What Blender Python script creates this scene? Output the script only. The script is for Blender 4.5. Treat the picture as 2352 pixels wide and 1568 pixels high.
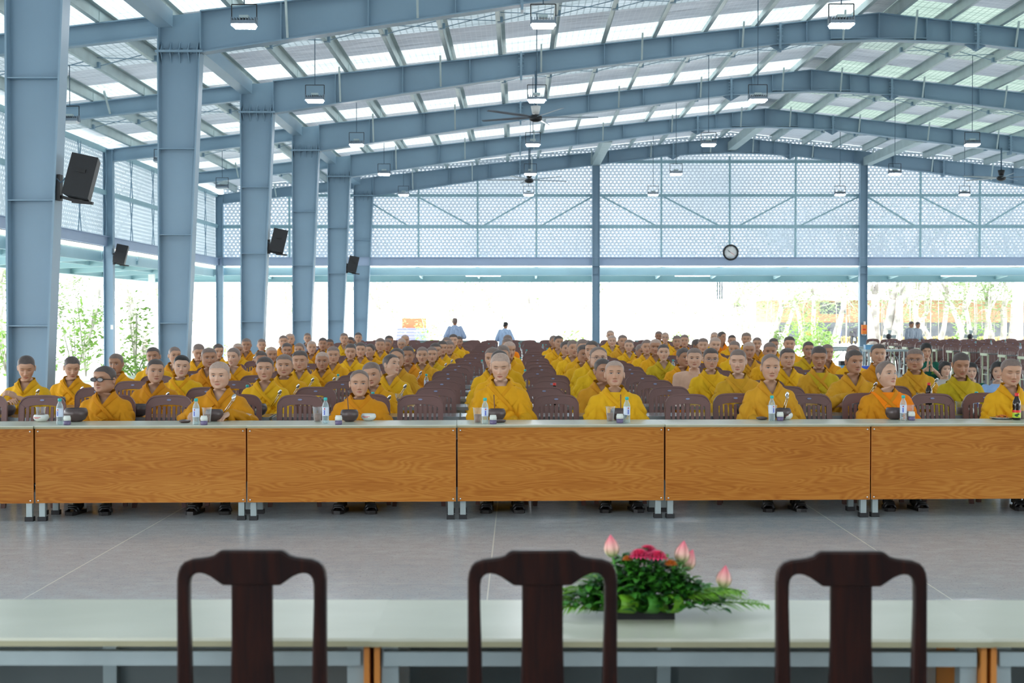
import bpy, bmesh, math, random
import numpy as np
from mathutils import Vector, Matrix, Euler
from mathutils.bvhtree import BVHTree

for o in list(bpy.data.objects):
    bpy.data.objects.remove(o, do_unlink=True)
scene = bpy.context.scene
COL = scene.collection
random.seed(7)
PI = math.pi

# ---------------------------------------------------------------- camera, sky, exposure
EYE = 1.6
F = 3266.7          # focal length in pixels of the 2352 px wide frame
VX, VY = 1190.0, 727.0
cam_d = bpy.data.cameras.new('camera')
cam = bpy.data.objects.new('camera', cam_d)
COL.objects.link(cam)
scene.camera = cam
cam.location = (0, 0, EYE)
cam.rotation_euler = (math.radians(90) - math.atan(57 / F), 0, math.atan(14 / F))
cam_d.lens = 50
cam_d.sensor_width = 36
cam_d.clip_end = 400
cam_d.dof.use_dof = True
cam_d.dof.focus_distance = 13.0
cam_d.dof.aperture_fstop = 5.0

world = bpy.data.worlds.new('world')
scene.world = world
world.use_nodes = True
bg = world.node_tree.nodes['Background']
bg.inputs[0].default_value = (0.93, 0.97, 1.0, 1)
bg.inputs[1].default_value = 3.4
scene.view_settings.view_transform = 'Standard'
scene.view_settings.look = 'None'
scene.view_settings.gamma = 1
scene.view_settings.exposure = 1.0
scene.cycles.use_denoising = True
scene.cycles.max_bounces = 7
scene.cycles.diffuse_bounces = 4
scene.cycles.glossy_bounces = 3
scene.cycles.transmission_bounces = 4
scene.cycles.transparent_max_bounces = 10
scene.cycles.caustics_reflective = False
scene.cycles.caustics_refractive = False
scene.cycles.sample_clamp_indirect = 4


def PX(x, z):
    """lateral position of image column x at distance z"""
    return (x - VX) * z / F


def PH(y, z):
    """height of image row y at distance z"""
    return EYE - (y - VY) * z / F


# ---------------------------------------------------------------- materials
def new_mat(name):
    m = bpy.data.materials.new(name)
    m.use_nodes = True
    nt = m.node_tree
    nt.nodes.clear()
    out = nt.nodes.new('ShaderNodeOutputMaterial')
    return m, nt, out


class N:
    """small node-graph writer"""
    def __init__(self, nt):
        self.nt = nt

    def node(self, kind, **kw):
        n = self.nt.nodes.new(kind)
        for k, v in kw.items():
            setattr(n, k, v)
        return n

    def link(self, a, b):
        self.nt.links.new(a, b)

    def val(self, sock, v):
        if hasattr(v, 'is_output'):
            self.link(v, sock)
        else:
            sock.default_value = v

    def math(self, op, a, b=0.0, c=0.0, clamp=False):
        n = self.node('ShaderNodeMath', operation=op, use_clamp=clamp)
        self.val(n.inputs[0], a)
        self.val(n.inputs[1], b)
        if len(n.inputs) > 2:
            self.val(n.inputs[2], c)
        return n.outputs[0]

    def mix(self, fac, a, b):
        n = self.node('ShaderNodeMix', data_type='RGBA')
        self.val(n.inputs[0], fac)
        self.val(n.inputs[6], a)
        self.val(n.inputs[7], b)
        return n.outputs[2]

    def noise(self, vec, scale, detail=3.0, rough=0.5, dist=0.0):
        n = self.node('ShaderNodeTexNoise')
        if vec is not None:
            self.link(vec, n.inputs['Vector'])
        n.inputs['Scale'].default_value = scale
        n.inputs['Detail'].default_value = detail
        n.inputs['Roughness'].default_value = rough
        n.inputs['Distortion'].default_value = dist
        return n.outputs['Fac']

    def coords(self, kind='Object', scale=None):
        n = self.node('ShaderNodeTexCoord')
        v = n.outputs[kind]
        if scale:
            m = self.node('ShaderNodeMapping')
            self.link(v, m.inputs[0])
            m.inputs['Scale'].default_value = scale
            v = m.outputs[0]
        return v

    def ramp(self, fac, stops):
        n = self.node('ShaderNodeValToRGB')
        self.link(fac, n.inputs[0])
        el = n.color_ramp.elements
        while len(el) < len(stops):
            el.new(0.5)
        for e, (p, c) in zip(el, stops):
            e.position = p
            e.color = (*c, 1) if len(c) == 3 else c
        return n.outputs[0]

    def bump(self, h, strength=0.3, dist=0.01):
        n = self.node('ShaderNodeBump')
        n.inputs['Strength'].default_value = strength
        n.inputs['Distance'].default_value = dist
        self.link(h, n.inputs['Height'])
        return n.outputs[0]

    def bsdf(self, color, rough=0.5, metal=0.0, normal=None, spec=0.5, **kw):
        n = self.node('ShaderNodeBsdfPrincipled')
        self.val(n.inputs['Base Color'], color if hasattr(color, 'is_output') else (*color[:3], 1))
        self.val(n.inputs['Roughness'], rough)
        self.val(n.inputs['Metallic'], metal)
        n.inputs['Specular IOR Level'].default_value = spec
        if normal is not None:
            self.link(normal, n.inputs['Normal'])
        for k, v in kw.items():
            self.val(n.inputs[k], v)
        return n.outputs[0]


def simple(name, color, rough=0.5, metal=0.0, var=0.08, scale=6.0, spec=0.5, bump=0.0, **kw):
    """plain surface with a little procedural variation"""
    m, nt, out = new_mat(name)
    g = N(nt)
    co = g.coords()
    f = g.noise(co, scale, 4)
    c1 = tuple(min(1, c * (1 + var)) for c in color)
    c2 = tuple(c * (1 - var) for c in color)
    col = g.ramp(f, [(0.3, c2), (0.7, c1)])
    nrm = g.bump(f, bump, 0.01) if bump else None
    g.link(g.bsdf(col, rough, metal, nrm, spec, **kw), out.inputs[0])
    return m


def emit(name, color, strength):
    m, nt, out = new_mat(name)
    g = N(nt)
    e = g.node('ShaderNodeEmission')
    e.inputs[0].default_value = (*color, 1)
    e.inputs[1].default_value = strength
    g.link(e.outputs[0], out.inputs[0])
    return m


M = {}
M['steel'] = simple('blue_grey_steel', (0.245, 0.365, 0.465), 0.45, 0.0, 0.05, 1.2, 0.5)
M['steel_light'] = simple('pale_galvanised_steel', (0.50, 0.60, 0.60), 0.4, 0.2, 0.08, 3.0)
M['fascia'] = simple('lavender_grey_fascia', (0.36, 0.45, 0.60), 0.5, 0.0, 0.04, 1.0)
M['canopy'] = simple('pale_blue_canopy_steel', (0.33, 0.52, 0.58), 0.45, 0.0, 0.05, 1.0)
M['black'] = simple('black_plastic', (0.012, 0.012, 0.014), 0.55, 0, 0.2)
M['cable'] = simple('grey_blue_cable', (0.08, 0.14, 0.20), 0.6)
M['lamp_body'] = simple('grey_lamp_housing', (0.20, 0.25, 0.30), 0.4, 0.4)
M['lamp_glow'] = emit('lit_lamp_lens', (0.93, 0.95, 1.0), 70.0)
M['lamp_off'] = simple('unlit_lamp_lens', (0.75, 0.78, 0.80), 0.3)
M['led'] = emit('lit_led_strip', (1.0, 1.0, 0.97), 2.2)
M['white'] = simple('white_plastic', (0.80, 0.80, 0.78), 0.4)
M['paper'] = simple('white_paper', (0.85, 0.85, 0.83), 0.7)
M['plastic_brown'] = simple('dark_brown_chair_plastic', (0.170, 0.080, 0.070), 0.42, 0, 0.12, 3.0)
M['sticker'] = simple('pale_blue_label_sticker', (0.25, 0.30, 0.50), 0.5)
M['table_grey'] = simple('dark_laminate_tabletop', (0.17, 0.165, 0.16), 0.16, 0, 0.15, 2.0, 0.5)
M['alu'] = simple('grey_aluminium_edge', (0.34, 0.38, 0.40), 0.35, 0.5)
M['leg_grey'] = simple('grey_steel_leg', (0.36, 0.42, 0.42), 0.35, 0.3)
M['cream'] = simple('cream_green_frame', (0.55, 0.60, 0.40), 0.5)
M['bolt'] = simple('bright_bolt', (0.7, 0.7, 0.68), 0.25, 0.8)
M['rosewood'] = None
M['skin_obj'] = None
M['orange'] = simple('orange_plastic', (0.85, 0.22, 0.02), 0.4)
M['blue'] = simple('blue_plastic', (0.03, 0.10, 0.60), 0.4)
M['cyan_box'] = simple('light_blue_plastic', (0.15, 0.40, 0.65), 0.4)
M['box_green'] = simple('grey_green_plastic', (0.22, 0.30, 0.29), 0.5)
M['metal'] = simple('polished_steel', (0.6, 0.6, 0.6), 0.18, 1.0)
M['dark_bowl'] = simple('dark_brown_bakelite', (0.075, 0.048, 0.045), 0.32, 0, 0.15)
M['white_bowl'] = simple('white_ceramic', (0.72, 0.74, 0.70), 0.25)
M['red_print'] = simple('red_print', (0.55, 0.05, 0.05), 0.5)
M['teal_cap'] = simple('teal_cap', (0.02, 0.42, 0.40), 0.35)
M['red_cap'] = simple('red_cap', (0.75, 0.03, 0.02), 0.35)
M['label_white'] = simple('bottle_label', (0.62, 0.68, 0.80), 0.4)
M['label_blue'] = simple('blue_print', (0.08, 0.12, 0.50), 0.4)
M['label_green'] = simple('lime_label', (0.45, 0.60, 0.02), 0.4)
M['sauce'] = simple('dark_soy_sauce', (0.015, 0.008, 0.006), 0.1)
M['drink'] = simple('milky_brown_drink', (0.26, 0.15, 0.11), 0.3)
M['purple'] = simple('purple_dessert', (0.13, 0.10, 0.20), 0.3)
M['food'] = simple('orange_shredded_food', (0.80, 0.22, 0.03), 0.6, 0, 0.4, 80)
M['wood_stick'] = simple('brown_wood', (0.18, 0.07, 0.03), 0.5)
M['ground'] = simple('sunlit_concrete', (0.62, 0.62, 0.58), 0.9, 0, 0.15, 0.4)
M['bark'] = simple('pale_banyan_bark', (0.55, 0.51, 0.47), 0.9, 0, 0.45, 3.0)
M['tan_wall'] = simple('tan_painted_wall', (0.33, 0.19, 0.11), 0.8, 0, 0.05, 0.5)
M['stone'] = simple('grey_stone_cladding', (0.09, 0.10, 0.11), 0.8, 0, 0.3, 2.0)
M['bamboo'] = simple('yellow_bamboo_rail', (0.34, 0.26, 0.10), 0.7, 0, 0.3, 3.0)
M['sole'] = simple('black_leather', (0.012, 0.010, 0.010), 0.35)
M['bluegrey_paint'] = simple('violet_blue_steps', (0.16, 0.17, 0.30), 0.7)
M['orange_wall'] = simple('orange_brown_wall', (0.34, 0.12, 0.05), 0.8)
M['green_shirt'] = simple('dark_green_cloth', (0.0, 0.09, 0.055), 0.85, 0, 0.15, 8)
M['lime'] = simple('lime_print', (0.30, 0.50, 0.02), 0.8)
M['beige_shirt'] = simple('beige_cloth', (0.45, 0.42, 0.38), 0.85)
M['blue_shirt'] = simple('light_blue_cloth', (0.27, 0.42, 0.68), 0.85)
M['trouser'] = simple('grey_trousers', (0.16, 0.18, 0.22), 0.9)
M['hair_black'] = simple('black_hair', (0.018, 0.014, 0.013), 0.5)
M['petal_pink'] = simple('pink_petal', (0.90, 0.07, 0.20), 0.6, 0, 0.2, 30)
M['leaf_dark'] = simple('dark_green_leaf', (0.02, 0.10, 0.02), 0.35, 0, 0.4, 20)
M['leaf_mid'] = simple('mid_green_leaf', (0.05, 0.22, 0.02), 0.4, 0, 0.4, 20)
M['leaf_lime'] = simple('lime_green_frond', (0.16, 0.38, 0.02), 0.45, 0, 0.3, 20)


def mat_leaf(name, c):
    m, nt, out = new_mat(name)
    g = N(nt)
    f = g.noise(g.coords(), 1.5, 2)
    col = g.ramp(f, [(0.3, tuple(x * 0.6 for x in c)), (0.7, tuple(min(1, x * 1.4) for x in c))])
    a = g.bsdf(col, 0.5)
    t = g.node('ShaderNodeBsdfTranslucent')
    g.link(col, t.inputs[0])
    mx = g.node('ShaderNodeMixShader')
    mx.inputs[0].default_value = 0.4
    g.link(a, mx.inputs[1])
    g.link(t.outputs[0], mx.inputs[2])
    g.link(mx.outputs[0], out.inputs[0])
    return m


M['tree_leaf'] = mat_leaf('tree_leaf', (0.26, 0.36, 0.17))
M['bush_leaf'] = mat_leaf('bush_leaf', (0.26, 0.44, 0.10))


def mat_rosewood():
    m, nt, out = new_mat('dark_polished_rosewood')
    g = N(nt)
    f = g.noise(g.coords('Object', (14, 14, 1.5)), 3, 5, 0.6, 0.6)
    col = g.ramp(f, [(0.3, (0.006, 0.003, 0.003)), (0.7, (0.026, 0.007, 0.004))])
    g.link(g.bsdf(col, 0.32, 0, None, 0.16), out.inputs[0])
    return m


M['rosewood'] = mat_rosewood()


def mat_lotus():
    m, nt, out = new_mat('lotus_petal_pink_to_cream')
    g = N(nt)
    sep = g.node('ShaderNodeSeparateXYZ')
    g.link(g.coords('Generated'), sep.inputs[0])
    col = g.ramp(sep.outputs[2], [(0.1, (0.42, 0.50, 0.22)), (0.45, (0.85, 0.48, 0.40)), (0.95, (0.80, 0.14, 0.22))])
    g.link(g.bsdf(col, 0.5), out.inputs[0])
    return m


M['lotus'] = mat_lotus()


def mat_wood_panel():
    """orange laminate with cathedral grain: contour lines of a stretched noise"""
    m, nt, out = new_mat('orange_wood_laminate')
    g = N(nt)
    co = g.node('ShaderNodeTexCoord').outputs['Object']
    mp = g.node('ShaderNodeMapping')
    g.link(co, mp.inputs[0])
    mp.inputs['Scale'].default_value = (1.1, 1.0, 8.0)
    oi = g.node('ShaderNodeObjectInfo')
    add = g.node('ShaderNodeVectorMath', operation='ADD')
    g.link(mp.outputs[0], add.inputs[0])
    sc = g.math('MULTIPLY', oi.outputs['Random'], 40.0)
    cb = g.node('ShaderNodeCombineXYZ')
    g.link(sc, cb.inputs[0])
    g.link(cb.outputs[0], add.inputs[1])
    base = g.noise(add.outputs[0], 1.15, 1.5, 0.4, 0.2)
    wob = g.noise(add.outputs[0], 9.0, 2)
    s = g.math('ADD', g.math('MULTIPLY', base, 125.0), g.math('MULTIPLY', wob, 1.6))
    wave = g.math('MULTIPLY_ADD', g.math('SINE', s), 0.5, 0.5)
    m2 = g.node('ShaderNodeMapping')
    g.link(co, m2.inputs[0])
    m2.inputs['Scale'].default_value = (3, 1, 130)
    fine = g.noise(m2.outputs[0], 2.0, 3)
    t = g.math('ADD', g.math('MULTIPLY', wave, 0.24), g.math('MULTIPLY', fine, 0.85))
    big = g.noise(add.outputs[0], 0.8, 1)
    t = g.math('ADD', t, g.math('MULTIPLY', g.math('SUBTRACT', big, 0.5), 0.5))
    col = g.ramp(t, [(0.2, (0.31, 0.093, 0.010)), (0.5, (0.41, 0.145, 0.019)), (0.85, (0.52, 0.222, 0.040))])
    g.link(g.bsdf(col, 0.45, 0, None, 0.22), out.inputs[0])
    return m


M['panel'] = mat_wood_panel()
M['panel_edge'] = simple('orange_laminate_edge', (0.55, 0.20, 0.03), 0.5)


def mat_tabletop():
    m, nt, out = new_mat('pale_cream_laminate')
    g = N(nt)
    f = g.noise(g.coords('Object', (1, 2, 1)), 2.0, 3)
    col = g.ramp(f, [(0.35, (0.56, 0.56, 0.45)), (0.7, (0.64, 0.64, 0.53))])
    g.link(g.bsdf(col, 0.28, 0, None, 0.32), out.inputs[0])
    return m


M['top_cream'] = mat_tabletop()
M['edge_cream'] = simple('beige_table_edging', (0.34, 0.32, 0.20), 0.5)


def mat_floor():
    m, nt, out = new_mat('polished_grey_terrazzo_tiles')
    g = N(nt)
    co = g.node('ShaderNodeTexCoord').outputs['Object']
    sep = g.node('ShaderNodeSeparateXYZ')
    g.link(co, sep.inputs[0])
    big = g.noise(co, 0.35, 4, 0.6)
    mid = g.noise(g.coords('Object', (1, 1.2, 1)), 7.0, 5, 0.7)
    spk = g.noise(g.coords('Object', (1, 1.6, 1)), 55.0, 2, 0.7)
    t = g.math('ADD', g.math('MULTIPLY', big, 0.55), g.math('MULTIPLY', mid, 0.45))
    base = g.ramp(t, [(0.35, (0.385, 0.455, 0.51)), (0.5, (0.455, 0.495, 0.52)), (0.65, (0.51, 0.565, 0.60))])
    pits = g.math('LESS_THAN', spk, 0.36)
    base = g.mix(g.math('MULTIPLY', pits, 0.75), base, (0.15, 0.15, 0.17, 1))

    def line(axis, period, off, width):
        a = g.math('PINGPONG', g.math('ADD', axis, off + 400 * period), period / 2.0)
        return g.math('LESS_THAN', a, width)
    l1 = line(sep.outputs[0], 2.63, 0.175, 0.0045)
    l2 = line(sep.outputs[1], 1.27, -8.51, 0.004)
    base = g.mix(l1, base, (0.72, 0.74, 0.70, 1))
    base = g.mix(g.math('MULTIPLY', l2, 0.4), base, (0.7, 0.7, 0.68, 1))
    rough = g.math('MULTIPLY_ADD', mid, 0.18, 0.13)
    g.link(g.bsdf(base, rough, 0, None, 0.45), out.inputs[0])
    return m


M['floor'] = mat_floor()


def mat_roof():
    """silver foil insulation with a faint stitched grid"""
    m, nt, out = new_mat('silver_foil_roof_lining')
    g = N(nt)
    co = g.node('ShaderNodeTexCoord').outputs['Object']
    sep = g.node('ShaderNodeSeparateXYZ')
    g.link(co, sep.inputs[0])
    f = g.noise(g.coords('Object', (0.6, 5, 1)), 2.0, 4, 0.6, 0.5)
    gx = g.math('PINGPONG', sep.outputs[0], 0.05)
    gy = g.math('PINGPONG', sep.outputs[1], 0.05)
    grid = g.math('LESS_THAN', g.math('MINIMUM', gx, gy), 0.008)
    col = g.ramp(f, [(0.25, (0.46, 0.49, 0.54)), (0.75, (0.74, 0.77, 0.80))])
    col = g.mix(g.math('MULTIPLY', grid, 0.5), col, (0.75, 0.78, 0.8, 1))
    nrm = g.bump(f, 0.6, 0.05)
    tl = g.node('ShaderNodeBsdfTranslucent')
    tl.inputs[0].default_value = (0.55, 0.60, 0.66, 1)
    mx = g.node('ShaderNodeMixShader')
    g.link(g.math('MULTIPLY_ADD', f, 0.12, 0.0), mx.inputs[0])
    g.link(g.bsdf(col, 0.45, 0.15, nrm), mx.inputs[1])
    g.link(tl.outputs[0], mx.inputs[2])
    g.link(mx.outputs[0], out.inputs[0])
    return m


M['roof'] = mat_roof()


def mat_skylight(name, tint, clear):
    m, nt, out = new_mat(name)
    g = N(nt)
    co = g.node('ShaderNodeTexCoord').outputs['Object']
    sep = g.node('ShaderNodeSeparateXYZ')
    g.link(co, sep.inputs[0])
    gx = g.math('PINGPONG', sep.outputs[0], 0.06)
    gy = g.math('PINGPONG', sep.outputs[1], 0.10)
    grid = g.math('LESS_THAN', g.math('MINIMUM', gx, gy), 0.012)
    streaks = g.noise(g.coords('Object', (0.5, 4.0, 1)), 1.0, 4, 0.6, 0.6)  # random streaks that vary the tint of the sheet
    col = g.ramp(streaks, [(0.25, (0.42, 0.47, 0.47)), (0.5, (0.80, 0.85, 0.84)), (0.75, (1.0, 1.0, 1.0))])
    tr = g.node('ShaderNodeBsdfTransparent')
    g.link(g.mix(g.math('MULTIPLY', grid, 0.45), col, (0.5, 0.55, 0.55, 1)), tr.inputs[0])
    tl = g.node('ShaderNodeBsdfTranslucent')
    sc = g.node('ShaderNodeMix', data_type='RGBA', blend_type='MULTIPLY')
    sc.inputs[0].default_value = 1.0
    g.link(g.mix(g.math('MULTIPLY', grid, 0.6), col, (0.3, 0.34, 0.34, 1)), sc.inputs[6])
    sc.inputs[7].default_value = (*tint, 1)
    g.link(sc.outputs[2], tl.inputs[0])
    mx = g.node('ShaderNodeMixShader')
    mx.inputs[0].default_value = clear
    g.link(tl.outputs[0], mx.inputs[1])
    g.link(tr.outputs[0], mx.inputs[2])
    g.link(mx.outputs[0], out.inputs[0])
    return m


M['skylight'] = mat_skylight('clear_ribbed_skylight', (0.19, 0.21, 0.21), 0.085)
M['skylight_dim'] = mat_skylight('weathered_ribbed_skylight', (0.095, 0.11, 0.12), 0.022)
M['skylight_green'] = mat_skylight('greenish_ribbed_skylight', (0.105, 0.135, 0.115), 0.025)
M['skylight_old'] = mat_skylight('old_greenish_skylight', (0.085, 0.105, 0.095), 0.018)


def mat_perforated(name, base, ax, hmul=0.25):
    """embossed metal sheet, rows of triangular holes; ax = index of the horizontal axis"""
    m, nt, out = new_mat(name)
    g = N(nt)
    co = g.node('ShaderNodeTexCoord').outputs['Object']
    sep = g.node('ShaderNodeSeparateXYZ')
    g.link(co, sep.inputs[0])
    u = g.math('DIVIDE', g.math('ADD', sep.outputs[ax], 100.0), 0.135)
    v = g.math('DIVIDE', sep.outputs[2], 0.10)
    row = g.math('FLOOR', v)
    shift = g.math('MULTIPLY', g.math('MODULO', row, 2.0), 0.5)
    fu = g.math('FRACT', g.math('ADD', u, shift))
    fv = g.math('FRACT', v)
    # triangle hole: narrows towards one side of the cell
    half = g.math('MULTIPLY', g.math('SUBTRACT', 0.86, fu), 0.60)
    dv = g.math('ABSOLUTE', g.math('SUBTRACT', fv, 0.5))
    hole = g.math('LESS_THAN', dv, half)
    hole = g.math('MULTIPLY', hole, g.math('GREATER_THAN', fu, 0.26))
    # whole panels are woven more or less tightly
    tight = g.noise(g.coords('Object', (0.35, 0.35, 0.6)), 0.6, 2)
    amt = g.math('MULTIPLY_ADD', tight, 2.4, -0.75, clamp=True)
    f = g.noise(co, 2.0, 3)
    col = g.ramp(f, [(0.3, tuple(c * 0.85 for c in base)), (0.7, base)])
    emb = g.math('MULTIPLY', g.math('LESS_THAN', fu, 0.26), 1.0)
    col = g.mix(g.math('MULTIPLY', emb, 0.35), col, (0.75, 0.8, 0.84, 1))
    a = g.bsdf(col, 0.4, 0.2)
    tl = g.node('ShaderNodeBsdfTranslucent')
    tl.inputs[0].default_value = (0.45, 0.52, 0.58, 1)
    mx0 = g.node('ShaderNodeMixShader')
    mx0.inputs[0].default_value = 0.16
    g.link(a, mx0.inputs[1])
    g.link(tl.outputs[0], mx0.inputs[2])
    tr = g.node('ShaderNodeBsdfTransparent')
    tr.inputs[0].default_value = (0.8, 0.82, 0.85, 1)
    mx = g.node('ShaderNodeMixShader')
    g.link(g.math('MULTIPLY', hole, g.math('MULTIPLY_ADD', amt, hmul, 0.07)), mx.inputs[0])
    g.link(mx0.outputs[0], mx.inputs[1])
    g.link(tr.outputs[0], mx.inputs[2])
    g.link(mx.outputs[0], out.inputs[0])
    return m


M['perf_back'] = mat_perforated('perforated_silver_cladding', (0.30, 0.38, 0.47), 0)
M['perf_side'] = mat_perforated('perforated_pale_cladding', (0.40, 0.49, 0.50), 1, 0.10)


def mat_cloth():
    """robe cloth, colour from the object, woven with soft creases"""
    m, nt, out = new_mat('robe_cloth')
    g = N(nt)
    oi = g.node('ShaderNodeObjectInfo')
    co = g.coords('Object', (6, 6, 1.6))
    f = g.noise(co, 1.3, 2, 0.45, 0.5)
    f2 = g.noise(g.coords(), 9, 3)
    dark = g.mix(1.0, oi.outputs['Color'], oi.outputs['Color'])
    sc = g.node('ShaderNodeMix', data_type='RGBA', blend_type='MULTIPLY')
    sc.inputs[0].default_value = 1.0
    g.link(dark, sc.inputs[6])
    g.link(g.ramp(f2, [(0.3, (0.90, 0.86, 0.80)), (0.7, (1.0, 1.0, 1.0))]), sc.inputs[7])
    nrm = g.bump(f, 0.75, 0.05)
    g.link(g.bsdf(sc.outputs[2], 0.75, 0, nrm, 0.2), out.inputs[0])
    return m


M['cloth'] = mat_cloth()


def mat_grey_stripes():
    m, nt, out = new_mat('pale_blue_pleated_cloth')
    g = N(nt)
    oi = g.node('ShaderNodeObjectInfo')
    f = g.noise(g.coords('Object', (30, 30, 1.2)), 1.2, 3, 0.6)
    sc = g.node('ShaderNodeMix', data_type='RGBA', blend_type='MULTIPLY')
    sc.inputs[0].default_value = 1.0
    g.link(oi.outputs['Color'], sc.inputs[6])
    g.link(g.ramp(f, [(0.35, (0.6, 0.62, 0.68)), (0.65, (1, 1, 1))]), sc.inputs[7])
    g.link(g.bsdf(sc.outputs[2], 0.8, 0, g.bump(f, 0.4, 0.02), 0.2), out.inputs[0])
    return m


M['pleat'] = mat_grey_stripes()


def mat_stubble():
    m, nt, out = new_mat('shaved_hair_stubble')
    g = N(nt)
    oi = g.node('ShaderNodeObjectInfo')
    f = g.noise(g.coords('Object'), 60, 2)
    sc = g.node('ShaderNodeMix', data_type='RGBA', blend_type='MULTIPLY')
    sc.inputs[0].default_value = 1.0
    g.link(oi.outputs['Color'], sc.inputs[6])
    g.link(g.ramp(f, [(0.3, (0.8, 0.8, 0.82)), (0.7, (1, 1, 1))]), sc.inputs[7])
    g.link(g.bsdf(sc.outputs[2], 0.5, 0, None, 0.4), out.inputs[0])
    return m


M['stubble'] = mat_stubble()


def mat_skin():
    """skin: tone from the object colour; brows, eyes, lips and nostrils follow the head's own
    coordinates (attribute 'hp': x sideways, y depth, z height above the chin).
    Object alpha: 1 open eyes, 0.5 lowered lids."""
    m, nt, out = new_mat('skin')
    g = N(nt)
    at = g.node('ShaderNodeAttribute')
    at.attribute_name = 'hp'
    sep = g.node('ShaderNodeSeparateXYZ')
    g.link(at.outputs['Vector'], sep.inputs[0])
    X, Y, Z = sep.outputs
    ax = g.math('ABSOLUTE', X)
    front = g.math('LESS_THAN', Y, -0.045)
    oi = g.node('ShaderNodeObjectInfo')
    tone = oi.outputs['Color']
    opened = g.math('GREATER_THAN', oi.outputs['Alpha'], 0.75)

    def ell(cx, cz, rx, rz, soft=0.35, curve=0.0, xx=None, absx=True):
        xs = ax if absx else X
        dx = g.math('DIVIDE', g.math('SUBTRACT', xs, cx), rx)
        zz = Z
        if curve:
            d = g.math('SUBTRACT', xs, cx)
            zz = g.math('ADD', Z, g.math('MULTIPLY', g.math('MULTIPLY', d, d), curve))
        dz = g.math('DIVIDE', g.math('SUBTRACT', zz, cz), rz)
        r = g.math('ADD', g.math('MULTIPLY', dx, dx), g.math('MULTIPLY', dz, dz))
        v = g.math('DIVIDE', g.math('SUBTRACT', 1.0 + soft, r), 2 * soft, clamp=True)
        return g.math('MULTIPLY', v, front)

    f = g.noise(g.coords(), 25, 3)
    f2 = g.noise(g.coords(), 180, 2)

    def mul(col, c, fac=1.0):
        sc = g.node('ShaderNodeMix', data_type='RGBA', blend_type='MULTIPLY')
        g.val(sc.inputs[0], fac)
        g.link(col, sc.inputs[6])
        g.val(sc.inputs[7], (*c, 1) if isinstance(c, tuple) else c)
        return sc.outputs[2]
    col = mul(tone, g.ramp(f, [(0.3, (0.93, 0.90, 0.88)), (0.7, (1, 1, 1))]))
    col = mul(col, (1.0, 0.80, 0.74), g.math('MULTIPLY', ell(0.040, 0.075, 0.022, 0.020, 0.9), 0.5))   # cheeks
    col = mul(col, (1.0, 0.78, 0.72), g.math('MULTIPLY', ell(0.0, 0.074, 0.014, 0.014, 0.9), 0.6))     # nose
    col = mul(col, (0.78, 0.38, 0.36), g.math('MULTIPLY', ell(0.0, 0.0425, 0.0235, 0.0080, 0.3), 0.85))  # lips
    col = g.mix(g.math('MULTIPLY', ell(0.0, 0.0432, 0.0235, 0.0013, 0.6, -3.0), 0.8), col, (0.05, 0.012, 0.012, 1))
    col = g.mix(g.math('MULTIPLY', ell(0.0085, 0.0632, 0.0038, 0.0022, 0.6), 0.75), col, (0.05, 0.015, 0.012, 1))
    col = mul(col, (0.62, 0.48, 0.44), g.math('MULTIPLY', ell(0.0325, 0.1135, 0.020, 0.0095, 0.8), 0.55))  # eye socket tone
    white = ell(0.0320, 0.1105, 0.0135, 0.0042, 0.3)
    iris = g.math('MULTIPLY', ell(0.0320, 0.1112, 0.0058, 0.0058, 0.25), white)
    eye = g.mix(iris, (0.42, 0.38, 0.36, 1), (0.008, 0.006, 0.006, 1))
    col = g.mix(g.math('MULTIPLY', white, opened), col, eye)
    col = g.mix(g.math('MULTIPLY', g.math('MULTIPLY', ell(0.0320, 0.1145, 0.0150, 0.0020, 0.4, 8.0), opened), 0.9), col, (0.015, 0.010, 0.010, 1))
    closed = g.math('SUBTRACT', 1.0, opened)
    col = g.mix(g.math('MULTIPLY', g.math('MULTIPLY', ell(0.0320, 0.1075, 0.0150, 0.0019, 0.4, -6.0), closed), 0.9), col, (0.020, 0.012, 0.010, 1))
    brow = ell(0.0330, 0.1330, 0.0185, 0.0034, 0.4, 7.0)
    col = g.mix(g.math('MULTIPLY', brow, g.math('MULTIPLY_ADD', f2, 0.4, 0.55)), col, (0.022, 0.016, 0.014, 1))
    g.link(g.bsdf(col, 0.46, 0, None, 0.4, **{'Subsurface Weight': 0.0}), out.inputs[0])
    return m


M['skin'] = mat_skin()


def mat_glassy(name, color, mixf=0.75, rough=0.05):
    """thin clear plastic: mostly see-through with a shine"""
    m, nt, out = new_mat(name)
    g = N(nt)
    tr = g.node('ShaderNodeBsdfTransparent')
    tr.inputs[0].default_value = (*color, 1)
    gl = g.node('ShaderNodeBsdfGlossy')
    gl.inputs[1].default_value = rough
    df = g.bsdf((0.8, 0.85, 0.87), 0.2)
    lw = g.node('ShaderNodeLayerWeight')
    lw.inputs[0].default_value = 0.35
    m1 = g.node('ShaderNodeMixShader')
    g.link(g.math('MULTIPLY_ADD', lw.outputs['Facing'], 0.6, 1 - mixf, clamp=True), m1.inputs[0])
    g.link(tr.outputs[0], m1.inputs[1])
    g.link(df, m1.inputs[2])
    g.link(m1.outputs[0], out.inputs[0])
    return m


M['pet'] = mat_glassy('clear_bottle_plastic', (0.80, 0.93, 0.95), 0.82)
M['cup'] = mat_glassy('clear_cup_plastic', (0.96, 0.96, 0.96), 0.93)
M['lens_dark'] = simple('dark_lens', (0.02, 0.015, 0.02), 0.1)
M['frosted'] = simple('frosted_white_lid', (0.70, 0.72, 0.66), 0.35)


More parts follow.
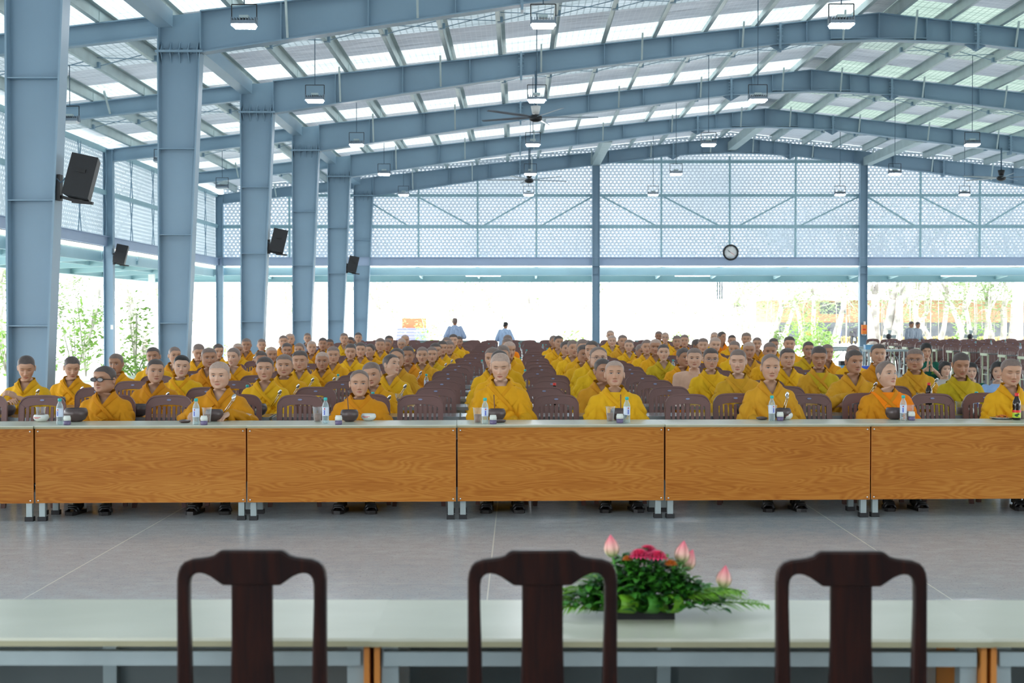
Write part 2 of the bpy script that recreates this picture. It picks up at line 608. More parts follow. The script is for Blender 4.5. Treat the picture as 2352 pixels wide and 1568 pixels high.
# ---------------------------------------------------------------- geometry helpers
class MB:
    """collects shapes and links them as one mesh object"""
    def __init__(self):
        self.v = []
        self.f = []
        self.m = []
        self.sm = []

    def add(self, vs, fs, mi=0, smooth=False):
        o = len(self.v)
        self.v.extend([tuple(p) for p in vs])
        for f in fs:
            self.f.append(tuple(i + o for i in f))
            self.m.append(mi)
            self.sm.append(smooth)
        return self

    def box(self, x0, x1, y0, y1, z0, z1, mi=0, T=None):
        vs = [Vector((x, y, z)) for x in (x0, x1) for y in (y0, y1) for z in (z0, z1)]
        if T is not None:
            vs = [T @ p for p in vs]
        return self.add(vs, [(0, 1, 3, 2), (4, 6, 7, 5), (0, 4, 5, 1), (2, 3, 7, 6), (0, 2, 6, 4), (1, 5, 7, 3)], mi)

    def prism(self, poly, axis, a, b, mi=0, T=None):
        """extrude a 2D polygon; axis 1: polygon in xz along y; axis 0: polygon in yz along x; axis 2: xy along z"""
        def P(p, t):
            q = {1: (p[0], t, p[1]), 0: (t, p[0], p[1]), 2: (p[0], p[1], t)}[axis]
            q = Vector(q)
            return T @ q if T is not None else q
        n = len(poly)
        vs = [P(p, a) for p in poly] + [P(p, b) for p in poly]
        fs = [tuple(range(n)), tuple(range(2 * n - 1, n - 1, -1))]
        fs += [(i, i + n, (i + 1) % n + n, (i + 1) % n) for i in range(n)]
        return self.add(vs, fs, mi)

    def bar(self, p, q, w, h=None, mi=0, up=(0, 0, 1)):
        """rectangular bar from p to q, w across, h along up"""
        h = h or w
        p, q = Vector(p), Vector(q)
        d = (q - p).normalized()
        u = Vector(up)
        if abs(d.dot(u)) > 0.98:
            u = Vector((0, 1, 0))
        s = d.cross(u).normalized()
        t = s.cross(d).normalized()
        vs = []
        for c in (p, q):
            for a, b in ((-1, -1), (1, -1), (1, 1), (-1, 1)):
                vs.append(c + s * a * w / 2 + t * b * h / 2)
        return self.add(vs, [(0, 1, 2, 3), (7, 6, 5, 4), (0, 4, 5, 1), (1, 5, 6, 2), (2, 6, 7, 3), (3, 7, 4, 0)], mi)

    def tube(self, pts, rad, n=8, mi=0, smooth=True, caps=True):
        pts = [Vector(p) for p in pts]
        if not hasattr(rad, '__len__'):
            rad = [rad] * len(pts)
        prev = None
        rings = []
        for i, p in enumerate(pts):
            d = (pts[min(i + 1, len(pts) - 1)] - pts[max(i - 1, 0)])
            if d.length < 1e-9:
                d = Vector((0, 0, 1))
            d.normalize()
            if prev is None:
                u = Vector((0, 0, 1)) if abs(d.z) < 0.9 else Vector((1, 0, 0))
                s = d.cross(u).normalized()
            else:
                s = (prev - d * prev.dot(d)).normalized()
            prev = s
            t = d.cross(s)
            rings.append([p + (s * math.cos(2 * PI * k / n) + t * math.sin(2 * PI * k / n)) * rad[i] for k in range(n)])
        vs = [p for r in rings for p in r]
        fs = []
        for i in range(len(rings) - 1):
            for k in range(n):
                a, b = i * n + k, i * n + (k + 1) % n
                fs.append((a, b, b + n, a + n))
        if caps:
            fs.append(tuple(range(n - 1, -1, -1)))
            fs.append(tuple((len(rings) - 1) * n + k for k in range(n)))
        return self.add(vs, fs, mi, smooth)

    def lathe(self, prof, c=(0, 0, 0), n=20, mi=0, smooth=True, caps=True):
        vs = [(c[0] + r * math.cos(2 * PI * k / n), c[1] + r * math.sin(2 * PI * k / n), c[2] + z) for r, z in prof for k in range(n)]
        fs = []
        for i in range(len(prof) - 1):
            for k in range(n):
                a, b = i * n + k, i * n + (k + 1) % n
                fs.append((a, b, b + n, a + n))
        if caps:
            fs.append(tuple(range(n - 1, -1, -1)))
            fs.append(tuple((len(prof) - 1) * n + k for k in range(n)))
        return self.add(vs, fs, mi, smooth)

    def ball(self, c, r, n=10, mi=0, T=None):
        if not hasattr(r, '__len__'):
            r = (r, r, r)
        m = max(5, n // 2 + 1)
        vs, fs = [], []
        for i in range(m + 1):
            ph = PI * i / m
            for k in range(n):
                a = 2 * PI * k / n
                q = Vector((r[0] * math.sin(ph) * math.cos(a), r[1] * math.sin(ph) * math.sin(a), r[2] * math.cos(ph)))
                if T is not None:
                    q = T @ q
                vs.append(Vector(c) + q)
        for i in range(m):
            for k in range(n):
                a, b = i * n + k, i * n + (k + 1) % n
                fs.append((a, a + n, b + n, b))
        return self.add(vs, fs, mi, True)

    def mesh(self, name):
        me = bpy.data.meshes.new(name)
        me.from_pydata(self.v, [], self.f)
        me.polygons.foreach_set('material_index', self.m)
        me.polygons.foreach_set('use_smooth', self.sm)
        me.update()
        return me

    def build(self, name, mats, parent=None, loc=None, rot=None):
        me = self.mesh(name)
        if not isinstance(mats, (list, tuple)):
            mats = [mats]
        for m in mats:
            me.materials.append(m)
        return link(name, me, parent, loc, rot)


def link(name, me, parent=None, loc=None, rot=None):
    o = bpy.data.objects.new(name, me)
    COL.objects.link(o)
    if parent is not None:
        o.parent = parent
    if loc is not None:
        o.location = loc
    if rot is not None:
        o.rotation_euler = rot
    return o


def tag(o, label=None, cat=None, group=None, kind=None):
    if label:
        o['label'] = label
    if cat:
        o['category'] = cat
    if group:
        o['group'] = group
    if kind:
        o['kind'] = kind
    return o


def empty(name, loc, rz=0.0, label=None, cat=None, group=None, kind=None):
    o = bpy.data.objects.new(name, None)
    o.empty_display_size = 0.1
    COL.objects.link(o)
    o.location = loc
    o.rotation_euler = (0, 0, rz)
    return tag(o, label, cat, group, kind)


KIDS = {}


def copy_tree(root, loc, rz=None):
    """copy a thing and each of its parts and their sub-parts"""
    r = root.copy()
    COL.objects.link(r)
    r.location = loc
    if rz is not None:
        r.rotation_euler = (0, 0, rz)
    key = root.name
    if key not in KIDS:
        KIDS[key] = [(c, list(c.children)) for c in root.children]
    for c, gs in KIDS[key]:
        d = c.copy()
        COL.objects.link(d)
        d.parent = r
        for g_ in gs:
            e = g_.copy()
            COL.objects.link(e)
            e.parent = d
    return r


ORD = ['front', 'second', 'third', 'fourth', 'fifth', 'sixth', 'seventh', 'eighth', 'ninth', 'tenth', 'eleventh', 'twelfth',
       'thirteenth', 'fourteenth', 'fifteenth', 'sixteenth', 'seventeenth', 'eighteenth', 'nineteenth', 'twentieth',
       'twenty-first', 'twenty-second', 'twenty-third', 'twenty-fourth']

# ---------------------------------------------------------------- the hall: steel frames
RIDGE = 7.17
CL = -5.54                       # outer face of the main column line
CR = 2 * RIDGE - CL              # mirrored column line
WL, WR = -10.07, 2 * RIDGE + 10.07
SL = 0.1110                      # roof slope
HR = 7.63                        # top of rafter at the ridge
ZF = [9.0, 15.5, 22.0, 28.5, 35.0, 41.5, 48.0]


def roof_h(x):
    return HR - SL * abs(x - RIDGE)


def i_section(mb, poly_bot, poly_top, y, fw=0.24, web=0.014, ft=0.02):
    """web plate between two polylines (lists of (x,z)) in the xz plane at y, flanges along both"""
    n = len(poly_bot)
    for i in range(n - 1):
        b0, b1, t0, t1 = poly_bot[i], poly_bot[i + 1], poly_top[i], poly_top[i + 1]
        mb.prism([b0, b1, t1, t0], 1, y - web / 2, y + web / 2)
        mb.bar((b0[0], y, b0[1]), (b1[0], y, b1[1]), fw, ft, up=(0, 0, 1))
        mb.bar((t0[0], y, t0[1]), (t1[0], y, t1[1]), fw, ft, up=(0, 0, 1))


def stiff(mb, p, q, y, fw=0.22, t=0.012):
    """stiffener plate across the flanges from p to q (x,z)"""
    for s in (-1, 1):
        mb.bar((p[0], y + s * fw / 4, p[1]), (q[0], y + s * fw / 4, q[1]), fw / 2, t, up=(q[1] - p[1], 0, p[0] - q[0]))


def rafter_depth(u):
    """u = distance from the column line"""
    pts = [(0.66, 0.63), (5.6, 0.445), (10.6, 0.385), (11.7, 0.44), (12.71, 0.52)]
    if u <= pts[0][0]:
        return pts[0][1]
    for (a, da), (b, db) in zip(pts, pts[1:]):
        if u <= b:
            return da + (db - da) * (u - a) / (b - a)
    return pts[-1][1]


def portal_frame(y, idx):
    root = empty('portal_frame', (0, 0, 0), 0, 'blue-grey tapered steel portal frame, %s from the camera' % ORD[idx].replace('front', 'first'),
                 'steel frame', None, 'structure')
    for side in (0, 1):
        def mx(x):
            return x if side == 0 else 2 * RIDGE - x
        c = MB()
        # column: outer edge straight, inner edge leaning inward as it rises
        zs = [0.0, 5.67]
        xo = [CL, CL]
        xi = [CL + 0.40, CL + 0.66]
        web = [(mx(CL), 0), (mx(CL + 0.40), 0), (mx(CL + 0.66), 5.66), (mx(CL), 5.66)]
        c.prism(web, 1, y - 0.007, y + 0.007)
        c.bar((mx(CL + 0.01), y, 0), (mx(CL + 0.01), y, 5.66), 0.26, 0.022, up=(1, 0, 0))
        c.bar((mx(CL + 0.39), y, 0), (mx(CL + 0.65), y, 5.66), 0.26, 0.022, up=(1, 0, 0))
        c.build('column', M['steel'], root)
        s = MB()
        for z in (0.28, 1.5, 2.86, 4.18):
            w = 0.40 + 0.26 * z / 5.67
            stiff(s, (mx(CL + 0.02), z), (mx(CL + w - 0.02), z), y, 0.24)
        s.build('stiffener', M['steel'], root)
        e = MB()
        e.box(min(mx(CL - 0.03), mx(CL + 0.70)), max(mx(CL - 0.03), mx(CL + 0.70)), y - 0.15, y + 0.15, 5.655, 5.69)
        for k in range(5):
            xx = CL + 0.05 + k * 0.14
            for s_, zz in ((1, 5.69), (-1, 5.655)):
                a = mx(xx)
                for sy in (-1, 1):
                    e.prism([(y + sy * 0.008, zz), (y + sy * 0.12, zz), (y + sy * 0.008, zz + s_ * 0.15)], 0, a - 0.006, a + 0.006)
                e.tube([(a + 0.05, y - 0.11, 5.63), (a + 0.05, y - 0.11, 5.72)], 0.013, 6)
        e.build('end_plate', M['steel'], root)
        # knee block + rafter
        r = MB()
        r.prism([(mx(CL), 5.69), (mx(CL + 0.66), 5.69), (mx(CL + 0.66), roof_h(CL + 0.66)), (mx(CL), roof_h(CL))], 1, y - 0.007, y + 0.007)
        r.bar((mx(CL + 0.01), y, 5.69), (mx(CL + 0.01), y, roof_h(CL)), 0.26, 0.02, up=(1, 0, 0))
        r.bar((mx(CL + 0.66), y, 5.69), (mx(CL + 0.66), y, roof_h(CL + 0.66)), 0.24, 0.014, up=(1, 0, 0))
        us = [0.66, 3.0, 5.6, 8.2, 10.6, 11.7, 12.71]
        top = [(mx(CL + u), roof_h(CL + u)) for u in us]
        bot = [(mx(CL + u), roof_h(CL + u) - rafter_depth(u)) for u in us]
        i_section(r, bot, top, y)
        r.build('rafter', M['steel'], root)
        st = MB()
        u = 1.9
        k = 0
        while u < 12.5:
            tz = roof_h(CL + u)
            stiff(st, (mx(CL + u), tz - rafter_depth(u) + 0.01), (mx(CL + u), tz - 0.01), y, 0.22, 0.012)
            u += 1.34
        # bolted splices
        for u in (5.6, 10.75):
            x = mx(CL + u)
            tz = roof_h(CL + u)
            d = rafter_depth(u)
            st.box(x - 0.022, x + 0.022, y - 0.14, y + 0.14, tz - d - 0.10, tz + 0.02)
            for kk in range(6):
                zz = tz - d + 0.02 + kk * (d - 0.04) / 5
                st.tube([(x - 0.06, y - 0.10, zz), (x + 0.06, y - 0.10, zz)], 0.012, 6)
            if u > 8:
                st.prism([(x - 0.24, tz - d), (x + 0.24, tz - d), (x, tz - d - 0.14)], 1, y - 0.008, y + 0.008)
        st.build('splice_plate', M['steel'], root)
        # side rafter over the aisle and the outer post
        a = MB()
        t2 = [(mx(WL + 0.12), roof_h(WL)), (mx(CL), roof_h(CL))]
        b2 = [(p[0], p[1] - 0.30) for p in t2]
        i_section(a, b2, t2, y, 0.16)
        a.build('side_rafter', M['steel'], root)
        p = MB()
        xo = mx(WL)
        for sx in (-0.11, 0.11):
            p.box(xo + sx - 0.008, xo + sx + 0.008, y - 0.09, y + 0.09, 0, roof_h(WL) - 0.02)
        p.box(xo - 0.11, xo + 0.11, y - 0.006, y + 0.006, 0, roof_h(WL) - 0.02)
        p.box(xo - 0.16, xo + 0.16, y - 0.12, y + 0.12, roof_h(WL) - 0.03, roof_h(WL))
        p.build('outer_post', M['steel'], root)
        # flange braces from purlin to bottom flange
        fb = MB()
        for u in (2.0, 4.0, 6.0, 8.0, 10.0, 12.0):
            x = mx(CL + u)
            tz = roof_h(CL + u)
            fb.bar((x, y - 0.30, tz + 0.10), (x, y - 0.10, tz - rafter_depth(u) + 0.02), 0.035, 0.035)
        for u in (-2.6,):
            x = mx(CL + u)
            tz = roof_h(CL + u)
            fb.bar((x, y - 0.50, tz + 0.10), (x, y - 0.08, tz - 0.28), 0.035, 0.035)
        fb.build('flange_brace', M['steel_light'], root)
    apex = MB()
    stiff(apex, (RIDGE, HR - 0.53), (RIDGE, HR - 0.01), y, 0.26, 0.02)
    apex.prism([(RIDGE - 0.95, HR - 0.51), (RIDGE + 0.95, HR - 0.51), (RIDGE + 0.95, HR - 0.49), (RIDGE - 0.95, HR - 0.49)], 1, y - 0.12, y + 0.12)
    for s in (-1, 1):
        stiff(apex, (RIDGE + s * 0.95, HR - 0.52), (RIDGE + s * 0.95, HR - 0.12), y, 0.22, 0.012)
    apex.build('apex_plate', M['steel'], root)


for i, y in enumerate(ZF):
    portal_frame(y, i)

# box struts tying the column heads, plus struts in the last bay
Y0 = -6.0
for sx, nm in ((CL + 0.13, 'left'), (CR - 0.13, 'right')):
    for a, b in zip(ZF[:-1], ZF[1:]):
        t = MB()
        t.box(sx - 0.12, sx + 0.12, a + 0.15, b - 0.15, 6.03, 6.05 + 0.23)
        tag(t.build('eave_strut', M['steel']), 'steel box strut between the %s column heads' % nm, 'strut', None, 'structure')
for sx in (2.62, RIDGE, 11.72):
    t = MB()
    h = roof_h(sx) - 0.30
    t.box(sx - 0.13, sx + 0.13, ZF[5] + 0.12, ZF[6] - 0.1, h - 0.15, h + 0.12)
    tag(t.build('ridge_strut', M['steel_light']), 'steel box strut in the last roof bay', 'strut', None, 'structure')

# purlins: z-sections running the length of the hall
pur = []
x = RIDGE - 0.35
while x > WL:
    pur.append(x)
    pur.append(2 * RIDGE - x)
    x -= 1.02
pur = sorted(pur)
for x in pur:
    if x > 19:
        continue
    h = roof_h(x)
    t = MB()
    s = 1 if x < RIDGE else -1
    t.box(x - 0.004, x + 0.004, 6.0, 48.1, h + 0.01, h + 0.21)
    t.box(min(x, x - s * 0.075), max(x, x - s * 0.075), 6.0, 48.1, h + 0.01, h + 0.018)
    t.box(min(x, x + s * 0.075), max(x, x + s * 0.075), 6.0, 48.1, h + 0.202, h + 0.21)
    for y in ZF:
        t.box(x + 0.004, x + 0.012, y - 0.10, y + 0.10, h, h + 0.17)
    tag(t.build('purlin', M['steel_light']), None, None, None, 'structure')

# crossed bridging rods between purlins, one set per bay
for a, b in zip(ZF[:-1], ZF[1:]):
    t = MB()
    ym = (a + b) / 2
    for x0, x1 in zip(pur, pur[1:]):
        if x1 > 18 or abs(x0 - RIDGE) < 0.6:
            continue
        h0, h1 = roof_h(x0), roof_h(x1)
        for yy in (ym,):
            t.bar((x0, yy, h0 + 0.18), (x1, yy, h1 + 0.03), 0.03, 0.012)
            t.bar((x0, yy + 0.04, h0 + 0.03), (x1, yy + 0.04, h1 + 0.18), 0.03, 0.012)
            t.box(x0 - 0.05, x0 + 0.05, yy - 0.03, yy + 0.07, h0 + 0.0, h0 + 0.10)
    tag(t.build('bridging_rods', M['steel']), None, None, None, 'structure')

# roof covering: opaque lining with two translucent strips per bay, all running ridge to eave
EL, ER = WL - 0.5, WR + 0.5
strips = []
for y in [2.5] + ZF:
    strips.append((y - 4.05, y - 2.15))
    strips.append((y - 0.62, y + 0.80))
strips = sorted([s for s in strips if -4.5 < s[0] < 42.0])
edges = [-9.0]
lit = []
for a, b in strips:
    lit.append((a, min(b, 48.6)))
dark = []
cur = -9.0
for a, b in lit:
    if a > cur:
        dark.append((cur, a))
    cur = b
dark.append((cur, 48.6))
OFF = 0.215


def roof_strip(mb, y0, y1, x0, x1, th=0.0):
    h0, h1 = roof_h(x0) + OFF, roof_h(x1) + OFF
    vs = [(x0, y0, h0), (x1, y0, h1), (x1, y1, h1), (x0, y1, h0)]
    if th:
        vs2 = [(p[0], p[1], p[2] + th) for p in vs]
        mb.add(vs + vs2, [(3, 2, 1, 0), (4, 5, 6, 7), (0, 1, 5, 4), (1, 2, 6, 5), (2, 3, 7, 6), (3, 0, 4, 7)])
    else:
        mb.add(vs, [(0, 1, 2, 3)])


c = MB()
for a, b in dark:
    roof_strip(c, a, b, EL, RIDGE)
    roof_strip(c, a, b, RIDGE, ER)
for a, b in lit:       # the ridge cap and the lower aisle edge stay opaque
    roof_strip(c, a, b, RIDGE - 0.28, RIDGE, 0.03)
    roof_strip(c, a, b, RIDGE, RIDGE + 0.28, 0.03)
tag(c.build('ceiling', M['roof']), 'silver lined pitched roof of the hall', 'ceiling', None, 'structure')
n = 0
for a, b in lit:
    for x0, x1 in ((EL, RIDGE - 0.28), (RIDGE + 0.28, ER)):
        n += 1
        t = MB()
        roof_strip(t, a, b, x0, x1)
        broad = (b - a) > 1.6
        mk_ = (M['skylight_dim'] if broad else M['skylight']) if x0 < RIDGE else (M['skylight_old'] if broad else M['skylight_green'])
        tag(t.build('window_%d' % n, mk_), 'translucent skylight strip in the roof', 'skylight', None, 'structure')

# ---------------------------------------------------------------- gable wall at the far end
YG = 48.16
g_ = MB()
pts = [(WL + 0.1, 3.55), (WR - 0.1, 3.55), (WR - 0.1, roof_h(WR - 0.1) + 0.2), (RIDGE, HR + 0.2), (WL + 0.1, roof_h(WL + 0.1) + 0.2)]
g_.add([(p[0], YG, p[1]) for p in pts], [(0, 1, 2, 3, 4)])
tag(g_.build('wall_back', M['perf_back']), 'perforated silver gable wall at the far end', 'wall', None, 'structure')
gi = MB()
for h, x0, x1 in ((4.64, WL, WR), (5.69, WL + 0.3, WR - 0.3), (6.82, 0.4, 2 * RIDGE - 0.4)):
    gi.box(x0, x1, YG - 0.10, YG - 0.03, h - 0.05, h + 0.05)
    gi.box(x0, x1, YG - 0.14, YG - 0.10, h - 0.055, h - 0.03)
gi.build('trim_1', M['canopy']).__setitem__('kind', 'structure')
gv = MB()
for xp in (350, 437, 664, 961, 1097, 1232, 1519, 1676, 1827, 2113.6, 2249.5, 2385):
    X = PX(xp, 48.0)
    top = min(roof_h(X) - 0.1, 7.0)
    gv.box(X - 0.03, X + 0.03, YG - 0.09, YG - 0.03, 3.55, top)
gv.build('trim_2', M['canopy']).__setitem__('kind', 'structure')
gd = MB()
for xa, ya, xb, yb in ((830, 452, 935, 517), (960, 452, 1080, 517), (1112, 517, 1225, 452), (1245, 517, 1360, 452),
                       (1385, 452, 1505, 517), (1525, 452, 1650, 517), (1700, 517, 1822, 452), (1840, 517, 1972, 452),
                       (1992, 452, 2098, 517), (2115, 452, 2240, 517), (2262, 517, 2370, 452)):
    gd.bar((PX(xa, 48), YG - 0.06, PH(ya, 48)), (PX(xb, 48), YG - 0.06, PH(yb, 48)), 0.05, 0.05)
gd.build('trim_3', M['canopy']).__setitem__('kind', 'structure')
# gable posts
for i, X in enumerate((2.62, 11.6)):
    p = MB()
    top = roof_h(X) - 0.42
    for sx in (-0.12, 0.12):
        p.box(X + sx - 0.008, X + sx + 0.008, 47.80, 48.05, 0, top)
    p.box(X - 0.12, X + 0.12, 47.91, 47.93, 0, top)
    for z in (3.05, 3.3):
        p.box(X - 0.12, X + 0.12, 47.80, 48.05, z, z + 0.012)
    tag(p.build('steel_column', M['steel']), 'slender blue-grey steel post in the far wall, %s' % ('clock bay left side' if i == 0 else 'with the orange box'),
        'post', None, 'structure')
# fascia channel, led strips, canopy outside the far wall
f = MB()
f.box(WL, WR, 47.96, 48.02, 3.32, 3.60)
f.box(WL, WR, 47.90, 48.02, 3.585, 3.60)
f.build('trim_4', M['fascia']).__setitem__('kind', 'structure')
hb = MB()
hb.box(WL, WR, 48.2, 48.26, 3.0, 3.25)
hb.box(WL, WR, 48.10, 48.36, 3.0, 3.015)
hb.build('trim_5', M['canopy']).__setitem__('kind', 'structure')
led = MB()
led.box(WL + 0.2, WR - 0.2, 48.10, 48.14, 3.285, 3.315)
tag(led.build('led_strip', M['led']), 'bright led strip running under the lavender beam of the far wall', 'led strip')
cn = MB()
cn.box(WL - 3, WR + 3, 51.0, 51.05, 2.84, 3.06)
cn.box(WL - 3, WR + 3, 50.9, 51.12, 2.835, 2.85)
cn.box(WL - 3, WR + 3, 49.6, 49.66, 3.02, 3.12)
for xp in (961, 1097, 1232, 1368, 1519, 1650, 1800, 1980, 2075, 2200, 2330, 820, 700, 600):
    X = PX(xp, 49.0)
    cn.bar((X, 48.3, 3.2), (X, 51.0, 3.02), 0.07, 0.16)
cn.build('trim_6', M['canopy']).__setitem__('kind', 'structure')
cr = MB()
cr.add([(WL - 3, 48.3, 3.32), (WR + 3, 48.3, 3.32), (WR + 3, 51.3, 3.16), (WL - 3, 51.3, 3.16)], [(0, 1, 2, 3)])
cr.add([(WL - 3, 48.3, 3.34), (WR + 3, 48.3, 3.34), (WR + 3, 51.3, 3.18), (WL - 3, 51.3, 3.18)], [(0, 3, 2, 1)])
tag(cr.build('roof_canopy', simple('pale_canopy_sheet', (0.55, 0.66, 0.66), 0.5)), 'pale sheet canopy outside the far wall', 'canopy', None, 'structure')
for xp in (1110, 1590, 2200, 660):
    X = PX(xp, 48.9)
    t = MB()
    t.box(X - 0.6, X + 0.6, 48.88, 48.93, 2.98, 3.01)
    tag(t.build('batten_light', M['led']), 'slim lit batten lamp under the far canopy, at the %s post bay' %
        {1110: 'middle', 1590: 'clock', 2200: 'orange box', 660: 'leftmost'}[xp], 'lamp', 'batten lamps under the far canopy')

# ---------------------------------------------------------------- left side wall
XS = WL - 0.14
s = MB()
zt = roof_h(WL) + 0.05
s.add([(XS, 2, 3.55), (XS, 48.2, 3.55), (XS, 48.2, zt), (XS, 2, zt)], [(0, 1, 2, 3)])
tag(s.build('wall_left', M['perf_side']), 'perforated pale cladding high on the left side', 'wall', None, 'structure')
t = MB()
t.box(XS + 0.03, XS + 0.10, 2, 48, 4.59, 4.70)
t.box(XS + 0.03, XS + 0.10, 2, 48, zt - 0.14, zt - 0.02)
t.build('trim_7', M['canopy']).__setitem__('kind', 'structure')
t = MB()
t.box(XS + 0.05, XS + 0.11, 2, 48, 3.33, 3.57)
t.box(XS + 0.05, XS + 0.17, 2, 48, 3.555, 3.57)
t.build('trim_8', M['fascia']).__setitem__('kind', 'structure')
t = MB()
for y in np.arange(24, 48, 2.2):
    for a, b in ((4.70, zt - 0.1), (3.57, 4.58)):
        m_ = (a + b) / 2
        t.bar((XS + 0.10, y - 0.12, a), (XS + 0.10, y + 0.12, b), 0.02, 0.02)
        t.bar((XS + 0.10, y + 0.12, a), (XS + 0.10, y - 0.12, b), 0.02, 0.02)
t.build('trim_9', M['steel']).__setitem__('kind', 'structure')
led = MB()
led.box(XS - 0.10, XS + 0.0, 8, 47.8, 3.24, 3.31)
tag(led.build('led_strip', M['led']), 'bright led strip running under the lavender beam of the left side', 'led strip')
cn = MB()
XE = WL - 3.0
cn.box(XE - 0.03, XE + 0.03, 2, 51, 2.84, 3.04)
cn.box(XE - 0.10, XE + 0.10, 2, 51, 2.835, 2.85)
cn.box(WL - 1.5, WL - 1.44, 2, 48, 2.98, 3.16)
cn.box(XS - 0.1, XS - 0.04, 2, 48, 2.95, 3.2)
for y in np.arange(9.0, 49, 3.25):
    cn.bar((XS, y, 3.1), (XE, y, 2.96), 0.12, 0.2)
for y in np.arange(9.0, 46, 6.5):
    cn.bar((XS, y, 3.12), (XE, y + 3.2, 2.98), 0.05, 0.05)
    cn.bar((XE, y, 3.0), (XS, y + 3.2, 3.12), 0.05, 0.05)
cn.build('trim_10', M['canopy']).__setitem__('kind', 'structure')
cr = MB()
cr.add([(XS, 2, 3.32), (XS, 51, 3.32), (XE - 0.3, 51, 3.16), (XE - 0.3, 2, 3.16)], [(0, 3, 2, 1)])
cr.add([(XS, 2, 3.34), (XS, 51, 3.34), (XE - 0.3, 51, 3.18), (XE - 0.3, 2, 3.18)], [(0, 1, 2, 3)])
tag(cr.build('roof_canopy', bpy.data.materials['pale_canopy_sheet']), 'pale sheet canopy outside the left side', 'canopy', None, 'structure')
for xp, zz in ((8, 28.5), (345, 41.0)):
    pass

s = MB()
s.add([(WR + 0.14, 2, 3.55), (WR + 0.14, 48.2, 3.55), (WR + 0.14, 48.2, zt), (WR + 0.14, 2, zt)], [(3, 2, 1, 0)])
tag(s.build('wall_right', M['perf_side']), 'perforated pale cladding high on the right side', 'wall', None, 'structure')
s = MB()
s.box(WL, WR, -9.15, -9.0, 0, 5.8)  # unseen end of the hall, added to keep bright sky off camera-facing surfaces
tag(s.build('wall_front', simple('grey_painted_wall', (0.30, 0.33, 0.36), 0.8)), 'plain grey end wall added out of view behind the camera', 'wall', None, 'structure')
# floor and ground
fl = MB()
fl.box(WL - 0.4, WR + 0.4, -9.2, 48.6, -0.10, 0.0)
tag(fl.build('floor', M['floor']), 'polished grey terrazzo floor with pale joints', 'floor', None, 'structure')
gr = MB()
gr.box(-90, 110, -25, 170, -0.4, -0.12)
tag(gr.build('ground', M['ground']), 'sunlit pale concrete ground outside', 'ground', None, 'structure')

# ---------------------------------------------------------------- hanging lamps
def make_lamp(lit, drop):
    r = empty('high_bay_lamp', (0, 0, 0))
    b = MB()
    b.box(-0.16, 0.16, -0.11, 0.11, 0.03, 0.075)
    for k in range(9):
        x = -0.15 + k * 0.0375
        b.box(x - 0.004, x + 0.004, -0.10, 0.10, 0.075, 0.115)
    b.box(-0.17, -0.155, -0.05, 0.05, 0.02, 0.13)
    b.box(0.155, 0.17, -0.05, 0.05, 0.02, 0.13)
    b.build('housing', M['lamp_body'], r)
    d = MB()
    d.box(-0.06, 0.06, -0.05, 0.05, 0.115, 0.155)
    d.build('driver_box', M['steel_light'], r)
    g = MB()
    g.prism([(-0.15, 0.03), (0.15, 0.03), (0.13, -0.005), (-0.13, -0.005)], 1, -0.10, 0.10)
    g.build('lens', M['lamp_glow'] if lit else M['lamp_off'], r)
    k = MB()
    for s in (-1, 1):
        k.bar((s * 0.165, 0, 0.10), (s * 0.165, 0, 0.30), 0.012)
    k.bar((-0.165, 0, 0.30), (0.165, 0, 0.30), 0.012)
    k.build('bracket', M['black'], r)
    c = MB()
    c.tube([(0, 0, 0.29), (0, 0, drop)], 0.008, 5)
    c.build('suspension_rod', M['cable'], r)
    return r


protos = {}
ROWN = {-3.6: 'leftmost lit line', 0.33: 'second lit line', 4.24: 'third lit line', 10.1: 'fourth lit line', 14.0: 'rightmost lit line'}
for X, h, lit in ((-3.6, 5.40, True), (0.33, 5.40, True), (4.24, 5.40, True), (10.1, 5.40, True), (14.0, 5.40, True), (-7.95, 5.03, False)):
    drop = roof_h(X) + 0.1 - h
    for k in range(5):
        y = 18.75 + 6.5 * k
        if y < 20 and X in (10.1, 14.0, -7.95):
            continue
        if X == 14.0 and k < 3:
            continue
        if X == 10.1 and k < 2:
            continue
        if X == -7.95 and (k < 1 or k > 3):
            continue
        if (X,) not in protos:
            protos[(X,)] = o = make_lamp(lit, drop)
            o.location = (X, y, h)
        else:
            o = copy_tree(protos[(X,)], (X, y, h))
        nm = ['nearest', 'second', 'third', 'fourth', 'farthest'][k]
        if lit:
            tag(o, 'lit square high bay lamp on a thin rod, %s of the %s' % (nm, ROWN[X]), 'hanging lamp', 'high bay lamps hanging from the roof')
        else:
            tag(o, 'unlit high bay lamp over the left side aisle, %s one' % ['', 'nearest', 'middle', 'farthest'][k], 'hanging lamp', 'unlit lamps over the side aisle')

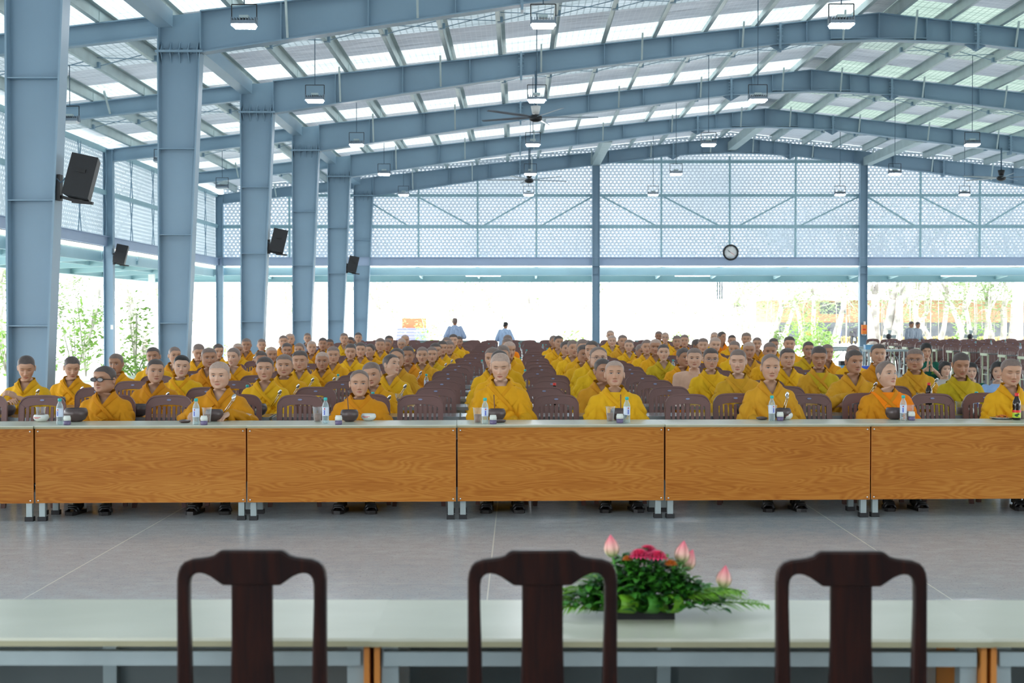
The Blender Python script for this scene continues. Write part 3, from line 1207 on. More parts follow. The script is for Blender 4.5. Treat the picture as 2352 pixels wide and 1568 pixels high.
# ---------------------------------------------------------------- ceiling fans
def make_fan(rod, phase, pale):
    r = empty('ceiling_fan', (0, 0, 0))
    m = MB()
    m.lathe([(0.03, 0.06), (0.11, 0.04), (0.13, -0.01), (0.12, -0.06), (0.05, -0.09)], n=20)
    m.build('motor', M['black'], r)
    t = MB()
    t.lathe([(0.07, 0.07), (0.10, 0.22), (0.05, 0.23)], n=16)
    t.build('canopy_cup', M['white'] if pale else M['black'], r)
    q = MB()
    q.tube([(0, 0, 0.22), (0, 0, rod)], 0.022, 8)
    q.build('down_rod', M['cable'], r)
    for k in range(5):
        a = phase + 2 * PI * k / 5
        b = MB()
        T = Matrix.Rotation(a, 4, 'Z') @ Matrix.Rotation(math.radians(14), 4, 'X')
        vs = [Vector((0.12, -0.03, 0)), Vector((0.12, 0.03, 0)), Vector((0.35, 0.055, 0.004)), Vector((1.25, 0.035, 0.012)), Vector((1.25, -0.035, 0.012)), Vector((0.35, -0.055, 0.004))]
        vs2 = [p + Vector((0, 0, 0.012)) for p in vs]
        allv = [T @ p for p in vs + vs2]
        fs = [(5, 4, 3, 2, 1, 0), (6, 7, 8, 9, 10, 11)] + [(i, (i + 1) % 6, (i + 1) % 6 + 6, i + 6) for i in range(6)]
        b.add(allv, fs)
        b.build('blade', M['lamp_body'], r)
    return r


for X, y, h, ph, pale, lb in ((0.35, 28.35, 5.56, 0.10, True, 'large five-blade ceiling fan with a white cup, nearer of the middle two'),
                              (0.32, 41.35, 5.56, 0.5, False, 'large five-blade ceiling fan in front of the far wall'),
                              (14.0, 41.35, 5.62, 0.9, False, 'large five-blade ceiling fan under the right roof slope')):
    o = make_fan(roof_h(X) - rafter_depth(min(abs(X - CL), abs(CR - X))) + 0.05 - h, ph, pale)
    o.location = (X, y, h)
    tag(o, lb, 'ceiling fan', 'ceiling fans')

# ---------------------------------------------------------------- loudspeakers on wall arms
def make_speaker():
    r = empty('loudspeaker', (0, 0, 0))
    T = Matrix.Rotation(math.radians(12), 4, 'Y') @ Matrix.Rotation(math.radians(-9), 4, 'X')
    b = MB()
    b.prism([(-0.145, -0.14), (0.145, -0.14), (0.10, 0.13), (-0.10, 0.13)], 2, -0.23, 0.23, T=T)
    b.build('cabinet', M['black'], r)
    p = MB()
    p.box(-0.05, 0.05, -0.152, -0.139, 0.03, 0.075, T=T)
    p.build('rear_plate', M['sole'], r)
    return r


def make_bracket(dx):
    r = empty('speaker_bracket', (0, 0, 0))
    b = MB()
    b.box(-0.02, 0.02, -0.05, 0.05, -0.14, 0.14)
    b.build('wall_plate', M['black'], r)
    a = MB()
    a.bar((0.02, 0, -0.10), (dx, 0, -0.16), 0.035)
    a.bar((dx - 0.10, 0, -0.15), (dx + 0.12, 0, -0.17), 0.06, 0.03)
    a.build('arm', M['black'], r)
    c = MB()
    c.tube([(-0.03, -0.04, 0.25), (-0.04, -0.05, 0.12), (0.03, -0.05, 0.05), (0.10, -0.04, 0.12), (dx - 0.08, -0.02, 0.18)], 0.008, 5)
    c.build('cable', M['cable'], r)
    return r


sp0 = br0 = None
for X, y, h, lb in ((-4.72, 15.5, 3.10, 'on the nearest steel column'), (-4.77, 28.5, 3.10, 'on the third visible column'),
                    (-9.74, 35.0, 3.12, 'on the outer post beside the left side wall'), (-4.80, 41.5, 3.11, 'on the fifth column, the smallest one')):
    xs = {-4.72: CL + 0.56, -4.77: CL + 0.56, -9.74: WL + 0.14, -4.80: CL + 0.56}[X]
    if sp0 is None:
        sp0 = make_speaker()
        sp0.location = (X, y - 0.05, h)
        br0 = make_bracket(0.24)
        br0.location = (xs, y - 0.05, h - 0.10)
        s_, b_ = sp0, br0
    else:
        s_ = copy_tree(sp0, (X, y - 0.05, h))
        b_ = copy_tree(br0, (xs, y - 0.05, h - 0.10))
    tag(s_, 'black tilted loudspeaker cabinet ' + lb, 'loudspeaker', 'loudspeakers on the left columns')
    tag(b_, 'black metal arm holding the loudspeaker ' + lb, 'bracket', 'loudspeaker arms')

# ---------------------------------------------------------------- clock on the far wall
ck = empty('wall_clock', (7.15, 47.93, 3.76), 0, 'round white wall clock with black rim on the far gable wall', 'clock')
R90 = Matrix.Rotation(PI / 2, 4, 'X')
c = MB()
c.lathe([(0.215, -0.02), (0.265, -0.02), (0.27, 0.02), (0.25, 0.045), (0.215, 0.03)], n=40, caps=False)
for i, v in enumerate(c.v):
    c.v[i] = tuple(R90 @ Vector(v))
c.build('rim', M['black'], ck)
c = MB()
c.lathe([(0.001, 0.0), (0.22, 0.0), (0.22, 0.012), (0.001, 0.012)], n=40)
for i, v in enumerate(c.v):
    c.v[i] = tuple(R90 @ Vector(v))
c.build('dial', M['paper'], ck)
c = MB()
for k in range(12):
    a = k * PI / 6
    c.bar((0.18 * math.sin(a), -0.016, 0.18 * math.cos(a)), (0.205 * math.sin(a), -0.016, 0.205 * math.cos(a)), 0.012, 0.003, up=(0, 1, 0))
c.build('hour_marks', M['alu'], ck)
for nm, L, a, mt in (('hour_hand', 0.10, math.radians(-62), M['black']), ('minute_hand', 0.15, math.radians(-50), M['black']), ('second_hand', 0.15, math.radians(125), M['red_cap'])):
    c = MB()
    c.bar((0, -0.02, 0), (L * math.sin(a), -0.02, L * math.cos(a)), 0.010, 0.004, up=(0, 1, 0))
    c.build(nm, mt, ck)

# small things fixed to posts
t = empty('control_box', (PX(1984, 47.7), 47.72, PH(758, 47.8)), 0, 'orange box fixed to the steel post of the far wall', 'box')
b = MB()
b.box(-0.08, 0.08, -0.06, 0.08, -0.13, 0.18)
b.build('case', M['orange'], t)
b = MB()
b.box(-0.05, 0.05, -0.065, -0.055, 0.0, 0.05)
b.build('print', M['red_cap'], t)
b = MB()
b.lathe([(0.03, -0.19), (0.07, -0.16), (0.075, -0.13), (0.03, -0.13)], n=16)
b.build('spout', M['alu'], t)
t = MB()
t.box(-0.03, 0.03, -0.02, 0.02, -0.06, 0.06)
o = t.build('notice_card', M['paper'], None, (PX(1985, 47.77), 47.77, PH(742, 47.8)))
tag(o, 'small white card on the steel post above the orange box', 'card')
t = MB()
t.box(-0.03, 0.03, -0.01, 0.01, -0.055, 0.055)
o = t.build('light_switch', M['white'], None, (WL + 0.09, 34.90, PH(751, 35)))
tag(o, 'small white switch plate on the outer steel post at left', 'switch')
for k, xx in enumerate((1647, 1652.5, 1658)):
    zz_ = 51.2
    t = MB()
    zt_, zb_ = 3.13, PH(687, zz_)
    t.tube([(0, 0, zb_), (0, 0, zt_ + 0.03)], 0.022, 6)
    o = t.build('hanging_pipe', M['cable'], None, (PX(xx, zz_), zz_, 0))
    tag(o, 'dark thin pipe hanging under the far canopy, %s of three' % ['left', 'middle', 'right'][k], 'pipe', 'three pipes under the canopy')

# ---------------------------------------------------------------- plastic chairs
TILT = math.radians(7)


def chair_meshes():
    """brown slatted plastic chair facing -y, origin on the floor under the top of the backrest"""
    out = {}
    T = Matrix.Translation((0, -0.06, 0.44)) @ Matrix.Rotation(-TILT, 4, 'X')
    W = 0.195
    H = 0.485

    def arch(x):
        u = min(1.0, abs(x) / W)
        return H - 0.012 * u ** 2 - 0.060 * u ** 7
    b = MB()
    n = 22
    xs = [-W + 2 * W * i / n for i in range(n + 1)]
    # top band with a lower edge that follows the arch
    for x0, x1 in zip(xs, xs[1:]):
        lo0 = arch(x0) - 0.085 - 0.02 * (abs(x0) / W) ** 2
        lo1 = arch(x1) - 0.085 - 0.02 * (abs(x1) / W) ** 2
        b.prism([(x0, lo0), (x1, lo1), (x1, arch(x1)), (x0, arch(x0))], 1, -0.006, 0.016, T=T)
        b.prism([(x0, arch(x0) - 0.014), (x1, arch(x1) - 0.014), (x1, arch(x1)), (x0, arch(x0))], 1, -0.014, -0.006, T=T)
    for s in (-1, 1):
        b.prism([(s * W, 0.02), (s * (W - 0.042), 0.02), (s * (W - 0.042), H - 0.10), (s * W, H - 0.075)], 1, -0.012, 0.016, T=T)
        b.prism([(s * W, 0.02), (s * (W + 0.006), 0.02), (s * (W + 0.004), H - 0.10), (s * W, H - 0.075)], 1, -0.016, 0.020, T=T)
    b.prism([(-W, 0.02), (W, 0.02), (W, 0.09), (-W, 0.09)], 1, -0.008, 0.014, T=T)
    for k in range(7):
        x = -0.126 + k * 0.042
        b.prism([(x - 0.0125, 0.08), (x + 0.0125, 0.08), (x + 0.0125, H - 0.10), (x - 0.0125, H - 0.10)], 1, -0.004, 0.012, T=T)
    out['backrest'] = b
    s_ = MB()
    s_.prism([(-0.20, -0.44), (0.20, -0.44), (0.215, -0.40), (0.195, -0.02), (-0.195, -0.02), (-0.215, -0.40)], 2, 0.42, 0.445)
    s_.prism([(-0.205, -0.43), (0.205, -0.43), (0.19, -0.04), (-0.19, -0.04)], 2, 0.375, 0.42)
    out['seat'] = s_
    legs = []
    for sx in (-1, 1):
        for y0, y1 in ((-0.40, -0.43), (-0.06, -0.01)):
            l = MB()
            l.add([(sx * 0.20, y0 - 0.02, 0.40), (sx * 0.15, y0 - 0.02, 0.40), (sx * 0.15, y0 + 0.025, 0.40), (sx * 0.20, y0 + 0.025, 0.40),
                   (sx * 0.225, y1 - 0.018, 0), (sx * 0.19, y1 - 0.018, 0), (sx * 0.19, y1 + 0.02, 0), (sx * 0.225, y1 + 0.02, 0)],
                  [(0, 1, 2, 3), (7, 6, 5, 4), (0, 4, 5, 1), (1, 5, 6, 2), (2, 6, 7, 3), (3, 7, 4, 0)])
            legs.append(l)
    out['leg'] = legs
    st = MB()
    pts = [(0.019 * math.cos(2 * PI * k / 16), H - 0.045 + 0.0075 * math.sin(2 * PI * k / 16)) for k in range(16)]
    st.prism(pts, 1, -0.018, -0.014, T=T)
    out['sticker'] = st
    return out


def make_chair():
    cm = chair_meshes()
    r = empty('plastic_chair', (0, 0, 0))
    cm['backrest'].build('backrest', M['plastic_brown'], r)
    cm['seat'].build('seat', M['plastic_brown'], r)
    for l in cm['leg']:
        l.build('leg', M['plastic_brown'], r)
    cm['sticker'].build('sticker', M['sticker'], r)
    return r


def chair_single():
    cm = chair_meshes()
    b = MB()
    for k in (cm['backrest'], cm['seat'], *cm['leg']):
        b.add(k.v, k.f)
    s_ = cm['sticker']
    b.add(s_.v, s_.f, 1)
    me = b.mesh('plastic_chair')
    me.materials.append(M['plastic_brown'])
    me.materials.append(M['sticker'])
    return me


YAW = 0.040                 # seating rows are turned slightly against the hall
PITCH = 1.375
CZ0 = 12.45                 # chair backs of the front row


def rowz(base, X):
    return base + YAW * X


EMPTY_X = [-4.10, -3.0, -1.91, -0.82, 0.33, 1.50, 2.60, 3.66]
COLN = ['first', 'second', 'third', 'fourth', 'fifth', 'sixth', 'seventh', 'eighth']
PCOLS = {-4.62: 15, -3.54: 15, -2.42: 14, -1.30: 13, -0.15: 11, 0.84: 12, 1.95: 14, 3.10: 15, 4.16: 14}
chair0 = make_chair()
chair_far = chair_single()
nchair = 0
used = False
for r in range(22):
    for ci, X in enumerate(EMPTY_X):
        xx = X + random.uniform(-0.04, 0.04) + (0.0 if r == 0 else random.uniform(-0.05, 0.05))
        loc = (xx, rowz(CZ0 + PITCH * r, xx) + (0 if r == 0 else random.uniform(-0.04, 0.04)), 0)
        rz = YAW + (0 if r == 0 else random.uniform(-0.07, 0.07))
        if r < 7:
            if not used:
                o = chair0
                o.location = loc
                o.rotation_euler = (0, 0, rz)
                used = True
            else:
                o = copy_tree(chair0, loc, rz)
        else:
            o = link('plastic_chair', chair_far, None, loc, (0, 0, rz))
        tag(o, 'empty brown slatted plastic chair in the %s row, %s empty file from the left' % (ORD[r], COLN[ci]), 'chair', 'brown plastic chairs in the seating rows')
        nchair += 1
    for ci, (X, last) in enumerate(PCOLS.items()):
        if r < last and r > 0:
            continue
        xx = X + random.uniform(-0.03, 0.03)
        loc = (xx, rowz(CZ0 + PITCH * r, xx) + (0.10 if r == 0 else 0), 0)
        if r == 0:
            o = copy_tree(chair0, loc, YAW)
            tag(o, 'brown plastic chair under the seated person, front row, %s file from the left' % (COLN + ['ninth'])[ci], 'chair', 'brown plastic chairs in the seating rows')
        else:
            o = link('plastic_chair', chair_far, None, loc, (0, 0, YAW + random.uniform(-0.07, 0.07)))
            tag(o, 'empty brown plastic chair in the %s row behind the %s file of robed people' % (ORD[r], (COLN + ['ninth'])[ci]), 'chair', 'brown plastic chairs in the seating rows')
        nchair += 1
# right hand block beyond the wide aisle
rr = 0
z = 29.3
while z < 44.5:
    k = 0
    X = 10.95
    while X < 1200 * z / F + 0.1:
        xx = X + random.uniform(-0.05, 0.05)
        o = link('plastic_chair', chair_far, None, (xx, z + random.uniform(-0.06, 0.06), 0), (0, 0, random.uniform(-0.12, 0.12)))
        tag(o, 'brown plastic chair in the right hand block, row %s, %s from the aisle' % (ORD[rr].replace('front', 'nearest'), (COLN + ['ninth'])[k]), 'chair', 'brown plastic chairs of the right hand block')
        X += 0.60
        k += 1
        nchair += 1
    z += 1.32
    rr += 1

# ---------------------------------------------------------------- tables
def make_row_table(panel):
    """table 1.64 m wide, origin on the floor under the middle of its front edge; front faces -y"""
    r = empty('folding_table', (0, 0, 0))
    W = 0.822
    if panel:
        t = MB()
        t.box(-W, W, -0.012, 0.50, 0.742, 0.750)
        t.box(-W, W, -0.012, 0.50, 0.727, 0.742, 1)
        t.build('tabletop', [M['top_cream'], M['edge_cream']], r)
        p = MB()
        p.box(-0.812, 0.812, 0.0, 0.018, 0.145, 0.722)
        pn = p.build('front_panel', M['panel'], r)
        e = MB()
        for s in (-1, 1):
            e.box(min(s * 0.812, s * 0.816), max(s * 0.812, s * 0.816), -0.001, 0.019, 0.145, 0.722)
        e.box(-0.814, 0.814, -0.001, 0.019, 0.722, 0.727)
        e.build('edge_band', M['panel_edge'], pn)
        for s in (-1, 1):
            for z in (0.165, 0.705):
                q = MB()
                q.ball((s * 0.795, -0.003, z), (0.007, 0.005, 0.007), 8)
                q.build('bolt', M['bolt'], pn)
        for s in (-1, 1):
            e = MB()
            e.box(min(s * 0.80, s * 0.815), max(s * 0.80, s * 0.815), 0.02, 0.47, 0.30, 0.725)
            e.build('side_panel', M['panel_edge'], r)
        a = MB()
        a.box(-0.79, 0.79, 0.44, 0.465, 0.668, 0.706)
        a.box(-0.79, 0.79, 0.04, 0.065, 0.66, 0.72)
        a.box(-0.02, 0.02, 0.02, 0.05, 0.15, 0.72)
        a.build('frame', M['leg_grey'], r)
        b = MB()
        b.box(-0.79, 0.79, 0.018, 0.024, 0.16, 0.70)
        b.build('panel_back', simple('dark_grey_panel_back', (0.15, 0.175, 0.175), 0.7), r)
        top = 0.725
        foot = ((-0.775, 0.05), (0.775, 0.05), (-0.775, 0.42), (0.775, 0.42))
    else:
        t = MB()
        t.box(-W, W, 0, 0.5, 0.690, 0.712)
        t.build('tabletop', M['table_grey'], r)
        e = MB()
        e.box(-W, W, -0.008, 0.002, 0.682, 0.715)
        e.box(-W - 0.004, -W + 0.004, 0, 0.5, 0.682, 0.714)
        e.box(W - 0.004, W + 0.004, 0, 0.5, 0.682, 0.714)
        e.build('metal_edge', M['alu'], r)
        top = 0.69
        foot = ((-0.76, 0.05), (0.76, 0.05), (-0.76, 0.42), (0.76, 0.42))
    for fx, fy in foot:
        l = MB()
        l.bar((fx, fy, 0.02), (fx, fy, top), 0.045)
        ll = l.build('leg', M['leg_grey'], r)
        c = MB()
        c.box(fx - 0.032, fx + 0.032, fy - 0.032, fy + 0.032, 0, 0.035)
        c.build('foot_cap', M['black'], ll)
    return r


def table_single():
    b = MB()
    W = 0.822
    b.box(-W, W, 0, 0.5, 0.690, 0.712, 0)
    b.box(-W, W, -0.008, 0.002, 0.682, 0.715, 1)
    for fx, fy in ((-0.76, 0.05), (0.76, 0.05), (-0.76, 0.42), (0.76, 0.42)):
        b.bar((fx, fy, 0), (fx, fy, 0.69), 0.04, None, 1)
    me = b.mesh('folding_table')
    me.materials.append(M['table_grey'])
    me.materials.append(M['alu'])
    return me


TZ0 = 11.20
TZ1 = 12.60
TN = ['leftmost', 'second from the left', 'third from the left', 'middle', 'fourth from the left', 'fifth from the left', 'rightmost']
tp = make_row_table(True)
frontT = []
for k in range(7):
    X = -0.483 + 1.645 * (k - 3) + 0.8225
    loc = (X, TZ0 + YAW * X + 0.012 * (k % 2), 0)
    o = tp if k == 0 else copy_tree(tp, loc, YAW)
    o.location = loc
    o.rotation_euler = (0, 0, YAW)
    tag(o, 'cream topped table with orange wood front panel, %s' % ['cut by the left edge', 'before the bald person', 'left of the centre', 'before the central bald person', 'right of the centre', 'cut by the right edge', 'last of the front row'][k],
        'table', 'front row tables with orange wood panels')
tg = make_row_table(False)
tfar = table_single()
TT = []
for r in range(1, 22):
    for k in range(6):
        X = -0.52 + 1.66 * (k - 3) + 0.83 + random.uniform(-0.01, 0.01)
        loc = (X, TZ1 + PITCH * (r - 1) + YAW * X, 0)
        if r < 5:
            o = tg if (r == 1 and k == 0) else copy_tree(tg, loc, YAW)
            o.location = loc
            o.rotation_euler = (0, 0, YAW)
        else:
            o = link('folding_table', tfar, None, loc, (0, 0, YAW))
        tag(o, 'dark topped dining table of the %s row, %s of six' % (ORD[r], ['leftmost', 'second', 'third', 'fourth', 'fifth', 'rightmost'][k]), 'table', 'dark topped tables between the seated rows')

# right hand block: narrow tables seen from their cream end frames
def make_end_table():
    r = empty('folding_table', (0, 0, 0))
    t = MB()
    t.box(0, 1.6, 0, 0.45, 0.735, 0.76)
    t.build('tabletop', M['table_grey'], r)
    for x in (0.03, 1.55):
        e = MB()
        e.bar((x, 0.03, 0), (x, 0.03, 0.735), 0.03)
        e.bar((x, 0.42, 0), (x, 0.42, 0.735), 0.03)
        e.bar((x, 0.03, 0.28), (x, 0.42, 0.28), 0.02)
        e.build('leg_frame', M['leg_grey'] if x > 1 else M['cream'], r)
    c = MB()
    c.box(-0.012, 0.02, -0.01, 0.46, 0.71, 0.765)
    c.build('end_band', M['cream'], r)
    b = MB()
    b.bar((0.05, 0.22, 0.30), (0.40, 0.22, 0.72), 0.015)
    b.build('brace', M['alu'], r)
    return r


et = make_end_table()
z = 28.35
k = 0
while z < 43.5:
    loc = (10.62 + random.uniform(-0.05, 0.05), z, 0)
    o = et if k == 0 else copy_tree(et, loc, 0)
    o.location = loc
    tag(o, 'narrow dark table with cream end frame beside the wide aisle, %s of its file' % (ORD[k].replace('front', 'nearest')), 'table', 'cream ended tables of the right hand block')
    if z > 33:
        o2 = copy_tree(et, (loc[0] + 1.66, z, 0), 0)
        tag(o2, 'narrow dark table in the right hand block, second file, %s' % (ORD[k].replace('front', 'nearest')), 'table', 'cream ended tables of the right hand block')
    z += 1.32
    k += 1

# ---------------------------------------------------------------- foreground tables (seen from their open side)
FZ = 3.735
k = 0
for k in range(4):
    X0 = 1.253 - 1.643 * (2 - k)
    loc = (X0 + 0.8215, FZ + 0.512 - 0.004 * (k == 1), 0)
    o = copy_tree(tp, loc, PI)
    for ch in o.children:
        pass
    tag(o, 'pale cream table behind the dark chairs, %s' % ['beyond the left edge', 'left one, under the left chair', 'middle one carrying the flowers', 'cut by the right edge'][k], 'table', 'foreground tables with cream tops')

# ---------------------------------------------------------------- dark wooden chairs in the foreground
def half(pts, c=579.0, s=2734.0, top=1.025, y0=125.0):
    return [((px - c) / s, top - (py - y0) / s) for px, py in pts]


def make_rosewood():
    r = empty('wooden_chair', (0, 0, 0))
    outer = half([(72, 1400), (75, 700), (75, 320), (82, 268), (98, 232), (125, 205), (175, 186), (230, 180), (285, 172), (325, 160), (350, 140), (368, 129), (385, 125)])
    inner = half([(180, 1400), (170, 800), (161, 500), (161, 360), (168, 318), (184, 294), (205, 282), (232, 279), (262, 285), (300, 302), (345, 333), (378, 356), (390, 361), (440, 362)])
    left = outer + [(0, 1.025)]
    poly = outer + [(-x, z) for x, z in reversed(outer)] + [(-x, z) for x, z in inner] + [(x, z) for x, z in reversed(inner)]
    # the polygon stands upright; lean it back a little about the seat
    b = MB()
    b.prism(poly, 1, -0.015, 0.015)
    o = b.build('back_frame', M['rosewood'], r)
    bv = o.modifiers.new('edge_rounding', 'BEVEL')
    bv.width = 0.006
    bv.segments = 3
    bv.limit_method = 'ANGLE'
    s = MB()
    zt_ = 1.025 - (362 - 125) / 2734
    w0, w1 = 139 / 2734, 150 / 2734
    s.prism([(-w0, zt_ + 0.01), (w0, zt_ + 0.01), (w0, 0.80), (w1, 0.66), (w1, 0.47), (-w1, 0.47), (-w1, 0.66), (-w0, 0.80)], 1, -0.009, 0.009)
    o = s.build('splat', M['rosewood'], r)
    bv = o.modifiers.new('edge_rounding', 'BEVEL')
    bv.width = 0.004
    bv.segments = 2
    q = MB()
    q.prism([(-0.20, -0.01), (0.20, -0.01), (0.225, 0.42), (-0.225, 0.42)], 2, 0.43, 0.46)
    q.build('seat', M['rosewood'], r)
    q = MB()
    q.box(-0.19, 0.19, 0.0, 0.02, 0.37, 0.43)
    q.box(-0.21, 0.21, 0.39, 0.41, 0.37, 0.43)
    for sx in (-1, 1):
        q.box(min(sx * 0.19, sx * 0.21), max(sx * 0.19, sx * 0.21), 0.01, 0.40, 0.37, 0.43)
    q.build('apron', M['rosewood'], r)
    for sx in (-1, 1):
        for yy in (0.0, 0.39):
            l = MB()
            xx = sx * (0.168 if yy == 0 else 0.20)
            l.box(xx - 0.018, xx + 0.018, yy - 0.018, yy + 0.018, 0, 0.56 if yy == 0 else 0.43)
            l.build('leg', M['rosewood'], r)
    return r


rw = make_rosewood()
for k, (xp, zz, rz) in enumerate(((577, 3.50, 0.0), (1246, 3.50, 0.02), (1956, 3.49, -0.015))):
    loc = (PX(xp, zz), zz, 0)
    o = rw if k == 0 else copy_tree(rw, loc, rz)
    o.location = loc
    o.rotation_euler = (0, 0, rz)
    tag(o, 'dark polished wooden chair with a wide splat, %s of the three in the foreground' % ['leftmost', 'middle', 'rightmost'][k], 'chair', 'dark wooden chairs in the foreground')

# ---------------------------------------------------------------- people
def interp(t, tab):
    xs = [a for a, b in tab]
    ys = [b for a, b in tab]
    return np.interp(t, xs, ys)


HW = [(0, .030), (.008, .040), (.03, .0545), (.06, .0655), (.09, .071), (.12, .0735), (.15, .0755), (.175, .0725), (.195, .0620), (.210, .0475), (.219, .030), (.2245, .012)]
HF = [(0, .070), (.008, .082), (.02, .085), (.04, .083), (.06, .0815), (.09, .0825), (.12, .0840), (.14, .0880), (.16, .0860), (.18, .0760), (.20, .0570), (.213, .038), (.220, .024), (.2245, .010)]
HB = [(0, .020), (.008, .035), (.03, .058), (.06, .078), (.09, .092), (.12, .100), (.15, .101), (.175, .095), (.195, .080), (.210, .058), (.219, .036), (.2245, .014)]


def gauss(d2, s):
    return np.exp(-d2 / (2 * s * s))


def build_head(jaw=1.0, width=1.0, nose=1.0, depth=1.0, cheek=1.0, lod=0):
    """rings from the chest up to the crown, in head coordinates (z=0 chin, y=-front).
    returns verts (n,3), faces, ring z list, N around"""
    NA = 52 if lod == 0 else (32 if lod == 1 else 20)
    step = 0.0048 if lod == 0 else (0.008 if lod == 1 else 0.014)
    zs_head = list(np.arange(0.0, 0.168, step)) + list(np.linspace(0.170, 0.2245, 11 if lod == 0 else 7))
    u = np.linspace(-1, 1, NA, endpoint=False)
    ang = PI * (0.52 * u + 0.48 * u ** 3)
    rings = []
    # chest and neck, local z below the chin
    for z, w, f, b, y in ((-.36, .115, .095, .085, .015), (-.26, .125, .100, .085, .015), (-.20, .135, .095, .080, .018), (-.165, .145, .080, .072, .022),
                          (-.140, .125, .068, .066, .024), (-.118, .088, .058, .064, .024), (-.10, .074, .054, .064, .022), (-.075, .064, .048, .062, .018),
                          (-.045, .0605, .046, .060, .014), (-.022, .060, .052, .057, .012), (-.010, .057, .063, .052, .008), (-.003, .045, .068, .040, .004)):
        x = w * np.sin(ang)
        yy = np.where(np.cos(ang) > 0, -f * np.cos(ang), -b * np.cos(ang)) + y
        rings.append(np.stack([x, yy, np.full(NA, z)], 1))
    nneck = len(rings)
    for z in zs_head:
        w = interp(z, HW) * width
        w *= 1 + (jaw - 1) * math.exp(-((z - .03) / .035) ** 2)
        f = interp(z, HF) * depth
        b = interp(z, HB) * depth
        s, c = np.sin(ang), np.cos(ang)
        e = 0.90 if z < 0.17 else 0.97
        x = w * np.sign(s) * np.abs(s) ** e
        y = np.where(c > 0, -f * np.abs(c) ** 0.86, b * np.abs(c) ** 0.92)
        rings.append(np.stack([x, y, np.full(NA, z)], 1))
    V = np.concatenate(rings)
    X, Y, Z = V[:, 0].copy(), V[:, 1].copy(), V[:, 2].copy()
    front = np.clip((-Y - 0.03) / 0.03, 0, 1) * (Z > -0.002)
    d = np.zeros(len(V))
    # nose
    nz = np.clip((Z - 0.064) / 0.055, 0, 1)
    ridge = np.where((Z > 0.060) & (Z < 0.130), 1, 0) * np.interp(Z, [0.058, 0.066, 0.074, 0.095, 0.115, 0.130], [0, .016, .022, .0135, .006, 0]) * nose
    d += ridge * np.exp(-(X / (0.0085 + 0.003 * (1 - nz))) ** 2)
    d += 0.0075 * nose * gauss((np.abs(X) - .0135) ** 2 + (Z - .068) ** 2, .0052)
    # eye sockets, brow, cheeks
    d -= 0.0085 * gauss(((np.abs(X) - .030) / 1.35) ** 2 + (Z - .112) ** 2, .0095)
    d += 0.0042 * gauss(((np.abs(X) - .0315) / 1.3) ** 2 + (Z - .1105) ** 2, .0055)
    d += 0.0030 * gauss(((np.abs(X) - .028) / 2.2) ** 2 + (Z - .134) ** 2, .006)
    d += 0.0050 * cheek * gauss((np.abs(X) - .043) ** 2 + (Z - .080) ** 2, .016)
    # mouth
    d += 0.0055 * gauss((X / 2.2) ** 2 + (Z - .0485) ** 2, .0040)
    d += 0.0060 * gauss((X / 1.9) ** 2 + (Z - .0365) ** 2, .0042)
    d -= 0.0032 * gauss((X / 3.0) ** 2 + (Z - .0430) ** 2, .0018)
    d -= 0.0045 * gauss((X / 2.0) ** 2 + (Z - .0260) ** 2, .0045)
    d += 0.0060 * gauss((X / 1.5) ** 2 + (Z - .012) ** 2, .009)
    d -= 0.0020 * gauss((X / 0.8) ** 2 + (Z - .056) ** 2, .0035)
    V[:, 1] -= d * front
    HP = V.copy()
    nr = len(rings)
    faces = []
    for i in range(nr - 1):
        for k in range(NA):
            a, b2 = i * NA + k, i * NA + (k + 1) % NA
            faces.append((a, b2, b2 + NA, a + NA))
    V = np.concatenate([V, [[0, 0, 0.2262]], [[0, 0.015, -.37]]])
    HP = np.concatenate([HP, [[0, 0, 0.2262]], [[0, 0.015, -.37]]])
    top, bot = nr * NA, nr * NA + 1
    for k in range(NA):
        faces.append(((nr - 1) * NA + k, (nr - 1) * NA + (k + 1) % NA, top))
        faces.append(((k + 1) % NA, k, bot))
    # ears
    for sx in (-1, 1):
        n0 = len(V)
        ne, me = (10, 7) if lod == 0 else (7, 5)
        pts = []
        for i in range(me + 1):
            ph = PI * i / me
            for k in range(ne):
                a = 2 * PI * k / ne
                p = np.array([0.0065 * math.cos(ph), 0.0165 * math.sin(ph) * math.cos(a), 0.031 * math.sin(ph) * math.sin(a)])
                # pinna: wider on top, tapering to the lobe
                p[1] *= 1.0 + 0.35 * (p[2] / 0.031)
                p[0] -= 0.004 * math.exp(-((p[1] / .008) ** 2 + (p[2] / .015) ** 2)) * (1 if p[0] > 0 else 0)
                aa = math.radians(28)
                q = np.array([p[0] * math.cos(aa) + p[1] * math.sin(aa), -p[0] * math.sin(aa) + p[1] * math.cos(aa), p[2]])
                pts.append([sx * (0.0765 * width + q[0]), 0.012 + q[1], 0.100 + q[2]])
        V = np.concatenate([V, pts])
        HP = np.concatenate([HP, np.array(pts)])
        for i in range(me):
            for k in range(ne):
                a, b2 = n0 + i * ne + k, n0 + i * ne + (k + 1) % ne
                faces.append((a, a + ne, b2 + ne, b2) if sx > 0 else (a, b2, b2 + ne, a + ne))
    return V, HP, faces, NA, nneck, nr, ang


HEADS = {}
HEAD_KINDS = [dict(jaw=1.0, width=1.05, nose=1.0, cheek=1.0), dict(jaw=1.10, width=1.11, nose=0.9, cheek=1.3), dict(jaw=0.92, width=1.0, nose=1.05, cheek=1.2),
              dict(jaw=1.04, width=1.01, nose=1.15, cheek=0.8), dict(jaw=1.20, width=1.17, nose=1.0, cheek=1.5), dict(jaw=0.98, width=1.06, nose=0.95, cheek=1.0, depth=1.03)]


def head_of(kind, lod):
    k = (kind, lod)
    if k not in HEADS:
        HEADS[k] = build_head(lod=lod, **HEAD_KINDS[kind])
    return HEADS[k]


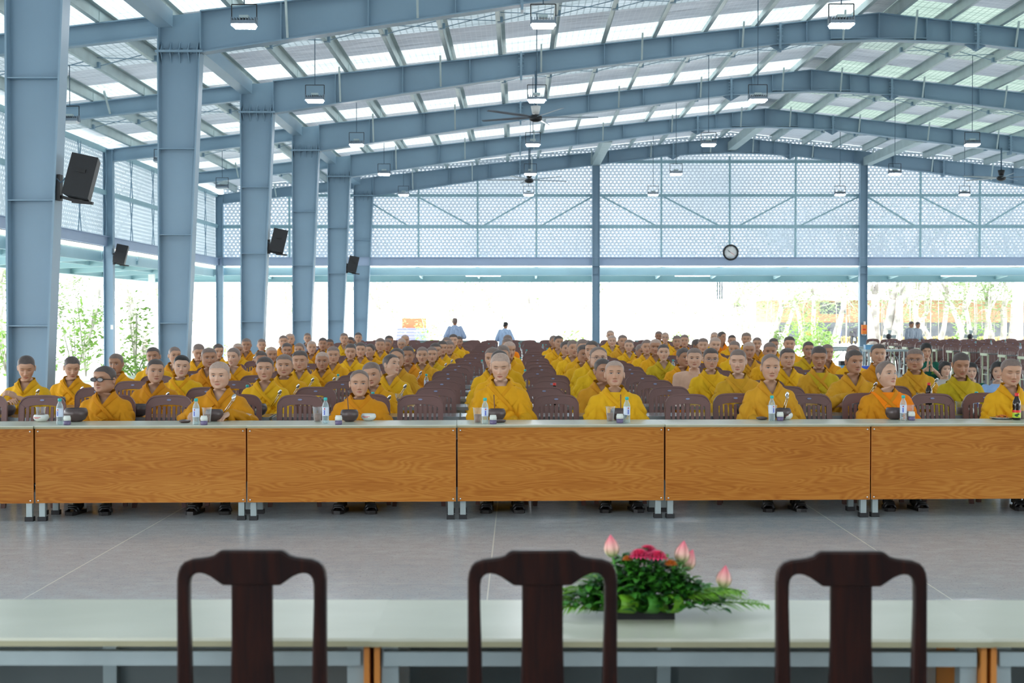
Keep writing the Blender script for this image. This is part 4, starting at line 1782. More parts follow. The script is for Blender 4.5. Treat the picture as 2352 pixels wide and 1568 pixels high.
def pose_points(P, rot, pivot, HPz):
    """rotate head points about the pivot, blending out down the neck"""
    Rm = np.array(rot)
    w = np.clip((HPz + 0.105) / 0.09, 0, 1)[:, None]
    R = (P - pivot) @ Rm.T + pivot
    return P * (1 - w) + R * w


def mesh_np(name, V, F, smooth=True, attr=None):
    me = bpy.data.meshes.new(name)
    me.from_pydata(V.tolist(), [], F)
    if smooth:
        me.polygons.foreach_set('use_smooth', [True] * len(me.polygons))
    if attr is not None:
        a = me.attributes.new('hp', 'FLOAT_VECTOR', 'POINT')
        a.data.foreach_set('vector', np.asarray(attr, dtype=np.float32).ravel())
    me.update()
    return me


def hair_shell(kind, lod, style, P, lift):
    """cap of short hair lying on the posed head P, ending in a smooth hairline"""
    V, HP, F, NA, nneck, nr, ang = head_of(kind, lod)
    Nm = vnormals(P[:len(V)], F)
    G = (P[:len(V)] + Nm * lift)[:nr * NA].reshape(nr, NA, 3)[nneck:]
    z = HP[:nr * NA, 2].reshape(nr, NA)[nneck:, 0]
    lines = []
    for k in range(NA):
        deg = math.degrees(abs(ang[k]))
        if style == 'long':
            line = np.interp(deg, [0, 25, 45, 60, 75, 90, 120, 180], [.172, .168, .150, .125, .085, .05, .01, .0])
        else:
            line = np.interp(deg, [0, 20, 38, 46, 60, 72, 84, 100, 120, 150, 180], [.176, .177, .175, .166, .156, .132, .104, .108, .070, .045, .035])
            if style == 'receding':
                line += 0.022 * math.exp(-(deg / 40) ** 2)
        lines.append(line)
    n = len(z)
    Q = np.zeros((n, NA, 3))
    live = np.zeros((n, NA), bool)
    for k in range(NA):
        ze = np.maximum(z, lines[k])
        for c in range(3):
            Q[:, k, c] = np.interp(ze, z, G[:, k, c])
        live[:, k] = z > lines[k]
    fs = []
    for i in range(n - 1):
        for k in range(NA):
            k2 = (k + 1) % NA
            if live[i + 1, k] or live[i + 1, k2]:
                fs.append((i * NA + k, i * NA + k2, (i + 1) * NA + k2, (i + 1) * NA + k))
    Qf = Q.reshape(-1, 3)
    top = P[nr * NA] + Nm[nr * NA] * lift
    Qf = np.concatenate([Qf, [top]])
    for k in range(NA):
        fs.append(((n - 1) * NA + k, (n - 1) * NA + (k + 1) % NA, n * NA))
    return compact(Qf, fs)


def compact(V, F):
    idx = sorted({i for f in F for i in f})
    mp = {a: b for b, a in enumerate(idx)}
    return V[idx], [tuple(mp[i] for i in f) for f in F]


def vnormals(V, F):
    Nn = np.zeros_like(V)
    for f in F:
        n = np.cross(V[f[1]] - V[f[0]], V[f[2]] - V[f[0]])
        l = np.linalg.norm(n)
        if l > 0:
            n = n / l
        for i in f:
            Nn[i] += n
    l = np.linalg.norm(Nn, axis=1)
    l[l == 0] = 1
    return Nn / l[:, None]


# ---- cloth bodies: loose volumes fused into one surface
def capsule(mb, p, q, r0, r1, n=12, flat=1.0):
    p, q = Vector(p), Vector(q)
    mb.tube([p, p.lerp(q, .33), p.lerp(q, .66), q], [r0, r0 + (r1 - r0) * .33, r0 + (r1 - r0) * .66, r1], n)
    mb.ball(p, r0, n)
    mb.ball(q, r1, n)


def ellipse_loft(mb, rings, n=24):
    vs, fs = [], []
    for (cx, cy, z, rx, ry) in rings:
        for k in range(n):
            a = 2 * PI * k / n
            vs.append((cx + rx * math.cos(a), cy + ry * math.sin(a), z))
    for i in range(len(rings) - 1):
        for k in range(n):
            a, b = i * n + k, i * n + (k + 1) % n
            fs.append((a, b, b + n, a + n))
    fs.append(tuple(range(n - 1, -1, -1)))
    fs.append(tuple((len(rings) - 1) * n + k for k in range(n)))
    mb.add(vs, fs)


def fuse(mb, voxel, smooth=4, factor=0.5):
    """voxel-remesh the collected volumes into one closed surface"""
    me = mb.mesh('tmp')
    o = bpy.data.objects.new('tmp', me)
    COL.objects.link(o)
    m = o.modifiers.new('r', 'REMESH')
    m.mode = 'VOXEL'
    m.voxel_size = voxel
    if smooth:
        s = o.modifiers.new('s', 'SMOOTH')
        s.iterations = smooth
        s.factor = factor
    dg = bpy.context.evaluated_depsgraph_get()
    ev = o.evaluated_get(dg)
    r = bpy.data.meshes.new_from_object(ev)
    bpy.data.objects.remove(o, do_unlink=True)
    n = len(r.vertices)
    V = np.zeros(n * 3)
    r.vertices.foreach_get('co', V)
    V = V.reshape(-1, 3)
    F = [tuple(p.vertices) for p in r.polygons]
    bpy.data.meshes.remove(r)
    return V, F


SH = 0.905   # shoulder line of the seated figure whose crown is at 1.24


def robe_volume(pose):
    mb = MB()
    fy = -0.01
    if pose == 'floor':
        ellipse_loft(mb, [(0, .05, .02, .34, .30), (0, .03, .12, .33, .28), (0, .03, .20, .22, .18), (0, .02, .40, .19, .14), (0, .02, .58, .195, .13), (0, .02, .68, .15, .10), (0, .022, .73, .08, .075)])
        z0 = -0.27
    else:
        ellipse_loft(mb, [(0, .05, .42, .21, .17), (0, .05, .50, .215, .165), (0, .03, .64, .19, .15), (0, .02, .78, .185, .14), (0, .018, .86, .175, .128),
                          (0, .018, .915, .150, .110), (0, .022, .955, .122, .094), (0, .028, .990, .088, .082), (0, .030, 1.012, .076, .076), (0, .030, 1.03, .072, .073)])
        z0 = 0
    for s in (-1, 1):
        sh = (s * .150, .02, SH - .035 + z0)
        mb.ball(sh, .074, 14)
        mb.ball((s * .105, .022, SH - .008 + z0), .062, 14)
        if pose in ('rest', 'floor'):
            el = (s * .212, -.05, .665 + z0)
            wr = (s * .09, -.25, .64 + z0)
        elif pose == 'table':
            el = (s * .245, -.12, .73)
            wr = (s * .155, -.37, .80)
        elif pose == 'up':
            el = (s * .25, -.12, .72)
            wr = (s * .06, -.30, .80)
        capsule(mb, sh, el, .072, .080)
        capsule(mb, el, wr, .080, .070 if pose != 'table' else .058)
        # hanging sleeve
        if pose != 'floor':
            capsule(mb, (el[0] * .98, el[1] + .01, el[2] - .04), (s * .165, -.12, .56), .078, .080)
        capsule(mb, (s * .13, .0, SH - .10 + z0), (s * .165, -.03, SH - .20 + z0), .076, .078)
        if pose != 'floor':
            capsule(mb, (s * .105, .06, .53), (s * .135, -.36, .515), .105, .092)
            capsule(mb, (s * .135, -.36, .50), (s * .14, -.33, .20), .095, .105)
    if pose != 'floor':
        ellipse_loft(mb, [(0, -.16, .10, .25, .24), (0, -.17, .13, .26, .25), (0, -.17, .25, .24, .22), (0, -.17, .46, .24, .23)])
    return mb


def fold_displace(V, seed, z0=0.0):
    rng = np.random.RandomState(seed)
    X, Y, Z = V[:, 0], V[:, 1], V[:, 2] - z0
    r = np.zeros(len(V))
    ang = np.arctan2(X, -(Y - .02))
    ph = rng.uniform(0, 6, 6)
    # fans of folds running down from each shoulder
    for s in (-1, 1):
        dx = X - s * .15
        dz = (SH - .03) - Z
        a = np.arctan2(dx, np.maximum(dz, 1e-3))
        fade = np.clip(dz / .10, 0, 1) * np.clip((.52 - dz) / .25, 0, 1)
        r += .020 * fade * (.30 - np.exp(-np.sin(a * 5.0 + ph[0] + s) ** 2 / .10)) * (np.sign(s) * X > -.03)
    # diagonal wrap across the chest towards the waist
    t = X * .75 + (Z - .78) * .9
    r += .015 * (.30 - np.exp(-np.sin(t * 20 + X * 6 + ph[1]) ** 2 / .10)) * np.clip((.90 - Z) / .12, 0, 1) * (Y < 0.02)
    r += .008 * np.sin(ang * 11 + ph[2]) * np.clip((.45 - Z) / .2, 0, 1)
    r += .016 * (.30 - np.exp(-np.sin(Z * 9 + np.abs(X) * 16 + Y * 10 + ph[3]) ** 2 / .10)) * np.clip((np.abs(X) - .12) / .06, 0, 1) * np.clip((.86 - Z) / .08, 0, 1)
    return r


ROBES = {}


def make_robe(key, pose, seed, voxel=0.0105, vneck=True):
    mb = robe_volume(pose)
    V, F = fuse(mb, voxel, 8, 0.6)
    z0 = -0.27 if pose == 'floor' else 0.0
    Nn = vnormals(V, F)
    bvh = BVHTree.FromPolygons(V.tolist(), F)
    V = V + Nn * fold_displace(V, seed, z0)[:, None]
    V[:, 2] = np.maximum(V[:, 2], 0.004)

    def cut(Vx, planes):
        # slice the surface along clean planes so that openings get straight hems
        bm = bmesh.new()
        t_ = bpy.data.meshes.new('t')
        t_.from_pydata(Vx.tolist(), [], F)
        bm.from_mesh(t_)
        for co, no in planes:
            bmesh.ops.bisect_plane(bm, geom=bm.verts[:] + bm.edges[:] + bm.faces[:], plane_co=co, plane_no=no, dist=1e-5)
        bm.verts.ensure_lookup_table()
        v_ = np.array([tuple(x.co) for x in bm.verts])
        f_ = [tuple(q.index for q in x.verts) for x in bm.faces]
        bm.free()
        bpy.data.meshes.remove(t_)
        return v_, f_
    Vc, Fc = cut(V, [((0, 0, 1.010 + z0), (0, 0, 1)), ((0, 0, .905 + z0), (0, 0, 1)), ((0, 0, .900 + z0), (1, 0, -.60)), ((0, 0, .900 + z0), (-1, 0, -.60))])
    C = np.array([Vc[list(f)].mean(axis=0) for f in Fc])
    keep = []
    for f, c in zip(Fc, C):
        z = c[2] - z0
        opening = z > .905 and abs(c[0]) < (z - .900) * .60 and c[1] < 0.03
        neck = z > 1.010
        if vneck and (opening or neck):
            continue
        keep.append(f)
    V2, F2 = compact(Vc, keep)
    me = mesh_np('robe', V2, F2)
    me.materials.append(M['cloth'])

    # crossed collar bands laid on the surface
    def cast(psi, z, lift):
        d = Vector((math.sin(psi), -math.cos(psi), 0))
        base = Vector((0, .022, z))
        hit = bvh.ray_cast(base + d * 0.6, -d)
        p = hit[0]
        if p is None or (p - base).length > 0.24:
            return base + d * 0.075
        return p + d * lift

    def band(side, hang, lift):
        """from the nape round one side of the neck, crossing the breast"""
        path = [(PI * side, 1.024), (2.4 * side, 1.024), (1.75 * side, 1.020), (1.15 * side, 1.006), (.72 * side, .982), (.42 * side, .952),
                (.10 * side, .912), (-.30 * side, .850), (-.62 * side, .780), (-.88 * side, .710), (-1.05 * side, .67)]
        path = path[:hang]
        # refine
        pts = []
        for i in range(len(path) - 1):
            for t in np.linspace(0, 1, 5, endpoint=False):
                pts.append((path[i][0] * (1 - t) + path[i + 1][0] * t, path[i][1] * (1 - t) + path[i + 1][1] * t))
        pts.append(path[-1])
        W_ = 0.044
        rows = []
        for i, (psi, z) in enumerate(pts):
            fr = i / (len(pts) - 1)
            if z > .93:
                w = W_
                inner = (psi, z + .006)
                outer = (psi, z - w)
                r_ = [inner, (psi, z - w * .33), (psi, z - w * .66), outer]
            else:
                w = W_
                dpsi = .16 * side
                r_ = [(psi - 0 * dpsi, z + .010), (psi + dpsi * .33, z + .010 - w * .35), (psi + dpsi * .66, z + .010 - w * .7), (psi + dpsi, z + .010 - w)]
                r_ = [(psi, z + .006), (psi, z - w * .33), (psi, z - w * .66), (psi, z - w)]
            row = []
            for j, (pp, zz) in enumerate(r_):
                q = cast(pp, zz + z0, lift if 0 < j < 3 else lift * .35 if j == 3 else lift * 1.0)
                if zz > .985:      # standing neck part
                    d = Vector((math.sin(pp), -math.cos(pp), 0))
                    rad = .076 + (1.024 - zz) * .30
                    if abs(pp) < 1.6:
                        rad += .004
                    q = Vector((0, .026, zz + z0)) + d * max(rad, .06)
                row.append(q)
            rows.append(row)
        for _ in range(5):
            rows = [rows[0]] + [[(rows[i - 1][j] + rows[i][j] * 2 + rows[i + 1][j]) / 4 for j in range(4)] for i in range(1, len(rows) - 1)] + [rows[-1]]
        vs = [p for r_ in rows for p in r_]
        fs = []
        for i in range(len(rows) - 1):
            for j in range(3):
                a = i * 4 + j
                fs.append((a, a + 1, a + 5, a + 4) if side > 0 else (a, a + 4, a + 5, a + 1))
        return vs, fs
    c = MB()
    v, f = band(1, 8, .016)
    c.add(v, f, 0, True)
    v, f = band(-1, 11, .024)
    c.add(v, f, 0, True)
    cme = c.mesh('collar')
    cme.materials.append(M['cloth'])
    # shawl over the wearer's left shoulder (image right when facing us)
    sh_f = []
    nv = Vector((0.86, 0, 0.55))
    Vw, Fw = cut(V + Nn * .011, [((0, 0, .764 + z0), nv), ((0, 0, .52 + z0), (0, 0, 1)), ((0, 0, .97 + z0), (0, 0, 1))])
    for f_ in Fw:
        c_ = Vw[list(f_)].mean(axis=0)
        z = c_[2] - z0
        t = c_[0] * 0.86 + (z - 0.764) * 0.55
        neck_clear = math.hypot(c_[0], c_[1] - .025) > .090 or z < .93
        if t > 0 and .52 < z < .97 and neck_clear:
            sh_f.append(f_)
    Vs, Fs = compact(Vw, sh_f)
    sme = mesh_np('shawl', Vs, Fs)
    sme.materials.append(M['cloth'])
    ROBES[key] = (me, cme, sme, z0)


make_robe('a', 'rest', 1)
make_robe('b', 'rest', 5)
make_robe('c', 'rest', 9)
make_robe('t', 'table', 3)
make_robe('u', 'up', 4)
make_robe('f', 'floor', 6)


def far_copy(me, ratio):
    """lighter version of a cloth mesh for distant rows"""
    o = bpy.data.objects.new('tmp', me)
    COL.objects.link(o)
    d = o.modifiers.new('d', 'DECIMATE')
    d.ratio = ratio
    dg = bpy.context.evaluated_depsgraph_get()
    r = bpy.data.meshes.new_from_object(o.evaluated_get(dg))
    bpy.data.objects.remove(o, do_unlink=True)
    r.name = me.name
    return r


for k in ('a', 'b', 'c'):
    me, cme, sme, z0 = ROBES[k]
    ROBES[k + 'far'] = (far_copy(me, 0.25), cme, far_copy(sme, 0.3), z0)

ROBEC = {'y': (0.76, 0.42, 0.012), 'g': (0.72, 0.355, 0.010), 'o': (0.64, 0.265, 0.010), 'l': (0.52, 0.36, 0.012), 'r': (0.90, 0.24, 0.004),
         's': (0.30, 0.36, 0.46), 'm': (0.62, 0.315, 0.020)}
ROBEN = {'y': 'bright yellow robe', 'g': 'golden yellow robe', 'o': 'deep ochre robe', 'l': 'olive yellow robe', 'r': 'orange robe', 's': 'grey robe', 'm': 'mustard robe'}
SKINC = {1: (0.62, 0.385, 0.27), 2: (0.54, 0.31, 0.20), 3: (0.43, 0.225, 0.135), 4: (0.33, 0.165, 0.10)}
HAIRC = {'b': (0.46, 0.33, 0.265), 'g': (0.215, 0.155, 0.13), 'd': (0.095, 0.072, 0.064), 'k': (0.022, 0.018, 0.017)}
HAIRN = {'b': 'bald', 'g': 'shaved', 'd': 'cropped', 'k': 'dark cropped'}


def finger_chain(mb, base, dirv, curl_axis, lens, rads, curl):
    p = Vector(base)
    d = Vector(dirv).normalized()
    pts = [p.copy()]
    for i, L in enumerate(lens):
        d = (Matrix.Rotation(curl[i], 3, Vector(curl_axis)) @ d).normalized()
        p = p + d * L
        pts.append(p.copy())
    mb.tube(pts, rads, 7)
    mb.ball(pts[-1], rads[-1] * 1.02, 7)


def hand(mb, wrist, fwd, up, side, curl=0.5, spread=0.06):
    """palm, four bent fingers of unequal length and a thumb from the side of the palm. up = back of the hand"""
    w = Vector(wrist)
    f = Vector(fwd).normalized()
    u = Vector(up)
    u = (u - f * u.dot(f)).normalized()
    s = f.cross(u).normalized() * side
    pts = [w - f * .05, w, w + f * .03, w + f * .07, w + f * .088]
    n0 = len(mb.v)
    # flattened palm
    rr = [(.026, .022), (.024, .018), (.036, .017), (.040, .014), (.036, .010)]
    n = 12
    vs = []
    for p, (a, b) in zip(pts, rr):
        for k in range(n):
            t = 2 * PI * k / n
            vs.append(p + s * a * math.cos(t) + u * b * math.sin(t))
    fs = []
    for i in range(len(pts) - 1):
        for k in range(n):
            a, b = i * n + k, i * n + (k + 1) % n
            fs.append((a, b, b + n, a + n))
    fs.append(tuple(range(n - 1, -1, -1)))
    fs.append(tuple((len(pts) - 1) * n + k for k in range(n)))
    mb.add(vs, fs, 0, True)
    ax = f.cross(u)
    for k, (off, L) in enumerate(((.030, .90), (.010, 1.0), (-.010, .95), (-.029, .78))):
        b = w + f * .080 + s * off
        d = (f + s * (off * 3 * spread * 5)).normalized()
        finger_chain(mb, b, d, ax, [.040 * L, .026 * L, .020 * L], [.0090, .0086, .0078, .0068], [-curl * .7, -curl, -curl * .7])
    b = w + f * .022 + s * .030
    d = (f * .55 + s * .75 - u * .25).normalized()
    finger_chain(mb, b, d, ax, [.036, .028, .022], [.0115, .0100, .0090, .0078], [-curl * .25, -curl * .45, -curl * .4])


def arm_hand_mesh(spec):
    """forearms and hands in the figure's own space, fused to smooth skin"""
    mb = MB()
    for (el, wr, fwd, up, side, curl) in spec:
        capsule(mb, el, Vector(wr) - (Vector(wr) - Vector(el)).normalized() * .02, .040, .026)
        hand(mb, wr, fwd, up, side, curl)
    return fuse(mb, 0.0042, 3, 0.5)


ARMS = {}
ARMS['t'] = arm_hand_mesh([((-.27, -.14, .75), (-.15, -.43, .795), (.25, -.9, -.25), (0, 0, 1), -1, .55), ((.27, -.14, .75), (.14, -.42, .80), (-.35, -.8, -.15), (.2, 0, 1), 1, .75)])
ARMS['u'] = arm_hand_mesh([((-.24, -.14, .74), (-.06, -.33, .80), (.4, -.5, .35), (0, -.4, 1), -1, .8), ((.24, -.14, .74), (.03, -.35, .86), (-.7, -.35, .5), (0, -.6, 1), 1, .8)])
ARMS['f'] = None


def make_glasses(dark=False, R=None, pivot=None, base=0, w=1.0):
    mb = MB()
    fr = 0.0030 if dark else 0.0013
    lens = []
    for s in (-1, 1):
        pts = []
        for k in range(20):
            a = 2 * PI * k / 20
            rx, rz = (.030, .016) if dark else (.0245, .0165)
            pts.append((s * .0335 + rx * math.cos(a), -.1035 + .10 * abs(s * .0335 + rx * math.cos(a)) ** 1.3, .1095 + rz * math.sin(a)))
        mb.tube(pts + [pts[0]], fr, 5, caps=False)
        lens.append(pts)
        mb.tube([(s * .060, -.096, .114), (s * .0745 * w, -.06, .114), (s * .080 * w, .010, .112)], fr, 5)
    mb.tube([(-.009, -.105, .112), (0, -.107, .114), (.009, -.105, .112)], fr, 5)
    lm = MB()
    for pts in lens:
        lm.add(pts, [tuple(range(20))])
    return mb, lm


sd = MB()
sd.prism([(-.045, -.12), (-.02, -.15), (.03, -.148), (.05, -.10), (.042, .10), (-.042, .10)], 2, 0.0, 0.028)
sd.tube([(-.045, -.06, .02), (-.03, -.07, .068), (.03, -.07, .068), (.046, -.06, .02)], .016, 6)
sd.tube([(-.045, -.10, .02), (-.02, -.10, .055), (.03, -.10, .055), (.047, -.10, .02)], .014, 6)
sd.ball((0, .02, .06), (.036, .085, .045), 10)
sd.tube([(0, .04, .05), (0, .05, .22)], [.042, .045], 10)
SANDAL = sd.mesh('sandal')
SANDAL.materials.append(M['sole'])


def person(X, Y, H, yaw=0, pitch=0, roll=0, hair='g', skin=2, robe='g', kind=0, lod=0, pose='a', closed=False, shawl=None, glasses=None,
           label='', group=None, style='crop', body_yaw=0.0, bare=False, inner=False, sandals=False, tie=False):
    root = empty('person', (X, Y, 0), body_yaw, label, 'person', group)
    sz = H / 1.24 if pose != 'f' else (H / 0.97)
    sx = random.uniform(0.97, 1.05)
    z0 = ROBES[pose][3]
    V, HP, F, NA, nneck, nr, ang = head_of(kind, lod)
    hs = 1.0
    chin = H - 0.2262 * hs - 0.0
    basez = chin
    piv = np.array([0, .018, .045])
    R = Matrix.Rotation(math.radians(yaw) - body_yaw, 3, 'Z') @ Matrix.Rotation(math.radians(pitch), 3, 'X') @ Matrix.Rotation(math.radians(roll), 3, 'Y')
    P = pose_points(V, R, piv, HP[:, 2])
    # keep the crown at H
    dz = P[:, 2].max() - 0.2262
    off = np.array([0, -0.005, basez - dz])
    P2 = P * hs + off
    # neck base stays with the robe collar
    low = HP[:, 2] < -0.10
    neck_z = (0.940 + z0) * sz
    cur = off[2] - 0.12
    shift = neck_z - cur
    wgt = np.clip((-HP[:, 2] - 0.02) / 0.11, 0, 1)
    P2[:, 2] += shift * wgt
    Fb = list(F)
    HPb = HP
    if bare:
        # bare right shoulder and arm (image left)
        mb = MB()
        capsule(mb, (-.10, .02, .92), (-.185, .02, .895), .058, .066)
        capsule(mb, (-.185, .02, .895), (-.235, -.03, .66), .062, .046)
        capsule(mb, (-.235, -.03, .66), (-.12, -.27, .64), .045, .034)
        capsule(mb, (-.08, .01, .86), (-.10, .01, .72), .110, .115)
        va, fa = fuse(mb, .014, 4)
        va[:, 2] *= sz
        n0 = len(P2)
        P2 = np.concatenate([P2, va])
        HPb = np.concatenate([HPb, np.full((len(va), 3), 5.0)])
        Fb += [tuple(i + n0 for i in f) for f in fa]
    arms = ARMS.get(pose)
    if arms is not None:
        va, fa = arms
        n0 = len(P2)
        va = va.copy()
        if pose == 'u':
            va[:, 2] *= sz
        P2 = np.concatenate([P2, va])
        HPb = np.concatenate([HPb, np.full((len(va), 3), 5.0)])
        Fb += [tuple(i + n0 for i in f) for f in fa]
    me = mesh_np('body', P2, Fb, True, HPb)
    me.materials.append(M['skin'])
    b = link('body', me, root)
    b.color = (*SKINC[skin], 0.5 if closed else 1.0)
    # hair
    lift = 0.0016 if style != 'long' else 0.012
    if lod > 1:
        lift = 0.003
    Vh, Fh = hair_shell(kind, lod, style, P2, lift)
    hm = mesh_np('hair', Vh, Fh)
    if style == 'long':
        hm.materials.append(M['hair_black'])
    else:
        hm.materials.append(M['stubble'])
    h = link('hair', hm, root)
    h.color = (*HAIRC[hair], 1)
    rob, col, sha, _ = ROBES[pose]
    far = lod > 0 and (pose + 'far') in ROBES
    if far:
        rob, col, sha, _ = ROBES[pose + 'far']
    rc = tuple(c * random.uniform(0.94, 1.05) for c in ROBEC[robe]) if isinstance(robe, str) else robe
    for nm, me_, c_ in (('robe', rob, rc), ('collar', col, tuple(c * f_ for c, f_ in zip(rc, (.95, .88, .8))))):
        if bare and nm == 'collar':
            continue
        o = link(nm, me_, root)
        o.scale = (sx, 1, sz)
        if bare:
            o.scale = (.9, .96, sz * .93)
        o.color = (*c_, 1)
    if shawl:
        o = link('shawl', sha, root)
        o.scale = (sx, 1, sz)
        o.color = (*ROBEC[shawl], 1)
    if tie:
        t = MB()
        t.tube([(-.03, -.165, .80), (.01, -.172, .775), (.03, -.170, .70), (.035, -.168, .64)], .006, 6)
        t.tube([(.055, -.16, .79), (.012, -.172, .775), (.0, -.172, .70)], .006, 6)
        o = t.build('tie_cord', M['cloth'], root)
        o.scale = (1, 1, sz)
        o.color = (*rc, 1)
    if inner:
        t = MB()
        t.ball((0, -.058, .925), (.034, .022, .040), 12)
        o = t.build('undershirt', M['paper'], root)
        o.scale = (1, 1, sz)
    if glasses:
        g1, g2 = make_glasses(glasses == 'dark', w=HEAD_KINDS[kind]['width'])
        for nm, g__, mt in (('glasses', g1, M['black'] if glasses == 'dark' else M['cable']), ('lens', g2, M['lens_dark'])):
            if nm == 'lens' and glasses != 'dark':
                continue
            vv = np.array([tuple(v) for v in g__.v])
            vv = pose_points(vv, R, piv, np.full(len(vv), .1)) + off
            m2 = mesh_np(nm, vv, g__.f)
            m2.materials.append(mt)
            link(nm, m2, root)
    if lod < 2:
        for s in (-1, 1):
            link('sandal', SANDAL, root, (s * .12 + .01, -.47 if sandals else -.30, 0), (0, 0, s * .15))
    return root


